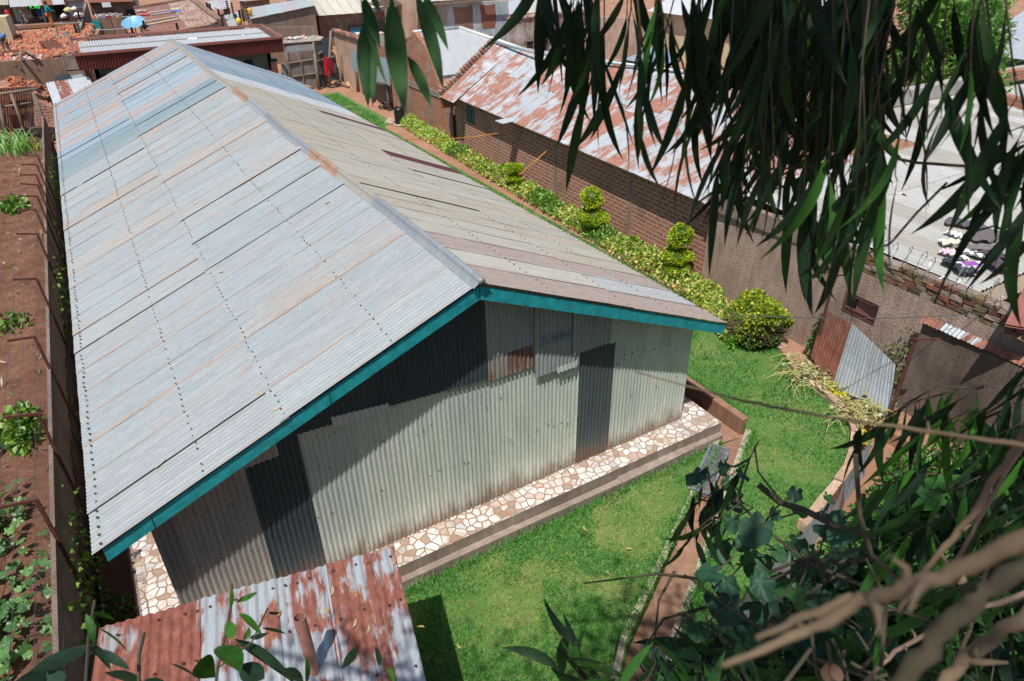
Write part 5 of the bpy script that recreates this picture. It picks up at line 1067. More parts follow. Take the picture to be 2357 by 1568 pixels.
rb = mass('brick_rubble', Pn.reshape(-1, 3), F, np.repeat(pick([(.42, .13, .06), (.36, .10, .05), (.44, .17, .09), (.50, .22, .12), (.30, .16, .11), (.40, .28, .2), (.42, .14, .07), (.34, .10, .05), (.26, .09, .05)], N), 6, 0), M['bricks']); tag(rb, 'spread of broken orange bricks and plaster covering the far left terrace', 'rubble', None, 'stuff')
b = MB(); b.add([(-14, 40.3, PZ - .05), (1.3, 40.3, PZ - .05), (2.6, 56, PZ + .0), (-14, 56, PZ + .0)], [(0, 1, 2, 3)]); tag(b.build('rubble_bed', M['yardsoil']), kind='structure')
PT = lambda q, y: np.array([*Y(q, y)[:2], PZ])
def zp(q, z=PZ): return X(*q, 'z', z)
for lab, a, e, w_, m in (('broken plank lying across the brick rubble near the mud wall', (400, 840), (570, 930), .16, 'wood'), ('short plank standing up out of the rubble', (355, 870), (310, 980), .14, 'wood'), ('long thin timber half buried in the rubble', (200, 880), (440, 850), .1, 'wood'), ('turquoise painted strip lying on the rubble', (930, 590), (1165, 598), .14, 'bluegrey'), ('short turquoise painted piece beside the longer strip', (1110, 545), (1150, 585), .12, 'bluegrey')):
    A, E = zp(k1(*a), PZ + .3), zp(k1(*e), PZ + .3); b = MB(); b.bar(A, E, w_, .05); tag(b.build('plank', M['teal'] if 'turq' in lab else M[m]), lab, 'plank')
ch = zp(k1(900, 850), PZ + .1); b = MB(); s0 = .95
b.add([ch + np.array(p) * s0 for p in ((-.6, .5, .5), (.3, .55, .5), (.75, -.6, .05), (-.1, -.7, .0), (-.62, .55, .52), (.32, .6, .52), (.4, .5, .0), (-.5, .4, .0))], [(0, 1, 2, 3), (4, 5, 6, 7), (0, 3, 7), (1, 6, 2), (3, 2, 6, 7)]); tag(b.build('metal_chute', M['rustbar']), 'rusty open metal tray lying tilted on the brick rubble', 'tray')
for lab, a, col, n_ in (('pink and white plastic sheet crumpled along the edge of the rubble', (470, 975), (.70, .12, .22), 30), ('white plastic bag caught at the rubble edge', (700, 960), (.75, .68, .70), 18), ('pale scrap of plastic at the top of the mud wall', (380, 1010), (.7, .66, .68), 18)):
    p = zp(k1(*a), PZ + .12); b = MB(); 
    for i in range(n_): q = p + (rnd.gauss(0, .4), abs(rnd.gauss(0, .25)), rnd.uniform(0, .06)); b.add([q, q + NR.normal(0, .12, 3) * (1, 1, .4), q + NR.normal(0, .12, 3) * (1, 1, .4)], [(0, 1, 2)], 0, (*(col if i % 2 else (.75, .72, .72)), 0))
    tag(b.build('plastic_scrap', M['cloth']), lab, 'plastic scrap')
# shops beyond the rubble
sh = thing('shop_house', 'row of small shops with an iron veranda roof and blue doors at top left', 'shop')
ye, yw = 58.6, 61.2; e0, e1 = Y(k1(165, 108), ye), Y(k1(1095, 85), ye); ez = (e0[2] + e1[2]) / 2; up_ = np.array([0, 4.2, 1.25])
b = MB(); 
for t0, t1, c in ((0, .35, (.50, .52, .50, .2)), (.35, .58, (.48, .50, .49, .25)), (.58, .78, (.34, .22, .17, .75)), (.78, 1, (.52, .54, .55, .15))):
    p, q = lerp(e0, e1, t0), lerp(e0, e1, t1); p = down(p, ez); q = down(q, ez); b.corr(p + up_, q + up_, q, p, rows=3, pitch=.1, amp=.02, col=c)
f0 = Y(k1(-500, 100), ye + .4); f1 = Y(k1(150, 82), ye + .4); b.corr(f0 + up_, f1 + up_, f1, f0, rows=3, pitch=.1, amp=.02, col=(.46, .42, .33, .3)); b.build('roof', M['iron'], sh, smooth=True)
b = MB(); x0_ = f0[0]; face(b, [(x0_, yw, ez + .6), (e1[0] + 1.2, yw, ez + .6)], PZ - 1, th=.3); b.build('wall', M['tanp'], sh)
fx = lambda x, y: Y(k1(x, y), yw - .06)
def panel(name, x0, x1, y0, y1, m, par=sh, d=0, zlo=None):
    p, q = fx(x0, y0), fx(x1, y1); b = MB(); lo = q[2] if zlo is None else zlo; b.box(((p[0] + q[0]) / 2, yw - .06 - d, (p[2] + lo) / 2), (abs(q[0] - p[0]), .08, abs(p[2] - lo))); return b.build(name, M[m], par)
panel('blue_door', 0, 130, 145, 470, 'bluepaint', zlo=PZ + .2); panel('door_opening', 900, 1180, 95, 420, 'dark', zlo=PZ + .1); panel('dark_window', 320, 640, 130, 270, 'dark'); panel('blue_shutter', 660, 770, 140, 430, 'bluegrey', zlo=PZ + .1); panel('blue_shutter', 205, 300, 140, 460, 'bluegrey', zlo=PZ + .1); panel('counter_front', 500, 690, 310, 430, 'maroonl', d=.1, zlo=PZ + .1)
b = MB()
for i in range(9): p = fx(330 + i * 36, 140); q = fx(345 + i * 36, 262); b.bar(p - (0, .08, 0), down(p, q[2]) - (0, .08, 0), .04)
b.build('window_bars', M['wood'], sh)
b = MB()
for x, y, c in ((1, 1, 1),): pass
pp = fx(430, 345); 
for i in range(26): b.box(pp + (rnd.uniform(-.5, .5), -.12 - i * .0008, rnd.uniform(-.75, .75)), (rnd.uniform(.1, .3), .006, rnd.uniform(.1, .35)), 0, (*rnd.choice([(.75, .68, .55), (.65, .12, .08), (.75, .45, .08), (.6, .62, .62), (.3, .15, .35), (.8, .75, .7)]), 0))
b.box(pp + (0, -.07, 0), (1.15, .06, 1.9), 0, (.62, .55, .45, 0)); b.build('posters', M['tint'], sh)
p_ = fx(690, 255); b = MB(); b.box(p_ + (0, -.1, 0), (.35, .03, .55), 0, (.6, .55, .5, 0)); b.build('notice', M['tint'], sh); b = MB(); b.box(fx(665, 185) + (0, -.1, 0), (.3, .04, .75), 0, (.03, .16, .55, 0)); b.build('blue_banner', M['tint'], sh)
for xa, ya, xb, yb_ in ((285, 130, 370, 465), (690, 118, 800, 495), (815, 120, 870, 330)):
    t_ = Y(k1(xa, ya), ye + .2); b = MB(); b.tube([(t_[0], t_[1], PZ - .1), (t_[0], t_[1], ez)], .06, 7); b.build('veranda_post', M['bluegrey'], sh)
b = MB(); b.box(((e0[0] + e1[0]) / 2, 59.6, PZ + .08), (e1[0] - e0[0] + 1, 3.2, .22)); b.build('veranda_step', M['earthc'], sh)
tc = bpy.data.curves.new('led_sign', 'FONT'); tc.body = 'F. FISI'; tc.size = .30; tc.extrude = .004
to = bpy.data.objects.new('led_sign', tc); COL.objects.link(to); bpy.context.view_layer.update(); me = bpy.data.meshes.new_from_object(to.evaluated_get(bpy.context.evaluated_depsgraph_get())); bpy.data.objects.remove(to)
me.materials.clear(); me.materials.append(M['led']); sp_ = Y(k1(508, 150), 59.4); b = MB(); b.box(sp_ + (.5, .06, .1), (1.35, .06, .36)); sb = b.build('sign_box', M['black'], sh); lo = bpy.data.objects.new('led_lettering', me); COL.objects.link(lo); lo.parent = sb; lo.matrix_world = Matrix.Translation(Vector([float(v) for v in sp_])) @ Matrix.Rotation(math.pi / 2, 4, 'X')
settle(sh, (-1, 61, PZ))
# yellow-green pillar at left edge
b = MB(); a = Y(k1(10, 290), 50.5); b.prism([(a[0] - .9, 50.5), (a[0] + .25, 50.5), (a[0] + .45, 52.2), (a[0] - .9, 52.2)], PZ - .1, a[2], 0); tag(b.build('yellow_pillar', M['cream']), 'stub of a yellow green plastered wall at the left edge of the rubble', 'wall stub')
# corrugated side screen beside the shops, electric-fence compound
ss = thing('corrugated_screen', 'tall grey corrugated screen on a rusty frame right of the shops', 'fence')
S_ = lambda x, y: Y(k1(x, y), 57.5); b = MB(); b.corr(S_(1095, -40), S_(1430, -60), S_(1370, 480), S_(1245, 470), rows=4, pitch=.12, amp=.025, col=(.34, .36, .36, .2)); b.build('sheet', M['iron'], ss, smooth=True)
b = MB(); b.bar(S_(1085, -30), S_(1245, 470), .12)
for a, e in (((1110, 25), (1400, 10)), ((1165, 160), (1390, 145)), ((1200, 285), (1370, 280))): b.bar(S_(*a) - (0, .08, 0), S_(*e) - (0, .08, 0), .1)
b.build('frame', M['rustbar'], ss); settle(ss, S_(1245, 470))
def wall_thing(label, top, z, mat, th=.25, cat='wall', nm='compound_wall'):
    b = MB(); face(b, top, z, th=th); return tag(b.build(nm, M[mat]), label, cat)
wall_thing('narrow brown compound wall running back beside the rubble', [Y(k1(1460, 30), 62), Y(k1(1360, 480), 51.5)], 0, 'brownp', -.3)
wall_thing('dark soot stained low wall behind the maroon parapet', [Y(k1(1380, 572), 48.5), Y(k2(200, 640), 48.5)], 0, 'rough2', .25)
gh = thing('darkened_house', 'grey brown house with its wall darkened for eave shade and a faded red roof in the upper left', 'house')
b = MB(); face(b, [Y(k1(1490, 20), 62), Y(k2(140, 0), 62)], 0); b.build('wall', M['rough2'], gh); b = MB(); b.corr(Y(k1(1500, -60), 64), Y(k2(60, -90), 64), Y(k2(60, 25), 61.2), Y(k1(1480, 48), 61.2), rows=3, pitch=.1, amp=.02, col=(.30, .12, .09, .6)); b.build('roof', M['iron'], gh, smooth=True)  # wall colour darkened to stand in for shade under the roof overhang
b = MB(); p, q = Y(k1(2115, 170), 61.85), Y(k1(2320, 300), 61.85); b.box(((p[0] + q[0]) / 2, 61.85, (p[2] + q[2]) / 2), (q[0] - p[0], .1, p[2] - q[2])); b.build('window', M['dark'], gh)
b = MB(); p, q = Y(k1(2150, 305), 61.8), Y(k1(2350, 370), 61.8); b.box(((p[0] + q[0]) / 2, 61.8, (p[2] + q[2]) / 2), (q[0] - p[0], .1, p[2] - q[2])); b.build('red_panel', M['maroon'], gh); settle(gh, Y(k1(1900, 400), 62))
ck = thing('cistern_block', 'mud plastered block with a flat top littered with scraps beside the dish', 'outbuilding')
A, B_, C_, D_ = Y(k1(1545, 318), 55.5), Y(k1(2055, 305), 55.5), Y(k1(2010, 262), 58), Y(k1(1530, 275), 58); zt = A[2]
b = MB(); b.prism([(A[0], 55.5), (B_[0], 55.5), (B_[0] + .3, 58.5), (A[0] + .3, 58.5)], 0, zt); b.build('walls', M['mud'], ck); b = MB(); p = Y(k1(1640, 500), 55.45); b.box(p, (.55, .08, 1.2)); b.build('teal_shutter', M['tealg'], ck)
b = MB()
for i in range(40): b.box((rnd.uniform(A[0] + .2, B_[0]), rnd.uniform(55.6, 58), zt + .06), (rnd.uniform(.1, .5), .12, .1), 0, (*rnd.choice([(.6, .05, .05), (.6, .58, .5), (.4, .36, .3), (.2, .3, .5), (.55, .55, .5)]), 0), rot=rnd.uniform(0, 3))
b.build('scraps', M['tint'], ck)['kind'] = 'stuff'; settle(ck, (A[0], 56, .5))
def dish(label, c, d, nrm, m, mast):
    t = thing('satellite_dish', label, 'satellite dish'); n = unit(np.array(nrm, float)); r = unit(np.cross(n, (0, 0, 1))); u_ = np.cross(r, n); b = MB(); vs = [c]; K_ = 20
    for j in (1, 2, 3):
        for i in range(K_): a = 6.2832 * i / K_; q = j / 3; vs.append(c + d / 2 * q * (r * math.cos(a) + u_ * math.sin(a)) + n * .16 * d * q * q)
    b.add(vs, [(0, 1 + i, 1 + (i + 1) % K_) for i in range(K_)] + [(1 + j * K_ + i, 1 + (j + 1) * K_ + i, 1 + (j + 1) * K_ + (i + 1) % K_, 1 + j * K_ + (i + 1) % K_) for j in range(2) for i in range(K_)]); b.build('reflector', M[m], t, smooth=True)
    b = MB(); b.tube([c - n * .05, c + (0, .2, -.4), c + (.1, .2, -mast)], .035, 6); b.build('mast', M['steel'], t); b = MB(); b.tube([c - u_ * d * .45 + n * .15, c + n * d * .45], .015, 5); b.tube([c + n * d * .42, c + n * d * .52], .04, 6); b.build('feed_arm', M['steel'], t); return settle(t, c - (0, 0, mast))
dish('large pale blue satellite dish tilted towards the sky beside the rusty flat roof', Y(k2(75, 430), 48.3), 1.5, (-.15, -.30, .72), 'dish', 1.6)
dish('smaller orange rusted satellite dish among the electric fence poles', Y(k2(1485, 250), 50), .95, (-.15, -.25, .6), 'maroonl', 1.3)
rr = thing('rust_roof_house', 'flat roofed house with a deep red rusty iron roof beside the blue dish', 'house')
A, B_, C_, D_ = Y(k2(70, 150), 55), Y(k2(1010, 2), 55.5), Y(k2(1480, 375), 47), Y(k2(250, 580), 46)
b = MB(); b.corr(A, lerp(A, B_, .6), lerp(D_, C_, .57), D_, rows=4, pitch=.09, amp=.012, col=(.30, .20, .18, .50)); b.corr(lerp(A, B_, .59) + (0, 0, .03), B_ + (0, 0, .03), C_ + (0, 0, .03), lerp(D_, C_, .56) + (0, 0, .03), rows=4, pitch=.09, amp=.012, col=(.48, .36, .30, .47)); b.build('roof', M['iron'], rr, smooth=True)
b = MB(); face(b, [D_ - (0, 0, .1), C_ - (0, 0, .1)], 0); face(b, [A - (0, 0, .1), D_ - (0, 0, .1)], 0); b.build('wall', M['rough2'], rr); b = MB(); b.bar(B_ + (.1, 0, 0), C_ + (.15, 0, 0), .4, .4); b.bar(lerp(A, B_, 0), lerp(A, B_, 1), .3, .3); b.build('parapet', M['mud'], rr)
b = MB()
for (a, e, c) in (((150, 245), (660, 160), (.62, .55, .45)), ((185, 380), (760, 275), (.5, .48, .3)), ((215, 430), (800, 315), (.66, .6, .5)), ((350, 250), (700, 195), (.45, .5, .55))): b.bar(lerp(A, C_, 0) * 0 + onpl(*k2(*a), A + (0, 0, .06), unit(np.cross(B_ - A, D_ - A))), onpl(*k2(*e), A + (0, 0, .06), unit(np.cross(B_ - A, D_ - A))), .16, .04, 0, (*c, 0))
for (a, c) in (((760, 150), (.6, .5, .2)), ((760, 180), (.15, .25, .6)), ((260, 232), (.6, .1, .15)), ((200, 185), (.6, .55, .5))): b.box(onpl(*k2(*a), A + (0, 0, .1), unit(np.cross(B_ - A, D_ - A))), (.6, .3, .1), 0, (*c, 0), jit=.04)
b.build('battens_and_scraps', M['tint'], rr)['kind'] = 'stuff'; settle(rr, D_)
def roof_house(name, label, A, B_, C_, D_, col, wall, rows=3, pitch=.1, z=0, sides=('DC', 'AD'), cat='house'):
    t = thing(name, label, cat); b = MB(); n = 4
    for i in range(n): b.corr(lerp(A, B_, i / n) + (0, 0, .02), lerp(A, B_, (i + 1) / n + (.01 if i < n - 1 else 0)), lerp(D_, C_, (i + 1) / n), lerp(D_, C_, i / n) + (0, 0, .02), rows=rows, pitch=pitch, amp=.018, col=(*[v * rnd.uniform(.9, 1.05) for v in col[:3]], col[3]))
    b.build('roof', M['iron'], t, smooth=True); b = MB(); 
    if 'DC' in sides: face(b, [D_ + (.05, .15, -.06), C_ + (-.05, .15, -.06)], z)
    if 'AD' in sides: face(b, [A + (.05, 0, -.06), D_ + (.05, .15, -.06)], z)
    if 'CB' in sides: face(b, [C_ + (-.05, .15, -.06), B_ + (-.05, 0, -.06)], z)
    b.build('wall', M[wall], t); return settle(t, down(D_, z)), b
roof_house('iron_roof_hut', 'hut with a rust streaked silver roof behind the orange dish', Y(k2(1255, 30), 58), Y(k2(1690, -40), 58), Y(k2(1690, 125), 54), Y(k2(1425, 195), 54), (.52, .52, .52, .42), 'mud')
roof_house('iron_roof_hut', 'low hut with a bright silver sheet roof between electric fence poles', Y(k2(1580, 265), 52), Y(k2(1830, 205), 52), Y(k2(1868, 410), 47.5), Y(k2(1665, 480), 47), (.48, .49, .50, .15), 'mud')
roof_house('iron_roof_house', 'tan plastered house with a white sheet roof in the upper left centre', Y(k2(1985, 140), 50), Y((715, -6), 51), Y((726, 13), 46), Y(k2(2020, 325), 45.5), (.50, .51, .52, .12), 'tanp', sides=('DC', 'CB'))
roof_house('iron_roof_hut', 'hut with a plain white roof at the very top of the photo', Y(k2(1820, -70), 64), Y(k2(2400, -130), 64), Y(k2(2357, -20), 60), Y(k2(1840, 25), 60), (.50, .51, .52, .12), 'mud')
wall_thing('brown plastered wall with a concrete ledge below the white roofed tan house', [Y(k2(2080, 470), 44.6), Y((728, 60), 44.6)], 0, 'tanp', .2)
sl2 = roof_house('scrap_roof_hut', 'low mud hut roofed with scrap iron and plastic behind the far gate', Y((655, 87), 43.2), Y((735, 82), 43.4), Y((741, 93), 40.4), Y((650, 101), 40.2), (.52, .46, .38, .42), 'brownp')[0]
b = MB(); 
for i in range(50): b.box(lerp(Y((655, 90), 42.5), Y((735, 88), 42.6), rnd.random() ** 1.5) + NR.normal(0, .18, 3) * (1, 1, .2) + (0, -.6, .1), (rnd.uniform(.1, .4), .2, .06), 0, (*rnd.choice([(.7, .68, .66), (.55, .5, .45), (.6, .4, .35), (.5, .55, .55)]), 0), rot=rnd.uniform(0, 3), jit=.03)
o = b.build('roof_scraps', M['cloth']); tag(o, 'pale plastic scraps strewn on the scrap iron roof', 'scraps', None, 'stuff')
b = MB(); b.corr(Y(c5_(0, 0), 40) * 0 + Y(((1080 + 270 * .2376) / 1.7378, 107), 39.5), Y(((1080 + 745 * .2376) / 1.7378, 101), 39.5), Y(((1080 + 745 * .2376) / 1.7378, 115), 39.5), Y(((1080 + 270 * .2376) / 1.7378, 121), 39.5), rows=2, pitch=.1, col=(.45, .46, .47, .15)); tag(b.build('iron_sheet_band', M['iron'], smooth=True), 'strip of silver corrugated sheet above the far gate', 'iron sheet')
# electric fence poles
for i, (a, e, yy_) in enumerate((((1620, 10), (1655, 240), 50), ((1475, 150), (1500, 330), 49), ((1525, 240), (1560, 470), 46), ((1700, 40), (1720, 290), 50), ((1770, 240), (1800, 360), 47.5), ((1830, 170), (1865, 350), 47), ((1875, 150), (1910, 360), 47), ((1940, 40), (2015, 450), 46), ((1285, 40), (1305, 160), 54), ((1330, 60), (1360, 180), 53), ((775, 385), (815, 530), 46), ((20, 465), (45, 595), 47), ((215, 350), (232, 500), 47))):
    t_, f_ = Y(k2(*a), yy_), Y(k2(*e), yy_); f_[0] = t_[0]; t = thing('fence_pole', 'dark electric fence pole with a row of insulators behind the maroon parapet', 'fence pole', 'electric fence poles'); b = MB(); b.tube([f_ - (0, 0, .4), t_], .03, 5); b.build('pole', M['steel'], t); b = MB(); H = t_[2] - f_[2]
    for j in range(7): b = MB(); b.box(f_ + (0, -.05, H * (j + .5) / 7), (.13, .13, .09)); b.build('insulator', M['black'], t)
    settle(t, f_)
for a, e, yy_ in (((1265, 300), (1385, 650), 50), ((1300, 180), (1370, 420), 54), ((1245, 400), (1330, 640), 50.5)):
    t_, f_ = Y(k1(*a), yy_), Y(k1(*e), yy_); f_[0] = t_[0]; t = thing('fence_pole', 'electric fence pole with insulators standing at the right edge of the rubble', 'fence pole', 'electric fence poles by the rubble'); b = MB(); b.tube([f_ - (0, 0, .5), t_], .035, 5); b.build('pole', M['steel'], t); b = MB(); H = t_[2] - f_[2]
    for j in range(9): b = MB(); b.box(f_ + (0, -.05, H * (j + .5) / 9), (.13, .13, .09)); b.build('insulator', M['black'], t)
    settle(t, f_)
t = thing('floodlight_pole', 'thin rusty pole carrying a small white floodlight in the yard before the grey brown house', 'lamp'); p0, p1 = Y(k1(1930, 590), 54), Y(k1(1800, 110), 54); p0[0] = p1[0]; b = MB(); b.tube([p0 - (0, 0, .5), p1], .035, 6); b.build('pole', M['rustbar'], t); b = MB(); b.box(p1 + (0, 0, .1), (.55, .2, .28), 0, (.72, .74, .74, 0)); b.build('lamp_head', M['tint'], t); settle(t, p0)
for lab, q, c, yy_ in (('yellow bucket hung on the electric fence beside the white roof', (2010, 200), (.62, .36, .03), 46.5), ('round yellow gourd hanging low on the electric fence', (1835, 365), (.62, .48, .06), 47)):
    p = Y(k2(*q), yy_); b = MB(); b.tube([p - (0, 0, .22), p - (0, 0, .1), p + (0, 0, .12), p + (0, 0, .22)], [.12, .19, .2, .14], 10, 0, (*c, 0)); tag(b.build('hanging_bucket', M['tint'], smooth=True), lab, 'bucket')
b = MB(); b.tube([Y(k1(1575, 512), 50), Y(k1(2265, 478), 50)], .03, 6); tag(b.build('pipe', M['steel']), 'pale horizontal pipe in front of the mud plastered block', 'pipe'); b = MB(); b.tube([Y(k1(2050, 290), 52), Y(k2(110, 268), 52)], .03, 6); tag(b.build('pipe', M['steel']), 'pale horizontal pipe reaching the rusty red roof', 'pipe')
# cream roofed house with brick gable
ch_ = thing('cream_roof_house', 'brown plastered house with a cream corrugated roof and a brick gable end', 'house')
D_, C_ = Y(c3_(790, 275), 47.4), Y(c3_(2230, 165), 47.4); ez = (D_[2] + C_[2]) / 2; D_ = down(D_, ez); C_ = down(C_, ez); A = Y(c3_(595, -15), 52.5); A = np.array([D_[0] - .02, 52.5, ez + 2.0]); B_ = np.array([C_[0], 52.5, ez + 2.0])
b = MB()
for i in range(9): b.corr(lerp(A, B_, i / 9) + (0, 0, .02), lerp(A, B_, (i + 1) / 9), lerp(D_, C_, (i + 1) / 9), lerp(D_, C_, i / 9) + (0, 0, .02), rows=4, pitch=.12, amp=.022, col=(*rnd.choice([(.60, .56, .46), (.56, .53, .45), (.62, .60, .52), (.52, .48, .38)]), .12))
b.build('roof', M['roof'], ch_, smooth=True); b = MB(); face(b, [D_ + (.25, .5, -.05), C_ + (0, .5, -.05)], -.5, th=.25); b.build('plaster_wall', M['brownp'], ch_)
b = MB(); xg = D_[0] + .22; b.add([(xg, 47.95, -.5), (xg, 52.5, -.5), (xg, 57, -.5), (xg, 57, ez + .1), (xg, 52.5, ez + 1.93), (xg, 47.95, ez + .1)], [(0, 1, 2, 3, 4, 5)]); b.add([(xg, 47.93, -.5), (xg, 47.93, ez), (xg + .35, 47.86, ez), (xg + .35, 47.86, -.5)], [(0, 1, 2, 3)]); b.build('brick_gable', M['bricko'], ch_)
b = MB(); p, q = Y(c3_(1345, 460), 47.85), Y(c3_(1720, 615), 47.85); b.box(((p[0] + q[0]) / 2, 47.85, (p[2] + q[2]) / 2), (q[0] - p[0], .08, p[2] - q[2])); sh_ = b.build('blue_shutter', M['bluepaint'], ch_); b = MB(); b.bar(p - (.05, .05, -.05), (q[0] + .05, 47.8, p[2] + .05), .08, .12); b.bar((p[0] - .05, 47.8, p[2]), (p[0] - .05, 47.8, q[2]), .1, .08); b.build('frame', M['woodd'], sh_)
pr = [Y(c3_(x, y), 46.6) for x, y in ((1750, 75), (1890, -20), (2000, -60), (2230, 60), (2230, 85), (1800, 110))]; b = MB(); b.slab(pr, (0, -1, 0), 1.2); b.build('porch_gable', M['wood'], ch_); p = Y(c3_(1945, 95), 46.7); q = Y(c3_(1965, 335), 46.7); b = MB(); b.tube([(p[0], 46.7, p[2]), (p[0], 46.7, q[2] - 1)], .14, 10); b.build('porch_post', M['wood'], ch_); settle(ch_, (20, 50, -.5))
rl = thing('balcony_railing', 'black metal railing behind the concrete block', 'railing'); b = MB(); R_ = lambda x, y: Y(c3_(x, y), 44)
for a, e in (((1840, 325), (2060, 345)), ((1870, 545), (2075, 580)), ((1845, 320), (1880, 610)), ((1930, 330), (1960, 600)), ((2000, 335), (2030, 605)), ((2060, 340), (2090, 610)), ((1890, 480), (1960, 400)), ((1960, 540), (2040, 420))): b.bar(R_(*a), R_(*e), .05)
b.build('bars', M['black'], rl); settle(rl, R_(1880, 610))
drape('hung_black_garment', 'black garment drying over the balcony railing', [R_(1880, 325), R_(1880, 400), R_(1885, 470), R_(1890, 540)], [.9, .9, .85, .7], (.015, .015, .018), 'laundry', group='laundry on the railing'); drape('hung_white_shirt', 'white and pink shirt drying over the balcony railing', [R_(1975, 330), R_(1975, 370), R_(1972, 420), R_(1968, 470)], [.9, .8, .5, .4], (.74, .64, .62), 'laundry', group='laundry on the railing')
wall_thing('dark brick wall behind the pink wall and the concrete block', [Y(c3_(1390, 650), 36), Y(c3_(1920, 600), 36), Y(c3_(2330, 640), 36)], -.5, 'bricko', .25)
b = MB()
for i in range(40): b.box(lerp(Y(c3_(1300, 640), 40.5), Y(c3_(1900, 590), 40.5), rnd.random()) + NR.normal(0, .1, 3), (rnd.uniform(.15, .4), .2, .06), 0, (*rnd.choice([(.75, .7, .68), (.7, .45, .42), (.5, .62, .6)]), 0), rot=rnd.uniform(0, 3), jit=.03)
tag(b.build('laundry_scraps', M['cloth']), 'pale and pink cloth scraps lying along the top of the brick wall', 'scraps', None, 'stuff')
# pale blue house
bh = thing('pale_blue_house', 'pale blue plastered house with two blocked windows, one mud and one brick', 'house')
y0 = 40.0; tl, tr_ = Y(k4(490, 62), y0), Y(k4(1655, 15), y0); zt = tl[2]; xl, xr = tl[0], tr_[0]
b = MB(); face(b, [(xl, y0, zt), (xr, y0, tr_[2])], -.5, th=.3); b.build('front_wall', M['bluep'], bh); b = MB(); face(b, [(xl + .01, 48, zt + .1), (xl + .01, y0 + .002, zt + .1)], -.5, th=.3); b.build('side_wall', M['pinkp'], bh)
b = MB(); p, q = Y(k4(545, 70), y0 - .01), Y(k4(545, 470), y0 - .01); b.box((p[0], y0 - .012, (p[2] + q[2]) / 2), (.55, .03, p[2] - q[2])); b.build('corner_strip', M['concg'], bh)
def blotch(name, P, m, d):
    pts = [Y(k4(*p), y0) for p in P]; b = MB(); b.slab([pp + (0, -d, 0) for pp in pts], (0, -1, 0), d + .02); b.build(name, M[m], bh)
blotch('mud_patch', [(720, 118), (800, 125), (900, 128), (985, 105), (1048, 78), (1055, 260), (1050, 400), (1062, 450), (1040, 510), (960, 525), (860, 510), (755, 470), (760, 330), (740, 240)], 'mud', .03)
blotch('brick_patch', [(1168, 92), (1215, 80), (1300, 92), (1380, 75), (1432, 62), (1430, 180), (1455, 270), (1440, 370), (1420, 462), (1310, 470), (1225, 482), (1212, 400), (1200, 280), (1185, 180)], 'brick', .025)
b = MB(); b.corr((xl - 1.6, y0 + 3, zt + 1.5), (xl + 3.2, y0 + 3, zt + 1.5), (xl + 3.2, y0 - .5, zt + .28), (xl - 1.6, y0 - .5, zt + .2), rows=3, pitch=.1, amp=.02, col=(.5, .51, .52, .2)); b.build('roof', M['iron'], bh, smooth=True); b = MB(); b.bar((xl - 1.6, y0 - .42, zt + .06), (xl + 6, y0 - .42, zt + .1), .08, .2); b.build('eave_board', M['wood'], bh); b = MB(); p = Y(k4(1340, 615), y0 - .05); b.tube([p, p - (0, 0, .6)], .05, 8); b.tube([p + (0, -.02, 0), p + (0, -.06, 0)], .1, 10); b.build('drain_pipe', M['wire'], bh); settle(bh, (xl, y0, -.5))
gw = thing('grey_wall_house', 'grey stained wall with a barred window and a white roof above it', 'house')
y1 = 38.2; T = [Y(k4(1658, 335), y1), Y(k4(1940, 300), y1), Y(k4(2380, 245), y1), Y((1345, 26), y1)]; b = MB(); face(b, T, -.5, th=.3); b.build('wall', M['greyp'], gw)
b = MB()
for i in range(44): p = lerp(T[0], T[3], (i + .5) / 44); b.box((p[0], y1 + .1, np.interp(p[0], [t[0] for t in T], [t[2] for t in T]) + .06), (.3, .4, .13), 0, (*rnd.choice([(.36, .17, .11), (.42, .3, .22), (.5, .42, .36)]), 0), jit=.03)
b.build('brick_coping', M['bricks'], gw); b = MB(); p, q = Y(k4(1950, 705), y1 - .05), Y(k4(2310, 830), y1 - .05); b.box(((p[0] + q[0]) / 2, y1 - .03, (p[2] + q[2]) / 2 - .2), (q[0] - p[0], .1, p[2] - q[2] + .4)); f = b.build('dark_window', M['dark'], gw); b = MB()
for i in range(4): xx = lerp(p, q, i / 3)[0]; b.bar((xx, y1 - .1, p[2]), (xx, y1 - .1, q[2] - .5), .07)
b.bar((p[0] - .1, y1 - .1, p[2] + .05), (q[0] + .1, y1 - .1, p[2] + .05), .09); b.build('window_bars', M['wood'], f); b = MB(); p = Y(k4(2127, 590), y1 - .02); b.box(p, (.42, .06, .55)); b.build('vent', M['mud'], gw)
b = MB(); A, B_, C_, D_ = Y(k4(1650, 15), 47), Y((1345, -12), 47), Y((1345, 22), 42), Y(k4(1668, 240), 42)
for i in range(6): b.corr(lerp(A, B_, i / 6) + (0, 0, .02), lerp(A, B_, (i + 1) / 6), lerp(D_, C_, (i + 1) / 6), lerp(D_, C_, i / 6) + (0, 0, .02), rows=3, pitch=.1, amp=.018, col=(*rnd.choice([(.58, .55, .5), (.6, .58, .55), (.5, .52, .56)]), rnd.choice([.1, .2, .3])))
b.build('roof', M['roof'], gw, smooth=True); b = MB(); face(b, [D_ + (0, .3, -.1), C_ + (0, .3, -.1)], 0); b.build('rear_wall', M['concg'], gw); settle(gw, (31, y1, -.5))
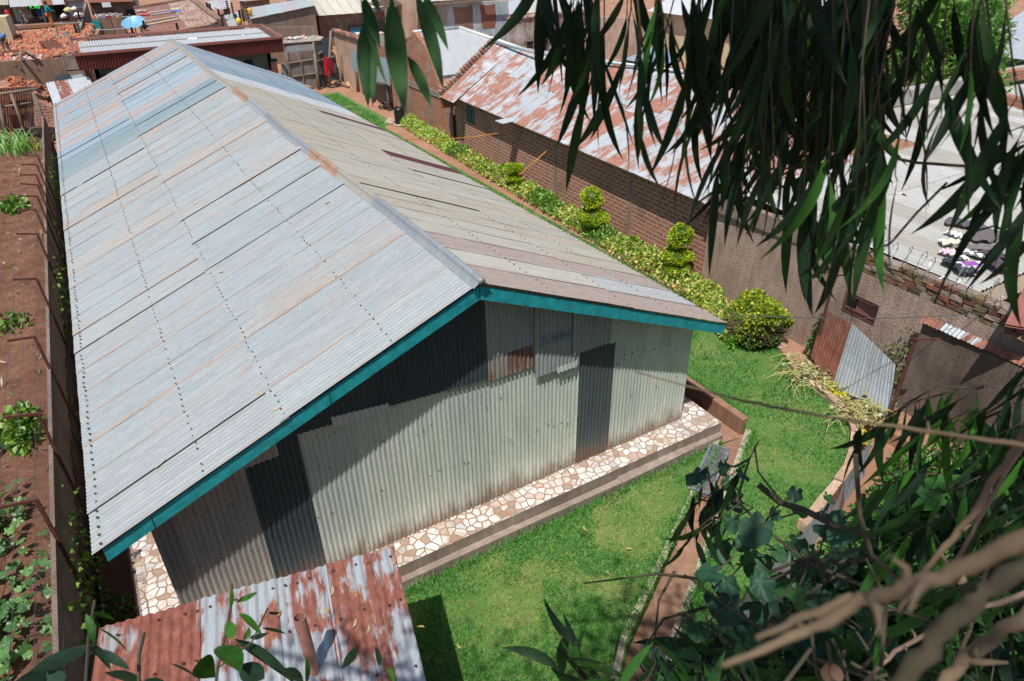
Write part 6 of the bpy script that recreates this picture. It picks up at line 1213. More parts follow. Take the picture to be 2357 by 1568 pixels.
def crow(label, foot):
    t = thing('crow', label, 'bird', 'two crows on the wall'); b = MB(); f = foot; s = .95; pts = [f + np.array(p) * s for p in ((0, .02, .10), (0, .0, .18), (0, -.01, .28), (0, -.02, .36), (0, -.02, .42), (0, -.02, .47))]; b.tube(pts, [.05, .10, .105, .075, .062, .025], 10, 0, (.012, .012, .016, 0)); b.build('body', M['cloth'], t, smooth=True)
    b = MB(); b.tube([f + (0, -.08, .33), f + (0, -.1, .38)], [.07, .05], 8, 0, (.72, .70, .68, 0)); b.build('white_collar', M['cloth'], t, smooth=True); b = MB(); b.tube([f + (0, -.06, .43), f + (0, -.19, .41)], [.022, .004], 6); b.build('beak', M['black'], t); b = MB(); b.add([f + np.array(p) for p in ((-.04, .05, .14), (.04, .05, .14), (.035, .12, -.12), (-.035, .12, -.12), (-.03, .03, .12), (.03, .03, .12), (.03, .1, -.12), (-.03, .1, -.12))], [(0, 1, 2, 3), (7, 6, 5, 4), (0, 3, 7, 4), (1, 5, 6, 2), (3, 2, 6, 7)]); b.build('tail', M['black'], t); b = MB()
    for xx in (-.03, .03): b.tube([f + (xx, 0, .12), f + (xx, -.01, 0)], .008, 4)
    b.build('legs', M['black'], t); return settle(t, f)
crow('left one of two black and white crows perched on the grey wall', Y(k4(1797, 318), y1 + .05) + (0, 0, .02)); crow('right one of two crows on the grey wall, its tail hanging over the edge', Y(k4(1855, 316), y1 + .05) + (0, 0, .02))
# cream yellow house behind the hanging leaves
yh = thing('yellow_house', 'cream yellow plastered house behind the hanging leaves with a grey iron roof', 'house')
xh = 35.5; W_ = lambda u, v: X(u, v, 'x', xh); c6 = lambda x, y: ((2000 + x * .5102) / 1.7378, y * .5102 / 1.7378)
t0, t1 = W_(*c6(1270, 75)), W_(*c6(2250, 235)); zt = (t0[2] + t1[2]) / 2; zb = W_(*c6(1700, 590))[2]
b = MB(); face(b, [(xh, t0[1] + .5, zt), (xh, t1[1] - 3, zt)], -.5, th=.3); b.build('wall', M['cream'], yh); b = MB(); b.box((xh - .02, (t0[1] + t1[1]) / 2, zb), (.06, t0[1] - t1[1] + 3, .7)); b.build('grey_plinth', M['concg'], yh)
b = MB(); n = 9; ya, yb_ = t0[1] + .9, t1[1] - 3.5
for i in range(n): p, q = ya + (yb_ - ya) * i / n, ya + (yb_ - ya) * (i + 1) / n; b.corr((xh + 5, p, zt + 2.1), (xh + 5, q, zt + 2.1), (xh - .5, q, zt + .0), (xh - .5, p, zt + .02), rows=3, pitch=.1, amp=.016, col=(*rnd.choice([(.5, .52, .55), (.55, .56, .58)]), rnd.choice([.15, .25, .05])))
b.build('roof', M['iron'], yh, smooth=True); b = MB(); p, q = W_(*c6(2085, 390)), W_(*c6(2140, 640)); b.box((xh - .08, (p[1] + q[1]) / 2, (p[2] + q[2]) / 2), (.1, 1.0, p[2] - q[2])); b.build('blue_door', M['bluepaint'], yh); b = MB(); b.box(W_(*c6(1865, 245)) - (.03, 0, 0), (.08, .35, .3)); b.build('vent', M['mud'], yh); settle(yh, (xh, 25, -.3))
for lab, q, c in (('yellow plastic jug among clutter by the blue door', (2035, 655), (.72, .55, .05)), ('pink bundle among clutter beside the yellow jug', (1985, 665), (.70, .36, .42)), ('yellow bowl nearest the blue door', (2105, 645), (.75, .6, .05))):
    p = X(*c6(*q), 'x', 30.5); b = MB(); b.tube([p - (0, 0, .22), p - (0, 0, .05), p + (0, 0, .15), p + (0, 0, .26)], [.2, .27, .22, .08], 12, 0, (*c, 0)); tag(b.build('container', M['tint'], smooth=True), lab, 'container')
wall_thing('low brown wall under the clutter in front of the yellow house', [X(*c6(1640, 640), 'x', 30.6), X(*c6(2200, 740), 'x', 30.6)], -.5, 'conc', -.3)
wall_thing('rough brown plastered wall left of the yellow house behind the leaves', [X(*c6(780, 130), 'y', 34), X(*c6(1240, 160), 'y', 30)], -.5, 'rough', .3)
roof_house('blue_iron_hut', 'little hut with a steep blue grey iron roof glimpsed behind the rusty roof', X(*c6(1200, 375), 'y', 24), X(*c6(1330, 400), 'y', 22.5), X(*c6(1390, 530), 'y', 20.8), X(*c6(960, 470), 'y', 21.5), (.35, .42, .48, .1), 'conc')
# right: white roof, clothes, parapet, mango tree, blue-door building
wr = thing('white_roof_building', 'long building right of the roughcast wall with a chalky white corrugated roof', 'house')
b = MB(); x = 14.35
while x < 36:
    x2 = x + .76; yfar = 4.15 if x < 21.7 else 7.3; zr = lambda yy: 2.18 + (yy + 2) * .03
    for ya, yb_, dz in ((-2.05, 2.2, 0), (2.0, yfar, .02)):
        b.corr((x, yb_, zr(yb_) + dz + .012), (x2, yb_, zr(yb_) + dz), (x2, ya, zr(ya) + dz), (x, ya, zr(ya) + dz + .012), rows=3, amp=.024, pitch=.14, col=(*rnd.choice([(.46, .45, .425), (.43, .42, .385), (.48, .475, .455), (.38, .355, .31)]), rnd.choice([.2, .3, .4])))
    x = x2 - .04
b.build('roof', M['roof'], wr, smooth=True); b = MB(); b.corr((14.4, -2.07, 2.16), (30, -2.07, 2.16), (30, -2.12, 1.78), (14.4, -2.12, 1.78), rows=2, amp=.02, pitch=.1, col=(.58, .50, .38, .12)); b.build('fascia', M['iron'], wr, smooth=True)
b = MB(); face(b, [(14.6, -1.5, 2.1), (30, -1.5, 2.1)], -.5); b.build('wall', M['dark'], wr); b = MB(); b.box((28.6, 7.55, 2.75), (14, .4, .5), jit=.02); b.build('parapet', M['concg'], wr); b = MB(); b.bar((30.2, 7.3, 2.62), (28.6, 2.4, 2.5), .35, .35); b.bar((30.5, 7.4, 2.85), (36, 6.9, 2.9), .35, .4); b.build('brick_ridge', M['bricko'], wr); settle(wr, (20, 0, -.3))  # near-black wall stands in for the dark void below the fascia
b = MB(); p = X(2375, 700, 'y', -3.4); b.add([p + np.array(q) for q in ((-.4, .1, -.3), (.9, .5, .1), (2.2, -.3, .1), (.0, -.3, -.35))], [(0, 1, 2, 3)]); b.add([p + np.array(q) + (0, 0, -.04) for q in ((-.4, .1, -.3), (.9, .5, .1), (2.2, -.3, .1), (.0, -.3, -.35))], [(3, 2, 1, 0)]); tag(b.build('red_iron_sheet', M['maroonl']), 'reddish brown flat sheet under the edge of the white roof', 'iron sheet')
c7 = lambda x, y: ((2700 + x * .6377) / 1.7378, (700 + y * .6377) / 1.7378)
def garment(name, lab, q, col, s=(.4, .3)):
    p = X(*c7(*q), 'z', 2.27); b = MB(); n = 9; a0 = rnd.uniform(0, 6); vs = []
    for i in range(n):
        for j in range(n): u_, v_ = (i / 8 - .5) * 2, (j / 8 - .5) * 2; r = 1 - .25 * abs(math.sin(2.3 * u_ + a0)) * abs(v_); vs.append(p + np.array([(u_ * s[0] * r * math.cos(a0) - v_ * s[1] * r * math.sin(a0)), (u_ * s[0] * math.sin(a0) + v_ * s[1] * math.cos(a0)) * r, .03 + .07 * abs(math.sin(u_ * 4 + v_ * 2 + a0)) * abs(math.cos(v_ * 3.1 - u_))]))
    b.add(vs, [(i * n + j, (i + 1) * n + j, (i + 1) * n + j + 1, i * n + j + 1) for i in range(8) for j in range(8)], 0, (*col, 0)); b.add([v - np.array([0, 0, .02]) for v in vs], [(i * n + j, i * n + j + 1, (i + 1) * n + j + 1, (i + 1) * n + j) for i in range(8) for j in range(8)], 0, (*col, 0)); tag(b.build(name, M['cloth'], smooth=True), lab, 'laundry', 'clothes drying on the white roof')
for nm, lab, q, col, s in (('dark_garment', 'dark grey garment spread highest among the clothes on the white roof', (1820, 320), (.10, .085, .095), (.42, .26)), ('dark_garment', 'large crumpled grey purple garment in the middle of the clothes on the white roof', (1930, 385), (.13, .11, .115), (.5, .33)), ('dark_garment', 'grey brown cloth beside the white garment', (1880, 470), (.17, .15, .14), (.5, .2)), ('white_garment', 'thin white garment lying beside the grey brown cloth', (1855, 505), (.72, .72, .72), (.26, .1)), ('white_garment', 'small cream cloth at the left edge of the clothes on the roof', (1740, 435), (.62, .56, .46), (.28, .16)), ('white_garment', 'pale checked cloth at the top left of the drying clothes', (1750, 385), (.6, .6, .58), (.2, .14)), ('pink_garment', 'small pink patterned cloth on the white roof', (1705, 495), (.62, .45, .5), (.18, .12)), ('white_garment', 'small white rag above the black garment', (1780, 525), (.72, .72, .7), (.2, .09)), ('black_garment', 'black and white garment nearest the roof edge', (1775, 580), (.03, .035, .045), (.38, .22)), ('dark_garment', 'dark plum garment hanging at the roof corner on the right', (2000, 520), (.07, .05, .065), (.45, .16)), ('purple_garment', 'dark purple garment beside the roof corner', (2035, 575), (.09, .06, .08), (.24, .3)), ('white_garment', 'white rag near the upper edge of the visible roof', (1340, 80), (.7, .69, .66), (.18, .12)), ('grey_garment', 'pale grey rag beside the upper white rag', (1415, 115), (.48, .45, .42), (.28, .16))): garment(nm, lab, q, col, s)
p = X(*c7(1850, 570), 'z', 2.3); b = MB(); b.box(p, (.5, .24, .09), 0, (.70, .68, .72, 0), rot=-.5); b.box(p + (0, 0, .048), (.3, .2, .006), 0, (.30, .08, .36, 0), rot=-.5); tag(b.build('packet', M['tint']), 'white and purple packet lying on the white roof beside the black garment', 'packet')
mt = thing('mango_tree', 'bushy bright green mango tree behind the white roof at top right', 'tree'); ctr = X(2175, 90, 'x', 32.5); N = 0; P_ = []; S__ = []; Cc = []; Dd = []
for i in range(46):
    u, v = rnd.uniform(2075, 2295), rnd.uniform(-30, 235)
    if v > 150 and u < 2110 and rnd.random() < .5: continue
    q = X(u, v, 'x', 32.5 + rnd.uniform(-1.8, 1.8)); P, s, c, d = foliage_ball(q, (.85, .85, .75), 330, .30, [(.05, .16, .02), (.09, .24, .03), (.13, .30, .05), (.03, .10, .015), (.20, .36, .08)], .6); P_.append(P); S__.append(s); Cc.append(c); Dd.append(d)
leaves('crown', np.concatenate(P_), np.concatenate(S__), np.concatenate(Cc), M['leaf'], mt, up=-.6, wid=.13, fold=.06, outw=np.concatenate(Dd) * .8); b = MB(); b.tube([down(ctr, -.5), down(ctr, 1.2) + (.1, 0, 0), ctr + (0, 0, .5)], [.22, .18, .08], 8)
for i in range(9): q = P_[i * 4].mean(0); b.tube([down(ctr, 1.0 + i * .12), (down(ctr, 1.5) + q) / 2, q], [.08, .06, .03], 5)
b.build('trunk', M['bark'], mt, smooth=True); settle(mt, down(ctr, -.3))
rb_ = thing('blue_door_house', 'grey house with a blue panelled metal door at the right edge behind the white roof', 'house'); c8 = lambda x, y: ((3000 + x * .5102) / 1.7378, y * .5102 / 1.7378); xh = 37; V_ = lambda x, y: X(*c8(x, y), 'x', xh)
a, e = V_(1950, 420), V_(2300, 480); b = MB(); face(b, [(xh, a[1] + .8, a[2]), (xh, e[1] - 4, a[2])], -.5, th=.3); b.build('wall', M['concg'], rb_); b = MB(); b.corr((xh + 5, a[1] + 1.2, a[2] + 2), (xh + 5, e[1] - 4, a[2] + 2), (xh - .7, e[1] - 4, a[2] - .02), (xh - .7, a[1] + 1.2, a[2] - .02), rows=3, pitch=.1, amp=.016, col=(.42, .45, .49, .1)); b.build('roof', M['iron'], rb_, smooth=True)
p, q = V_(1990, 545), V_(2148, 830); b = MB(); b.box((xh - .1, (p[1] + q[1]) / 2, (p[2] + q[2]) / 2), (.1, p[1] - q[1], p[2] - q[2])); dr_ = b.build('blue_door', M['bluegrey'], rb_); b = MB(); b.box((xh - .1, p[1] + .5, (p[2] + q[2]) / 2), (.06, .9, p[2] - q[2])); b.build('dark_doorway', M['dark'], rb_); b = MB()
for i in range(4): z = lerp(p, q, i / 3)[2]; b.bar((xh - .17, p[1], z), (xh - .17, q[1], z), .06, .05)
for i in range(3): y = lerp(p, q, i / 2)[1]; b.bar((xh - .17, y, p[2]), (xh - .17, y, q[2]), .05, .06)
b.build('door_ribs', M['bluegrey'], dr_); settle(rb_, (xh, 6, -.3))
# ------------------------------------------------------------------ people
def person(label, foot, face_, J, cloth, hair=(.012, .009, .008), H=1.72):
    """J: joints in body units (x right, y forward, z up); one skinned body, clothing as children"""
    t = bpy.data.objects.new('person', None); COL.objects.link(t); tag(t, label, 'person')
    order = list(J); idx = {k: i for i, k in enumerate(order)}
    rad = dict(pel=.13, chest=.15, neck=.055, head=.088, crown=.07, hl=.09, kl=.062, al=.042, tl=.035, hr=.09, kr=.062, ar=.042, tr=.035, sl=.062, el=.042, wl=.03, fl=.026, sr=.062, er=.042, wr=.03, fr=.026)
    E = [('pel', 'chest'), ('chest', 'neck'), ('neck', 'head'), ('head', 'crown')] + [e for s in 'lr' for e in (('pel', 'h' + s), ('h' + s, 'k' + s), ('k' + s, 'a' + s), ('a' + s, 't' + s), ('chest', 's' + s), ('s' + s, 'e' + s), ('e' + s, 'w' + s), ('w' + s, 'f' + s))]
    V = [J[k] for k in order]; R_ = [rad[k] for k in order]; EE = [(idx[a], idx[b_]) for a, b_ in E]
    for s in 'lr':                                # five fingers, thumb from the side of the palm
        w_, f_ = np.array(J['w' + s]), np.array(J['f' + s]); d = unit(f_ - w_); sd = unit(np.cross(d, (0, 1, .2))); bi = idx['f' + s]
        for k in range(4): base = f_ + d * .025 + sd * (k - 1.5) * .021; V += [tuple(base), tuple(base + d * (.06 - .008 * abs(k - 1.2)) + np.array([0, .015, 0]))]; R_ += [.009, .007]; EE += [(bi, len(V) - 2), (len(V) - 2, len(V) - 1)]
        V += [tuple(w_ * .5 + f_ * .5 + sd * .045), tuple(w_ * .3 + f_ * .7 + sd * .07 + d * .03)]; R_ += [.010, .008]; EE += [(idx['w' + s], len(V) - 2), (len(V) - 2, len(V) - 1)]
    def skin(name, V, R_, EE, mat, root=0, col=None):
        me = bpy.data.meshes.new(name); me.from_pydata([tuple(map(float, v)) for v in V], EE, []); o = bpy.data.objects.new(name, me); COL.objects.link(o); o.parent = t; me.materials.append(mat)
        m = o.modifiers.new('skin', 'SKIN'); 
        for i, r in enumerate(R_): me.skin_vertices[0].data[i].radius = (r, r)
        me.skin_vertices[0].data[root].use_root = True; m.use_smooth_shade = True; s_ = o.modifiers.new('sub', 'SUBSURF'); s_.levels = 1; s_.render_levels = 1; return o
    skin('body', V, R_, EE, M['skin'], idx['pel'])
    def cl(name, names, edges, grow, col, short=None):
        VV = [np.array(J[k], float) for k in names]; rr_ = [rad[k] * grow + .012 for k in names]; mm = M['cloth'].copy(); mm.node_tree.nodes['Attribute'].attribute_name = 'none'
        mt_ = m_simple(name, col, .95, 0, .15, 12); ii = {k: i for i, k in enumerate(names)}
        skin(name, VV, rr_, [(ii[a], ii[b_]) for a, b_ in edges], mt_)
    for c in cloth: cl(*c)
    hd_ = np.array(J['head']); f = np.array([0, 1, 0]) * .085
    b = MB(); b.tube([hd_ + (0, -.02, -.0), hd_ + (0, -.03, .06), np.array(J['crown']) + (0, -.01, .02), np.array(J['crown']) + (0, 0, .065)], [.094, .1, .088, .03], 12); b.build('hair', m_simple('hair', hair, .9), t, smooth=True)
    b = MB(); b.tube([hd_ + (0, .085, .01), hd_ + (0, .115, -.015), hd_ + (0, .088, -.022)], [.010, .016, .012], 6); b.build('nose', M['skin'], t, smooth=True)
    b = MB(); 
    for s in (-1, 1): b.tube([hd_ + (s * .034, .082, .018), hd_ + (s * .034, .094, .018)], [.014, .006], 8, 0, (.6, .58, .55, 0))
    b.tube([hd_ + (-.03, .083, -.052), hd_ + (0, .094, -.055), hd_ + (.03, .083, -.052)], [.006, .01, .006], 6, 0, (.10, .03, .025, 0)); b.build('face_features', M['tint'], t)
    b = MB()
    for s in (-1, 1): b.tube([hd_ + (s * .088, -.005, -.02), hd_ + (s * .1, -.01, .0), hd_ + (s * .088, -.01, .03)], [.012, .018, .012], 6)
    b.build('ears', M['skin'], t, smooth=True)
    t.location = Vector([float(x) for x in foot]); t.rotation_euler.z = face_; t.scale = (H / 1.72,) * 3; return t
def stand(**o):
    J = dict(pel=(0, 0, .93), chest=(0, 0, 1.28), neck=(0, .0, 1.46), head=(0, .03, 1.58), crown=(0, .02, 1.67), hl=(-.1, 0, .86), kl=(-.11, .03, .48), al=(-.12, 0, .08), tl=(-.13, .15, .03), hr=(.1, 0, .86), kr=(.11, .03, .48), ar=(.12, 0, .08), tr=(.13, .15, .03), sl=(-.2, 0, 1.40), el=(-.25, -.02, 1.12), wl=(-.25, .06, .88), fl=(-.25, .08, .80), sr=(.2, 0, 1.40), er=(.25, -.02, 1.12), wr=(.25, .06, .88), fr=(.25, .08, .80)); J.update(o); return J
TR = lambda c: ('trousers', ['pel', 'hl', 'kl', 'al', 'hr', 'kr', 'ar'], [('pel', 'hl'), ('hl', 'kl'), ('kl', 'al'), ('pel', 'hr'), ('hr', 'kr'), ('kr', 'ar')], 1.12, c)
SHR = lambda c, n='shirt', lng=True: (n, ['chest', 'pel', 'sl', 'el', 'sr', 'er'] + (['wl', 'wr'] if lng else []), [('chest', 'pel'), ('chest', 'sl'), ('sl', 'el'), ('chest', 'sr'), ('sr', 'er')] + ([('el', 'wl'), ('er', 'wr')] if lng else []), 1.12, c)
def at(x, y, z=PZ): return X(*k1(x, y), 'z', z)
gp = at(245, 552, PZ); person('person in a red T-shirt and blue jeans walking past the rubble', gp, 1.2, stand(kl=(-.11, .24, .5), al=(-.12, .3, .1), tl=(-.12, .44, .06), kr=(.11, -.02, .48), ar=(.12, -.34, .12), tr=(.12, -.22, .03), el=(-.27, -.14, 1.14), wl=(-.27, -.1, .9), fl=(-.27, -.08, .82), er=(.27, .1, 1.14), wr=(.26, .24, .94), fr=(.26, .28, .87)), [TR((.16, .25, .34)), SHR((.55, .02, .04), 'red_t_shirt', False)])
gp2 = at(890, 470, PZ + .15); person('person in a teal jacket and orange trousers pushing a loaded bicycle', gp2, -1.25, stand(el=(-.24, .12, 1.15), wl=(-.2, .36, 1.05), fl=(-.2, .43, 1.03), er=(.24, .12, 1.15), wr=(.2, .36, 1.05), fr=(.2, .43, 1.03), head=(0, .06, 1.58), crown=(0, .06, 1.67)), [TR((.48, .15, .03)), SHR((.01, .28, .30), 'teal_jacket')])
gp3 = at(95, 500, PZ + .1) + (-.3, 2.0, 0); person('person in dark clothes standing in the shade by the blue door', gp3, -1.3, stand(el=(-.24, .1, 1.15), wl=(-.12, .3, 1.12), fl=(-.06, .36, 1.13), er=(.24, .1, 1.15), wr=(.12, .3, 1.12), fr=(.06, .36, 1.13)), [TR((.05, .045, .04)), SHR((.06, .05, .045), 'dark_top')])
gp4 = at(135, 545, PZ); person('seated person in grey trousers half hidden behind the yellow wall stub', gp4 + (-.25, -.1, 0), -1.4, stand(pel=(0, 0, .45), chest=(0, .03, .8), neck=(0, .05, .98), head=(0, .09, 1.1), crown=(0, .09, 1.19), hl=(-.1, .05, .43), kl=(-.13, .45, .47), al=(-.13, .45, .09), tl=(-.13, .6, .03), hr=(.1, .05, .43), kr=(.13, .45, .47), ar=(.13, .42, .09), tr=(.13, .57, .03), sl=(-.2, .03, .92), el=(-.26, .15, .68), wl=(-.15, .36, .55), fl=(-.12, .43, .52), sr=(.2, .03, .92), er=(.26, .15, .68), wr=(.15, .36, .55), fr=(.12, .43, .52)), [TR((.30, .27, .24)), SHR((.30, .10, .04), 'patterned_top')])
gp5 = at(110, 960, PZ); person('person in a pale blue shirt bending over behind the green seated chair', gp5 + (.1, .35, 0), .2, stand(chest=(0, .28, 1.08), neck=(0, .42, 1.08), head=(0, .54, 1.02), crown=(0, .62, .98), sl=(-.2, .32, 1.08), el=(-.25, .45, .82), wl=(-.2, .55, .62), fl=(-.18, .57, .54), sr=(.2, .32, 1.08), er=(.25, .45, .82), wr=(.2, .55, .62), fr=(.18, .57, .54), pel=(0, -.05, .95)), [TR((.20, .17, .14)), SHR((.12, .26, .52), 'blue_shirt')])
# bicycle with sacks
bc = thing('loaded_bicycle', 'bicycle loaded with white sacks in front of the shop opening', 'bicycle'); f = gp2 + (1.35, -.25, 0)
for dx in (-.62, .55):
    b = MB(); c = f + (dx, 0, .33); b.tube([c + (.31 * math.cos(a), 0, .31 * math.sin(a)) for a in np.linspace(0, 6.283, 21)], .022, 6)
    w1 = b.build('wheel', M['black'], bc); b = MB()
    for i in range(8): a = .785 * i; b.tube([c, c + (.3 * math.cos(a), 0, .3 * math.sin(a))], .005, 4)
    b.build('spokes', M['steel'], w1)
b = MB()
for p, q in (((-.62, .33), (-.15, .33)), ((-.15, .33), (-.3, .85)), ((-.3, .8), (.35, .8)), ((-.15, .33), (.38, .75)), ((.35, .88), (.55, .33)), ((-.62, .33), (-.3, .75)), ((.33, .88), (.3, 1.02)), ((-.85, .72), (-.2, .75))): b.bar(f + (p[0], 0, p[1]), f + (q[0], 0, q[1]), .035)
b.bar(f + (.3, -.28, 1.02), f + (.3, .28, 1.02), .03); b.build('frame', M['black'], bc); b = MB(); b.box(f + (-.32, 0, .9), (.26, .16, .06)); b.build('saddle', M['black'], bc); settle(bc, f)
for i, (dx, dy, dz, s, c, l) in enumerate(((-.45, -.3, .72, .27, (.72, .72, .73), 'white sack slung on the near side of the bicycle'), (.45, -.3, .74, .28, (.72, .72, .74), 'white sack at the front of the bicycle load'), (-.05, 0, 1.08, .26, (.62, .58, .25), 'yellowish patterned bag on top of the bicycle load'), (.35, .05, 1.15, .2, (.75, .74, .75), 'small white bag on the very top of the bicycle load'))):
    rock('sack', l, 'sack', f + (dx, dy, dz), (s * 1.2, s * .8, s * .8), c, 'sacks on the bicycle').data.materials[0] = M['cloth']
# chair with a green seat
cp = at(80, 900, PZ + .05) + (-.2, -.6, 0); cr = thing('wooden_chair', 'wooden chair with a bright green seat standing on the rubble at the left edge', 'chair'); b = MB(); b.box(cp + (0, 0, .66), (.62, .6, .09), 0, (.16, .42, .05, 0), rot=.2); b.build('seat', M['tint'], cr)
for dx in (-.28, .28):
    for dy in (-.26, .26): b = MB(); b.bar(cp + (dx, dy, 0), cp + (dx, dy, 1.45 if dy < 0 else .64), .06); b.build('leg', M['wood'], cr)
b = MB()
for z in (.9, 1.15, 1.42): b.bar(cp + (-.3, -.26, z), cp + (.3, -.26, z), .05, .09)
b.build('backrest', M['wood'], cr); b = MB(); b.bar(cp + (-.28, -.26, .3), cp + (-.28, .26, .3), .04); b.bar(cp + (.28, -.26, .3), cp + (.28, .26, .3), .04); b.build('stretcher', M['wood'], cr); settle(cr, cp)
b = MB(); tp = at(1120, 400, PZ + .9); b.box(tp, (1.5, .5, .07)); 
for dx in (-.65, .65):
    for dy in (-.2, .2): b.bar(tp + (dx, dy, -.75), tp + (dx, dy, 0), .07)
tag(b.build('wooden_bench', M['wood']), 'rough wooden table beside the loaded bicycle', 'table')
# ------------------------------------------------------------------ foreground: weeds on the bank, eucalyptus boughs, creeper, dry sticks
N = 34000; x = NR.uniform(2.0, 13.0, N); y = NR.uniform(-8.5, -1.6, N); h_ = np.array([hgt(a, c) for a, c in zip(x, y)]); k = h_ > -.5
PL = [X(u, v, 'z', GZ) for u, v in LF]; 
C = np.stack([x, y, h_ + NR.random(N) ** 1.5 * .45], 1)[k]
o = leaves('bank_weeds', C, NR.uniform(.07, .17, len(C)), pick([(.05, .17, .025), (.08, .24, .035), (.03, .09, .015), (.11, .28, .045), (.02, .06, .012)], len(C), .3), M['leaf'], None, up=.5, wid=.3, fold=.1, outw=np.array([0, 0, .5])); tag(o, 'lush green weeds covering the bank below the low iron fence', 'weeds', None, 'stuff')
G3 = np.array([0, 0, -1.0]); FW = -RM[:, 2]
ST = np.array([0, .06, .16, .3, .45, .6, .75, .88, 1.0]); WS = np.array([.06, .3, .72, .98, 1.0, .88, .62, .3, 0.0])
class Leafs:
    def __init__(s): s.P = []; s.c = []
    def add(s, p, d, L, W, bend, col, face_=None, curl=.12):
        d = unit(np.array(d, float)); f = NR.normal(size=3) if face_ is None else np.array(face_, float); n = unit(f - d * (f @ d)); r = np.cross(d, n); pts = []
        for q, w_ in zip(ST, WS):
            c = p + d * L * q + r * bend * L * (q * q) + n * curl * L * math.sin(q * 2.6) * .5; dd = r - d * bend * q
            pts += [c - dd * W * w_ + n * W * w_ * .28, c, c + dd * W * w_ + n * W * w_ * .28]
        s.P.append(pts); s.c.append(col)
    def build(s, name, mat, parent):
        P = np.array(s.P); n, k, _ = P.shape; m = len(ST); f = np.array([(3 * i + j, 3 * i + j + 1, 3 * i + j + 4, 3 * i + j + 3) for i in range(m - 1) for j in (0, 1)])
        F = (np.arange(n)[:, None, None] * k + f).reshape(-1, 4); c = np.array([(*q, 0) for q in s.c]); return mass(name, P.reshape(-1, 3), F, np.repeat(c, len(f), 0), mat, parent, smooth=True)
def ecol():
    if rnd.random() < .07: return tuple(np.array((.03, .10, .018)) * rnd.uniform(.7, 1.4))  # a few leaves coloured brighter so they look sunlit
    return tuple(np.array(rnd.choice([(.010, .028, .011), (.013, .036, .013), (.009, .022, .011), (.016, .044, .012), (.013, .027, .017)])) * rnd.uniform(.75, 1.25))
def ecol2(): return tuple(np.array(rnd.choice([(.03, .11, .018), (.045, .15, .02), (.02, .07, .018), (.015, .05, .018)])) * rnd.uniform(.8, 1.2))
eu = thing('eucalyptus_tree', 'eucalyptus tree whose dark narrow leaves hang over the upper right', 'tree')
tr = np.array([4.3, -10.2, 5.2]); b = MB(); b.tube([tr + (0, 0, -1), tr + (0, 0, 1), tr + (-.2, .2, 4), tr + (-.3, .5, 9)], [.28, .25, .2, .12], 12)
b.build('trunk', M['bark'], eu, smooth=True)
b = MB(); lim = [tr + (-.15, .15, 3.6), np.array([3.4, -8.4, 9.6]), np.array([2.4, -6.7, 9.75]), np.array([1.7, -6.0, 9.6]), np.array([.9, -5.6, 9.5])]; b.tube(lim, [.1, .07, .05, .035, .02], 8); b.tube([tr + (-.2, .2, 4.2), np.array([.6, -8.2, 10.4]), np.array([-1.2, -6.2, 10.3]), np.array([-2.6, -4.6, 9.9])], [.1, .06, .045, .02], 8); b.build('limb', M['bark'], eu, smooth=True)
# canopy overhead (above the picture) that shades the boughs and the foreground
def canopy(c, R, n, sz): P = np.array(c) + NR.normal(0, 1, (n, 3)) * np.array(R); P[:, 2] = np.maximum(P[:, 2], c[2] - 1.2 * R[2]); return P, np.full(n, sz) * NR.uniform(.7, 1.3, n)
cs = [canopy((1.45, -7.3, 10.4), (.75, .75, .4), 1500, .22), canopy((.7, -7.0, 10.5), (.5, .5, .35), 500, .22), canopy((2.3, -7.4, 10.2), (.6, .6, .35), 700, .22), canopy((-2.3, -5.5, 9.7), (.55, .35, .3), 330, .2), canopy((-1.2, -5.9, 10.0), (.5, .3, .3), 260, .2), canopy((3.0, -8.4, 10.6), (.7, .6, .4), 500, .22)]
CP = np.concatenate([c[0] for c in cs]); leaves('crown', CP, np.concatenate([c[1] for c in cs]), pick([(.03, .07, .025), (.04, .09, .03)], len(CP)), M['leafd'], eu, up=-1.0, wid=.13, fold=.03)
def bough(name, twigs, colf, lenpx, wr=(.062, .105), root=None, tr_=.0014, hang=1.0, mat='leafd'):
    lf_ = Leafs(); b = MB()
    for (pts, nl, q0) in twigs:
        b.tube(pts, [tr_ * 1.6] + [tr_] * (len(pts) - 2) + [tr_ * .6], 5); pts = [np.array(p) for p in pts]; seg = [np.linalg.norm(pts[i + 1] - pts[i]) for i in range(len(pts) - 1)]; T = sum(seg)
        for i in range(nl):
            q = 1 - (1 - q0) * (i / max(1, nl - 1)) if nl > 1 else 1; s_ = q * T * .999; j = 0
            while s_ > seg[j]: s_ -= seg[j]; j += 1
            p = lerp(pts[j], pts[j + 1], s_ / seg[j]); td = unit(pts[j + 1] - pts[j]); dist = np.linalg.norm(p - CAM)
            L = rnd.uniform(*lenpx) / FPX * dist; sd = NR.normal(size=3); d = G3 * hang + td * rnd.uniform(0, .25) + sd * .2; pet = p + (unit(d) + sd * .25) * L * .07; b.tube([p, pet], [tr_ * .55, tr_ * .5], 4)
            lf_.add(pet, d, L, L * rnd.uniform(*wr) * .62, rnd.uniform(-.5, .5), colf(), NR.normal(size=3) + FW * rnd.choice([-.9, .9]))
    lf_.build('foliage', M[mat], eu)['label'] = name; b.build('branch', M['twigd'], eu, smooth=True)
def hangtw(u, vend, dist, du=0, n=7, top=-170, q0=.45):
    p0 = XD(u + du, top, dist * 1.0); p1 = XD(u + du * .5 + rnd.uniform(-15, 15), top + (vend - top) * .5, dist); p2 = XD(u, vend, dist); return ([p0, p1, p2], n, q0)
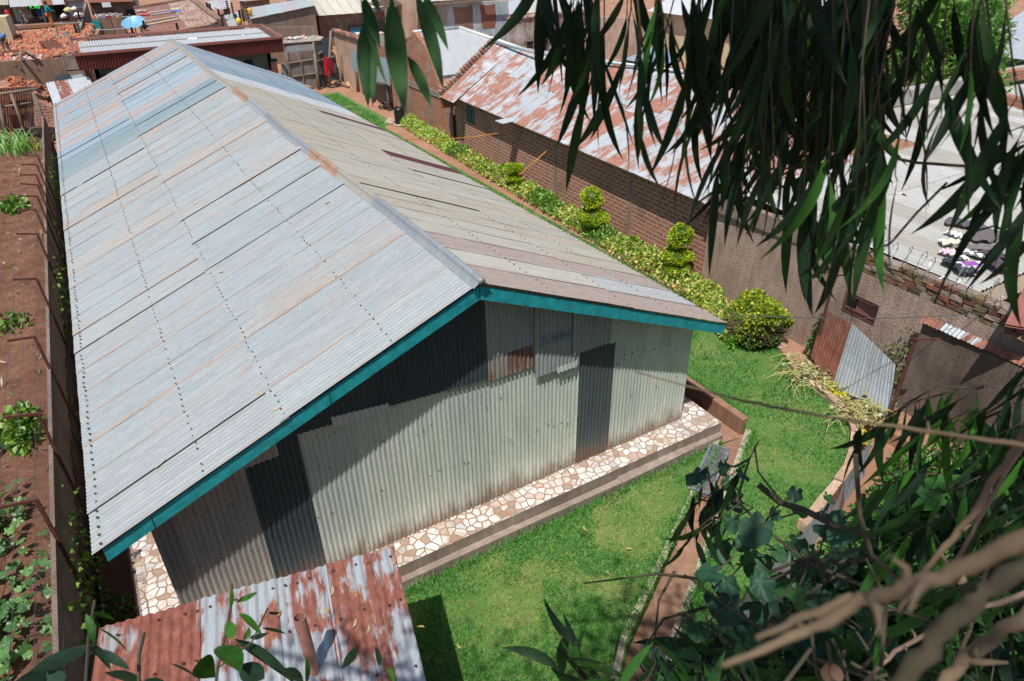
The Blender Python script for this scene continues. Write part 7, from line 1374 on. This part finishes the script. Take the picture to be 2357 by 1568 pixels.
env = [(1240, 140), (1300, 300), (1340, 420), (1390, 480), (1450, 530), (1510, 565), (1560, 565), (1620, 500), (1680, 575), (1740, 590), (1800, 570), (1850, 690), (1900, 620), (1930, 700), (1980, 650), (2050, 630), (2085, 500), (2110, 380), (2150, 520), (2200, 400), (2250, 460), (2300, 430), (2357, 500)]
ex_, ey_ = zip(*env); tw = []
for i in range(15): u = 1252 + i * 24 + rnd.uniform(-8, 8); vb = np.interp(u, ex_, ey_); tw.append(hangtw(u, max(-40, vb * rnd.uniform(.35, 1) - 195), rnd.uniform(1.05, 1.7), rnd.uniform(-50, 60), 5))
bough('looser outer sprays at the left edge of the boughs', tw, ecol, (120, 240)); tw = []
for i in range(52):
    u = rnd.choice([rnd.uniform(1590, 2085), rnd.uniform(1720, 2060)]); vb = np.interp(u, ex_, ey_); tw.append(hangtw(u, max(-30, vb * rnd.uniform(.2, 1) ** .8 - 215), rnd.uniform(1.0, 1.9), rnd.uniform(-60, 80), 7, q0=.25))
for u in (1665, 1690, 1722, 1755, 1783, 1850, 1877, 1905, 1935, 1968, 1995, 2040, 2060): tw.append(hangtw(u, np.interp(u, ex_, ey_) - 190, rnd.uniform(1.0, 1.2), rnd.uniform(-30, 60), 4, q0=.8))
bough('densest dark mass of hanging leaves', tw, ecol, (130, 240)); tw = []
for i in range(8): u = 2095 + i * 34 + rnd.uniform(-8, 8); vb = np.interp(u, ex_, ey_); tw.append(hangtw(u, max(-40, vb * rnd.uniform(.5, 1) - 200), rnd.uniform(1.0, 1.5), rnd.uniform(-60, 60), 4))
for u, v in ((2345, 330), (2310, 370), (2357, 420), (2330, 300), (2370, 480)): tw.append(([XD(u + 120, v - 60, 1.2), XD(u + 60, v - 20, 1.2), XD(u, v, 1.2)], 4, .3))
bough('sparser leaves at the right edge', tw, ecol, (150, 250), hang=.8)
lf_ = Leafs()
for (x0, y0, x1, y1, w_, bd) in ((910, 150, 915, 840, 112, .02), (950, 200, 975, 842, 60, -.02), (868, -20, 1000, 710, 44, .12), (890, -40, 1046, 390, 72, -.04), (1110, -20, 1118, 905, 140, .12), (1235, 440, 1452, 822, 74, -.08), (1300, -60, 1552, 690, 92, -.05), (1350, -60, 1585, 380, 66, -.06), (960, -60, 990, 100, 40, .1)):
    p, e = XD(575.4 + x0 * .293, y0 * .293, 1.05), XD(575.4 + x1 * .293, y1 * .293, 1.0); L = np.linalg.norm(e - p); lf_.add(p, e - p, L, w_ * .293 / FPX * 1.05 * .55, bd, tuple(np.array(rnd.choice([(.02, .06, .02), (.028, .075, .022)])) * rnd.uniform(.8, 1.2)), FW + NR.normal(0, .25, 3), .05)
lf_.build('foliage', M['leafd'], eu)['label'] = 'single spray of long speckled leaves hanging at top centre'; b = MB(); b.tube([XD(575 + 870 * .293, -90, 1.05), XD(575 + 900 * .293, -5, 1.05), XD(575 + 915 * .293, 45, 1.05)], .002, 5); b.tube([XD(880, -120, 1.05), XD(900, -20, 1.05), XD(940, -30, 1.06), XD(985, -40, 1.06)], .002, 5); b.build('branch', M['twigd'], eu)
for P_, r_ in (([(1580, 485), (1700, 400), (1740, 330), (1760, 300)], .0022), ([(1660, 380), (1745, 390), (1880, 385)], .002), ([(2357, 440), (2250, 385), (2110, 375), (2060, 365)], .0025), ([(1870, 640), (1960, 600), (2050, 560), (2110, 490), (2180, 420)], .002), ([(2357, 560), (2290, 520), (2220, 540), (2150, 700)], .0018)):
    b = MB(); b.tube([XD(u, v, 1.25) for u, v in P_], r_, 5); b.build('branch', M['twigd'], eu)
# lower right sprays of the same tree's regrowth
eu2 = thing('eucalyptus_regrowth', 'eucalyptus regrowth with bright and dark drooping leaves at lower right', 'sapling'); eu_main = eu; eu = eu2; tw = []
for u, v, d_ in ((1985, 985, 1.7), (2040, 960, 1.6), (2080, 930, 1.7), (2120, 1000, 1.5), (2150, 950, 1.5), (2210, 970, 1.4), (2250, 1040, 1.4), (2300, 1000, 1.3), (2345, 1040, 1.3), (2060, 1090, 1.6), (2130, 1150, 1.5), (2190, 1130, 1.4), (2030, 1260, 1.7), (2200, 1260, 1.5), (2290, 1200, 1.3), (2330, 1130, 1.2), (2350, 840, 1.3), (2320, 900, 1.3), (2090, 1230, 1.7), (2000, 1130, 1.8), (2260, 1330, 1.3), (2330, 1390, 1.2), (2150, 1380, 1.5), (2040, 1420, 1.6)): tw.append(([XD(u + rnd.uniform(140, 240), v - rnd.uniform(30, 110), d_), XD(u + 80, v - 40, d_), XD(u, v, d_)], 5, .3))
bough('drooping leaves at lower right', tw, lambda: ecol2() if rnd.random() < .45 else ecol(), (100, 200), (.07, .12), hang=.9)
tw = [([XD(u + 60, v - 50, 2.0), XD(u + 20, v - 20, 2.0), XD(u, v, 2.0)], 4, .2) for u, v in ((1600, 1130), (1585, 1180), (1620, 1160), (1600, 1225), (1640, 1210), (1580, 1250), (1655, 1120))]; bough('small dark leaves hanging beside the creeper', tw, ecol, (70, 125), (.10, .15))
tw = []
for i in range(34): u, v = rnd.uniform(1270, 2330), rnd.uniform(1490, 1600); d_ = rnd.uniform(1.5, 2.4); tw.append(([XD(u + rnd.uniform(-70, 70), v + 90, d_), XD(u + 10, v + 30, d_), XD(u, v - rnd.uniform(0, 40), d_)], 5, .1))
bough('mixed leaves along the bottom right edge', tw, lambda: tuple(.6 * np.array(ecol2())) if rnd.random() < .5 else ecol(), (70, 140), (.12, .2), hang=.25)
b = MB(); b.tube([X(2300, 1568, 'z', 3.5) - (0, 0, 2.5), X(2300, 1568, 'z', 4.5), XD(2200, 1300, 2.0)], [.05, .035, .01], 8); b.build('trunk', M['bark'], eu2, smooth=True); settle(eu2, X(2300, 1568, 'z', 2.0)); eu = eu_main; settle(eu, tr)
# small sapling at the bottom left
sp = thing('eucalyptus_sapling', 'young sapling with pointed leaves in front of the small rusty roof', 'sapling'); lf_ = Leafs(); b = MB(); s3 = lambda x, y, d=1.8: XD(x * .4638, 1093.3 + y * .4638, d)
b.tube([s3(1040, 1300), s3(1080, 960), s3(1130, 750), s3(1145, 660), s3(1150, 540)], .0035, 6); b.tube([s3(1080, 960), s3(1250, 830), s3(1330, 660)], .0022, 5); b.tube([s3(420, 1100), s3(440, 800), s3(470, 620)], .003, 5); b.tube([s3(690, 1080), s3(690, 900), s3(716, 780)], .004, 5)
for (x0, y0, x1, y1, w_, c) in ((1185, 690, 1300, 815, 46, 1), (1175, 632, 1282, 585, 22, 1), (1145, 660, 1142, 560, 20, 1), (1085, 850, 1200, 985, 100, 1), (1125, 725, 1160, 812, 44, 1), (1215, 820, 1240, 750, 30, 1), (1240, 812, 1330, 770, 26, 0), (1330, 680, 1390, 688, 14, 0), (1300, 760, 1420, 800, 22, 0), (1165, 815, 1500, 1023, 48, 0), (990, 920, 1060, 1020, 90, 1), (1190, 940, 1310, 1010, 80, 0), (470, 750, 635, 890, 36, 1), (455, 680, 570, 730, 20, 1), (425, 690, 480, 830, 30, 1), (150, 975, 492, 858, 54, 0), (470, 870, 650, 960, 34, 0), (440, 830, 540, 980, 40, 0), (60, 1040, 330, 960, 46, 0), (840, 935, 985, 1020, 24, 0), (520, 980, 740, 1060, 60, 0), (330, 1000, 120, 1060, 60, 0), (700, 1030, 860, 1060, 50, 0), (1400, 960, 1500, 1050, 60, 0), (1520, 900, 1510, 1060, 40, 1), (1700, 960, 1790, 850, 36, 0), (1880, 950, 1860, 850, 40, 0), (1920, 960, 1960, 1030, 30, 1)):
    p, e = s3(x0, y0), s3(x1, y1, rnd.uniform(1.72, 1.88)); L = np.linalg.norm(e - p); lf_.add(p, e - p, L, w_ * .4638 / FPX * 1.8 * .55, rnd.uniform(-.1, .1), tuple(np.array((.035, .12, .014) if c else (.018, .045, .024)) * rnd.uniform(.7, 1.2)), FW + NR.normal(0, .45, 3), .08)
lf_.build('foliage', M['leafc'], sp); b.build('stem', M['twigd'], sp); settle(sp, s3(1040, 1300))
# big-leaved creeper
cv = thing('creeper_vine', 'creeper with big dusky lobed leaves scrambling over twigs at lower right', 'creeper'); Q2 = lambda X_, Y_, d: XD(1381 + X_ * .414, 920.7 + Y_ * .414, d)
CL = [(550, 440, 185), (690, 380, 125), (790, 430, 120), (700, 620, 175), (650, 840, 185), (890, 740, 260), (850, 930, 230), (1090, 530, 115), (1100, 650, 125), (1260, 740, 265), (1080, 830, 190), (660, 1150, 300), (960, 1060, 240), (640, 990, 190), (1000, 1150, 170), (890, 1040, 190), (1262, 552, 95), (760, 560, 120), (980, 640, 110), (790, 800, 120), (980, 860, 140), (930, 1200, 200), (1130, 960, 170), (780, 1260, 190), (560, 1300, 150), (1200, 1090, 180), (1050, 1300, 180), (870, 1330, 170), (720, 470, 110), (640, 720, 120), (740, 690, 140), (830, 850, 140), (1180, 860, 120), (700, 1040, 150), (1090, 1100, 180), (1330, 980, 160), (1420, 1150, 170), (1500, 1330, 200), (1300, 1250, 190), (1180, 1400, 220), (1650, 1420, 200), (400, 1380, 150), (1700, 1180, 170)]
Cc = []; nn_ = []; sz = []; b = MB(); hub = [Q2(1500, 1050, 2.0), Q2(1150, 900, 2.0), Q2(900, 700, 2.0), Q2(760, 560, 2.0), Q2(830, 330, 2.0), Q2(880, 230, 2.0)]
for (x_, y_, s_) in CL:
    d_ = rnd.uniform(1.8, 2.25); p = Q2(x_, y_ - s_ * .18, d_); Cc.append(p); sz.append(s_ * .414 / FPX * d_ * .78); nn_.append(unit(np.array([rnd.gauss(0, .4), rnd.gauss(-.25, .4), 1.0])) - FW * .25)
    h2 = min(hub, key=lambda q: np.linalg.norm(q - p)); h2 = h2 if np.linalg.norm(h2 - p) < .2 else p + (h2 - p) * .3; b.tube([h2, (h2 + p) / 2 + NR.normal(0, .02, 3), p], [.0035, .003, .002], 5)
DR = np.array(nn_) * 0 + G3 * .6 - FW * .5 + NR.normal(0, .35, (len(CL), 3))
biglvs('foliage', np.array(Cc), np.array(nn_), np.array(sz), [(.02, .062, .032), (.03, .09, .035), (.018, .05, .03), (.045, .13, .035), (.028, .08, .045)], M['leafc'], cv, DR)  # brighter green in the palette stands for sunlit leaves
N = 240; uv_ = [(rnd.uniform(1500, 2340), rnd.uniform(1330, 1600)) for _ in range(N)]; uv_ = [q for q in uv_ if q[1] > 1380 + max(0, 1760 - q[0]) * .62]; P = np.array([XD(u, v, rnd.uniform(2.2, 3.2)) for u, v in uv_]); N = len(P)
biglvs('foliage', P, NR.normal(0, .5, (N, 3)) + (0, -.2, .8), NR.uniform(.05, .11, N), [(.02, .06, .02), (.03, .09, .025), (.05, .14, .03), (.012, .035, .016)], M['leafc'], cv)
b.tube(hub, [.006, .005, .0045, .004, .003, .002], 6)
for P_, r_, d_ in (([(880, 470), (1000, 570), (1130, 610), (1310, 700), (1530, 760)], .009, 2.05), ([(1110, 890), (1300, 900), (1560, 880), (1770, 840)], .008, 2.1), ([(940, 960), (1110, 890), (1250, 840)], .005, 2.05), ([(1420, 300), (1445, 640), (1510, 860), (1640, 980), (1760, 1010)], .005, 1.5), ([(860, 260), (880, 400), (940, 480), (1010, 560)], .003, 2.0), ([(900, 1290), (1250, 1010), (1420, 900)], .006, 2.1)): b.tube([Q2(x_, y_, d_) for x_, y_ in P_], r_, 6)
N = 14
for i in range(N): u, v = rnd.uniform(1550, 2330), rnd.uniform(1250, 1560); p = XD(u, v, rnd.uniform(1.8, 2.6)); q = p + NR.normal(0, .16, 3); b.tube([p, (p + q) / 2 + NR.normal(0, .03, 3), q], [.005, .004, .002], 5)
b.build('stem', M['twigd'], cv, smooth=True); settle(cv, Q2(1500, 1500, 2.2))
BL = [(1480, 1600), (1620, 1420), (1760, 1370), (1900, 1290), (2010, 1170), (2357, 1000)]; bx_, by_ = zip(*BL); uv_ = [(rnd.uniform(1480, 2400), rnd.uniform(950, 1620)) for _ in range(6500)]
uv_ = [q for q in uv_ if q[1] > np.interp(q[0], bx_, by_) + rnd.uniform(0, 60) and math.sin(q[0] * .031 + math.sin(q[1] * .023) * 2) + math.sin(q[1] * .037 + 1) > -.35]; P = np.array([XD(u, v, rnd.uniform(2.5, 3.6)) for u, v in uv_]); N = len(P)
tag(leaves('thicket', P, NR.uniform(.08, .17, N), pick([(.016, .055, .015), (.025, .085, .02), (.012, .035, .014), (.04, .13, .025), (.02, .05, .03)], N, .3), M['leafc'], None, up=-.3, wid=.2, fold=.07), 'thicket of dark narrow leaves filling the bottom right corner', 'thicket', None, 'stuff')  # leaf palette kept dark to imitate deep shade
# dry sticks close to the lens
def stick(label, P, rad, m='twig', knots=0):
    """P: points (u, v, metres from the eye); rad: radii in metres"""
    pts = [XD(*p) for p in P]; b = MB(); fine = []; fr = []
    for i in range(len(pts) - 1):
        for q in np.linspace(0, 1, 7)[:-1]: fine.append(lerp(pts[i], pts[i + 1], q) + NR.normal(0, 1, 3) * rad[i] * .12); fr.append((rad[i] * (1 - q) + rad[i + 1] * q) * rnd.uniform(.85, 1.15) * .54)
    fine.append(pts[-1]); fr.append(rad[-1] * .62); b.tube(fine, fr, 9)
    for k in range(knots): j = rnd.randrange(2, len(fine) - 2); d = unit(NR.normal(size=3)); b.tube([fine[j], fine[j] + d * fr[j] * 2.2, fine[j] + d * fr[j] * 4.5 + NR.normal(0, 1, 3) * fr[j]], [fr[j] * .8, fr[j] * .55, fr[j] * .2], 6)
    return tag(b.build('dry_branch', M[m], smooth=True), label, 'branch')
stick('thin brown twig crossing in front of the right end of the shed', [(1462, 856, .62), (1715, 925, .62), (1905, 960, .6), (2085, 985, .58), (2250, 1010, .56), (2420, 1035, .55)], [.0011, .002, .0024, .0028, .003, .0034], 'twig', 5)
stick('blurred split tan stick pointing left at the bottom right', [(1660, 1532, .36), (1850, 1455, .36), (1985, 1385, .35), (2060, 1360, .34), (2200, 1320, .33), (2420, 1215, .32)], [.0028, .0042, .005, .0062, .0066, .0075], 'twig', 3)
stick('shorter tan stick lying just above the blurred split one', [(1740, 1470, .40), (1850, 1420, .40), (1960, 1380, .39), (2020, 1375, .38)], [.003, .0045, .005, .0035], 'twig', 1)
stick('thick greenish blurred branch rising from the bottom edge', [(2050, 1600, .42), (2180, 1440, .40), (2270, 1360, .39), (2420, 1270, .38)], [.009, .0085, .008, .009], 'twigd', 0)
stick('grey brown branch running diagonally below the twig on the right', [(2065, 1410, .9), (2150, 1290, .88), (2235, 1190, .86), (2330, 1040, .84), (2400, 930, .83)], [.005, .006, .0065, .007, .0075], 'twig', 3)
stick('reddish straight stem leaning beside the diagonal branch', [(2180, 1330, 1.0), (2290, 1130, 1.0), (2370, 1000, 1.0)], [.004, .0042, .005], 'bark', 1)
stick('stout brown branch in the bottom right corner', [(2150, 1600, .8), (2260, 1480, .8), (2400, 1390, .8)], [.011, .012, .013], 'twig', 2)
stick('dark thin branch behind the stout one in the corner', [(1960, 1600, 1.1), (2060, 1500, 1.1), (2200, 1420, 1.1), (2400, 1350, 1.1)], [.004, .005, .006, .007], 'bark', 4)
stick('dead twig tangle stem standing at the bottom right', [(2180, 1590, 1.2), (2240, 1420, 1.2), (2300, 1230, 1.2)], [.006, .005, .003], 'twig', 5)
b = MB()
for i in range(16):
    u, v = rnd.uniform(1850, 2050), rnd.uniform(1380, 1560); p = XD(u, v, rnd.uniform(.95, 1.3)); d = NR.normal(0, .05, 3); b.tube([p, p + d, p + d * 1.6 + NR.normal(0, .02, 3)], [.0028, .0022, .0012], 5)
tag(b.build('twig_tangle', M['twigd']), 'tangle of small dry twigs behind the blurred stick', 'twigs', None, 'stuff')
lf_ = Leafs(); 
for i in range(2): p = XD(1905 + i * 30, 1572, .9); lf_.add(p, NR.normal(0, .4, 3) + RM[:, 1], .02, .007, .2, (.11, .06, .035), FW, .3)
tag(lf_.build('curled_dead_leaf', M['dry'], None), 'curled brown dead leaf at the bottom edge below the blurred stick', 'leaf')
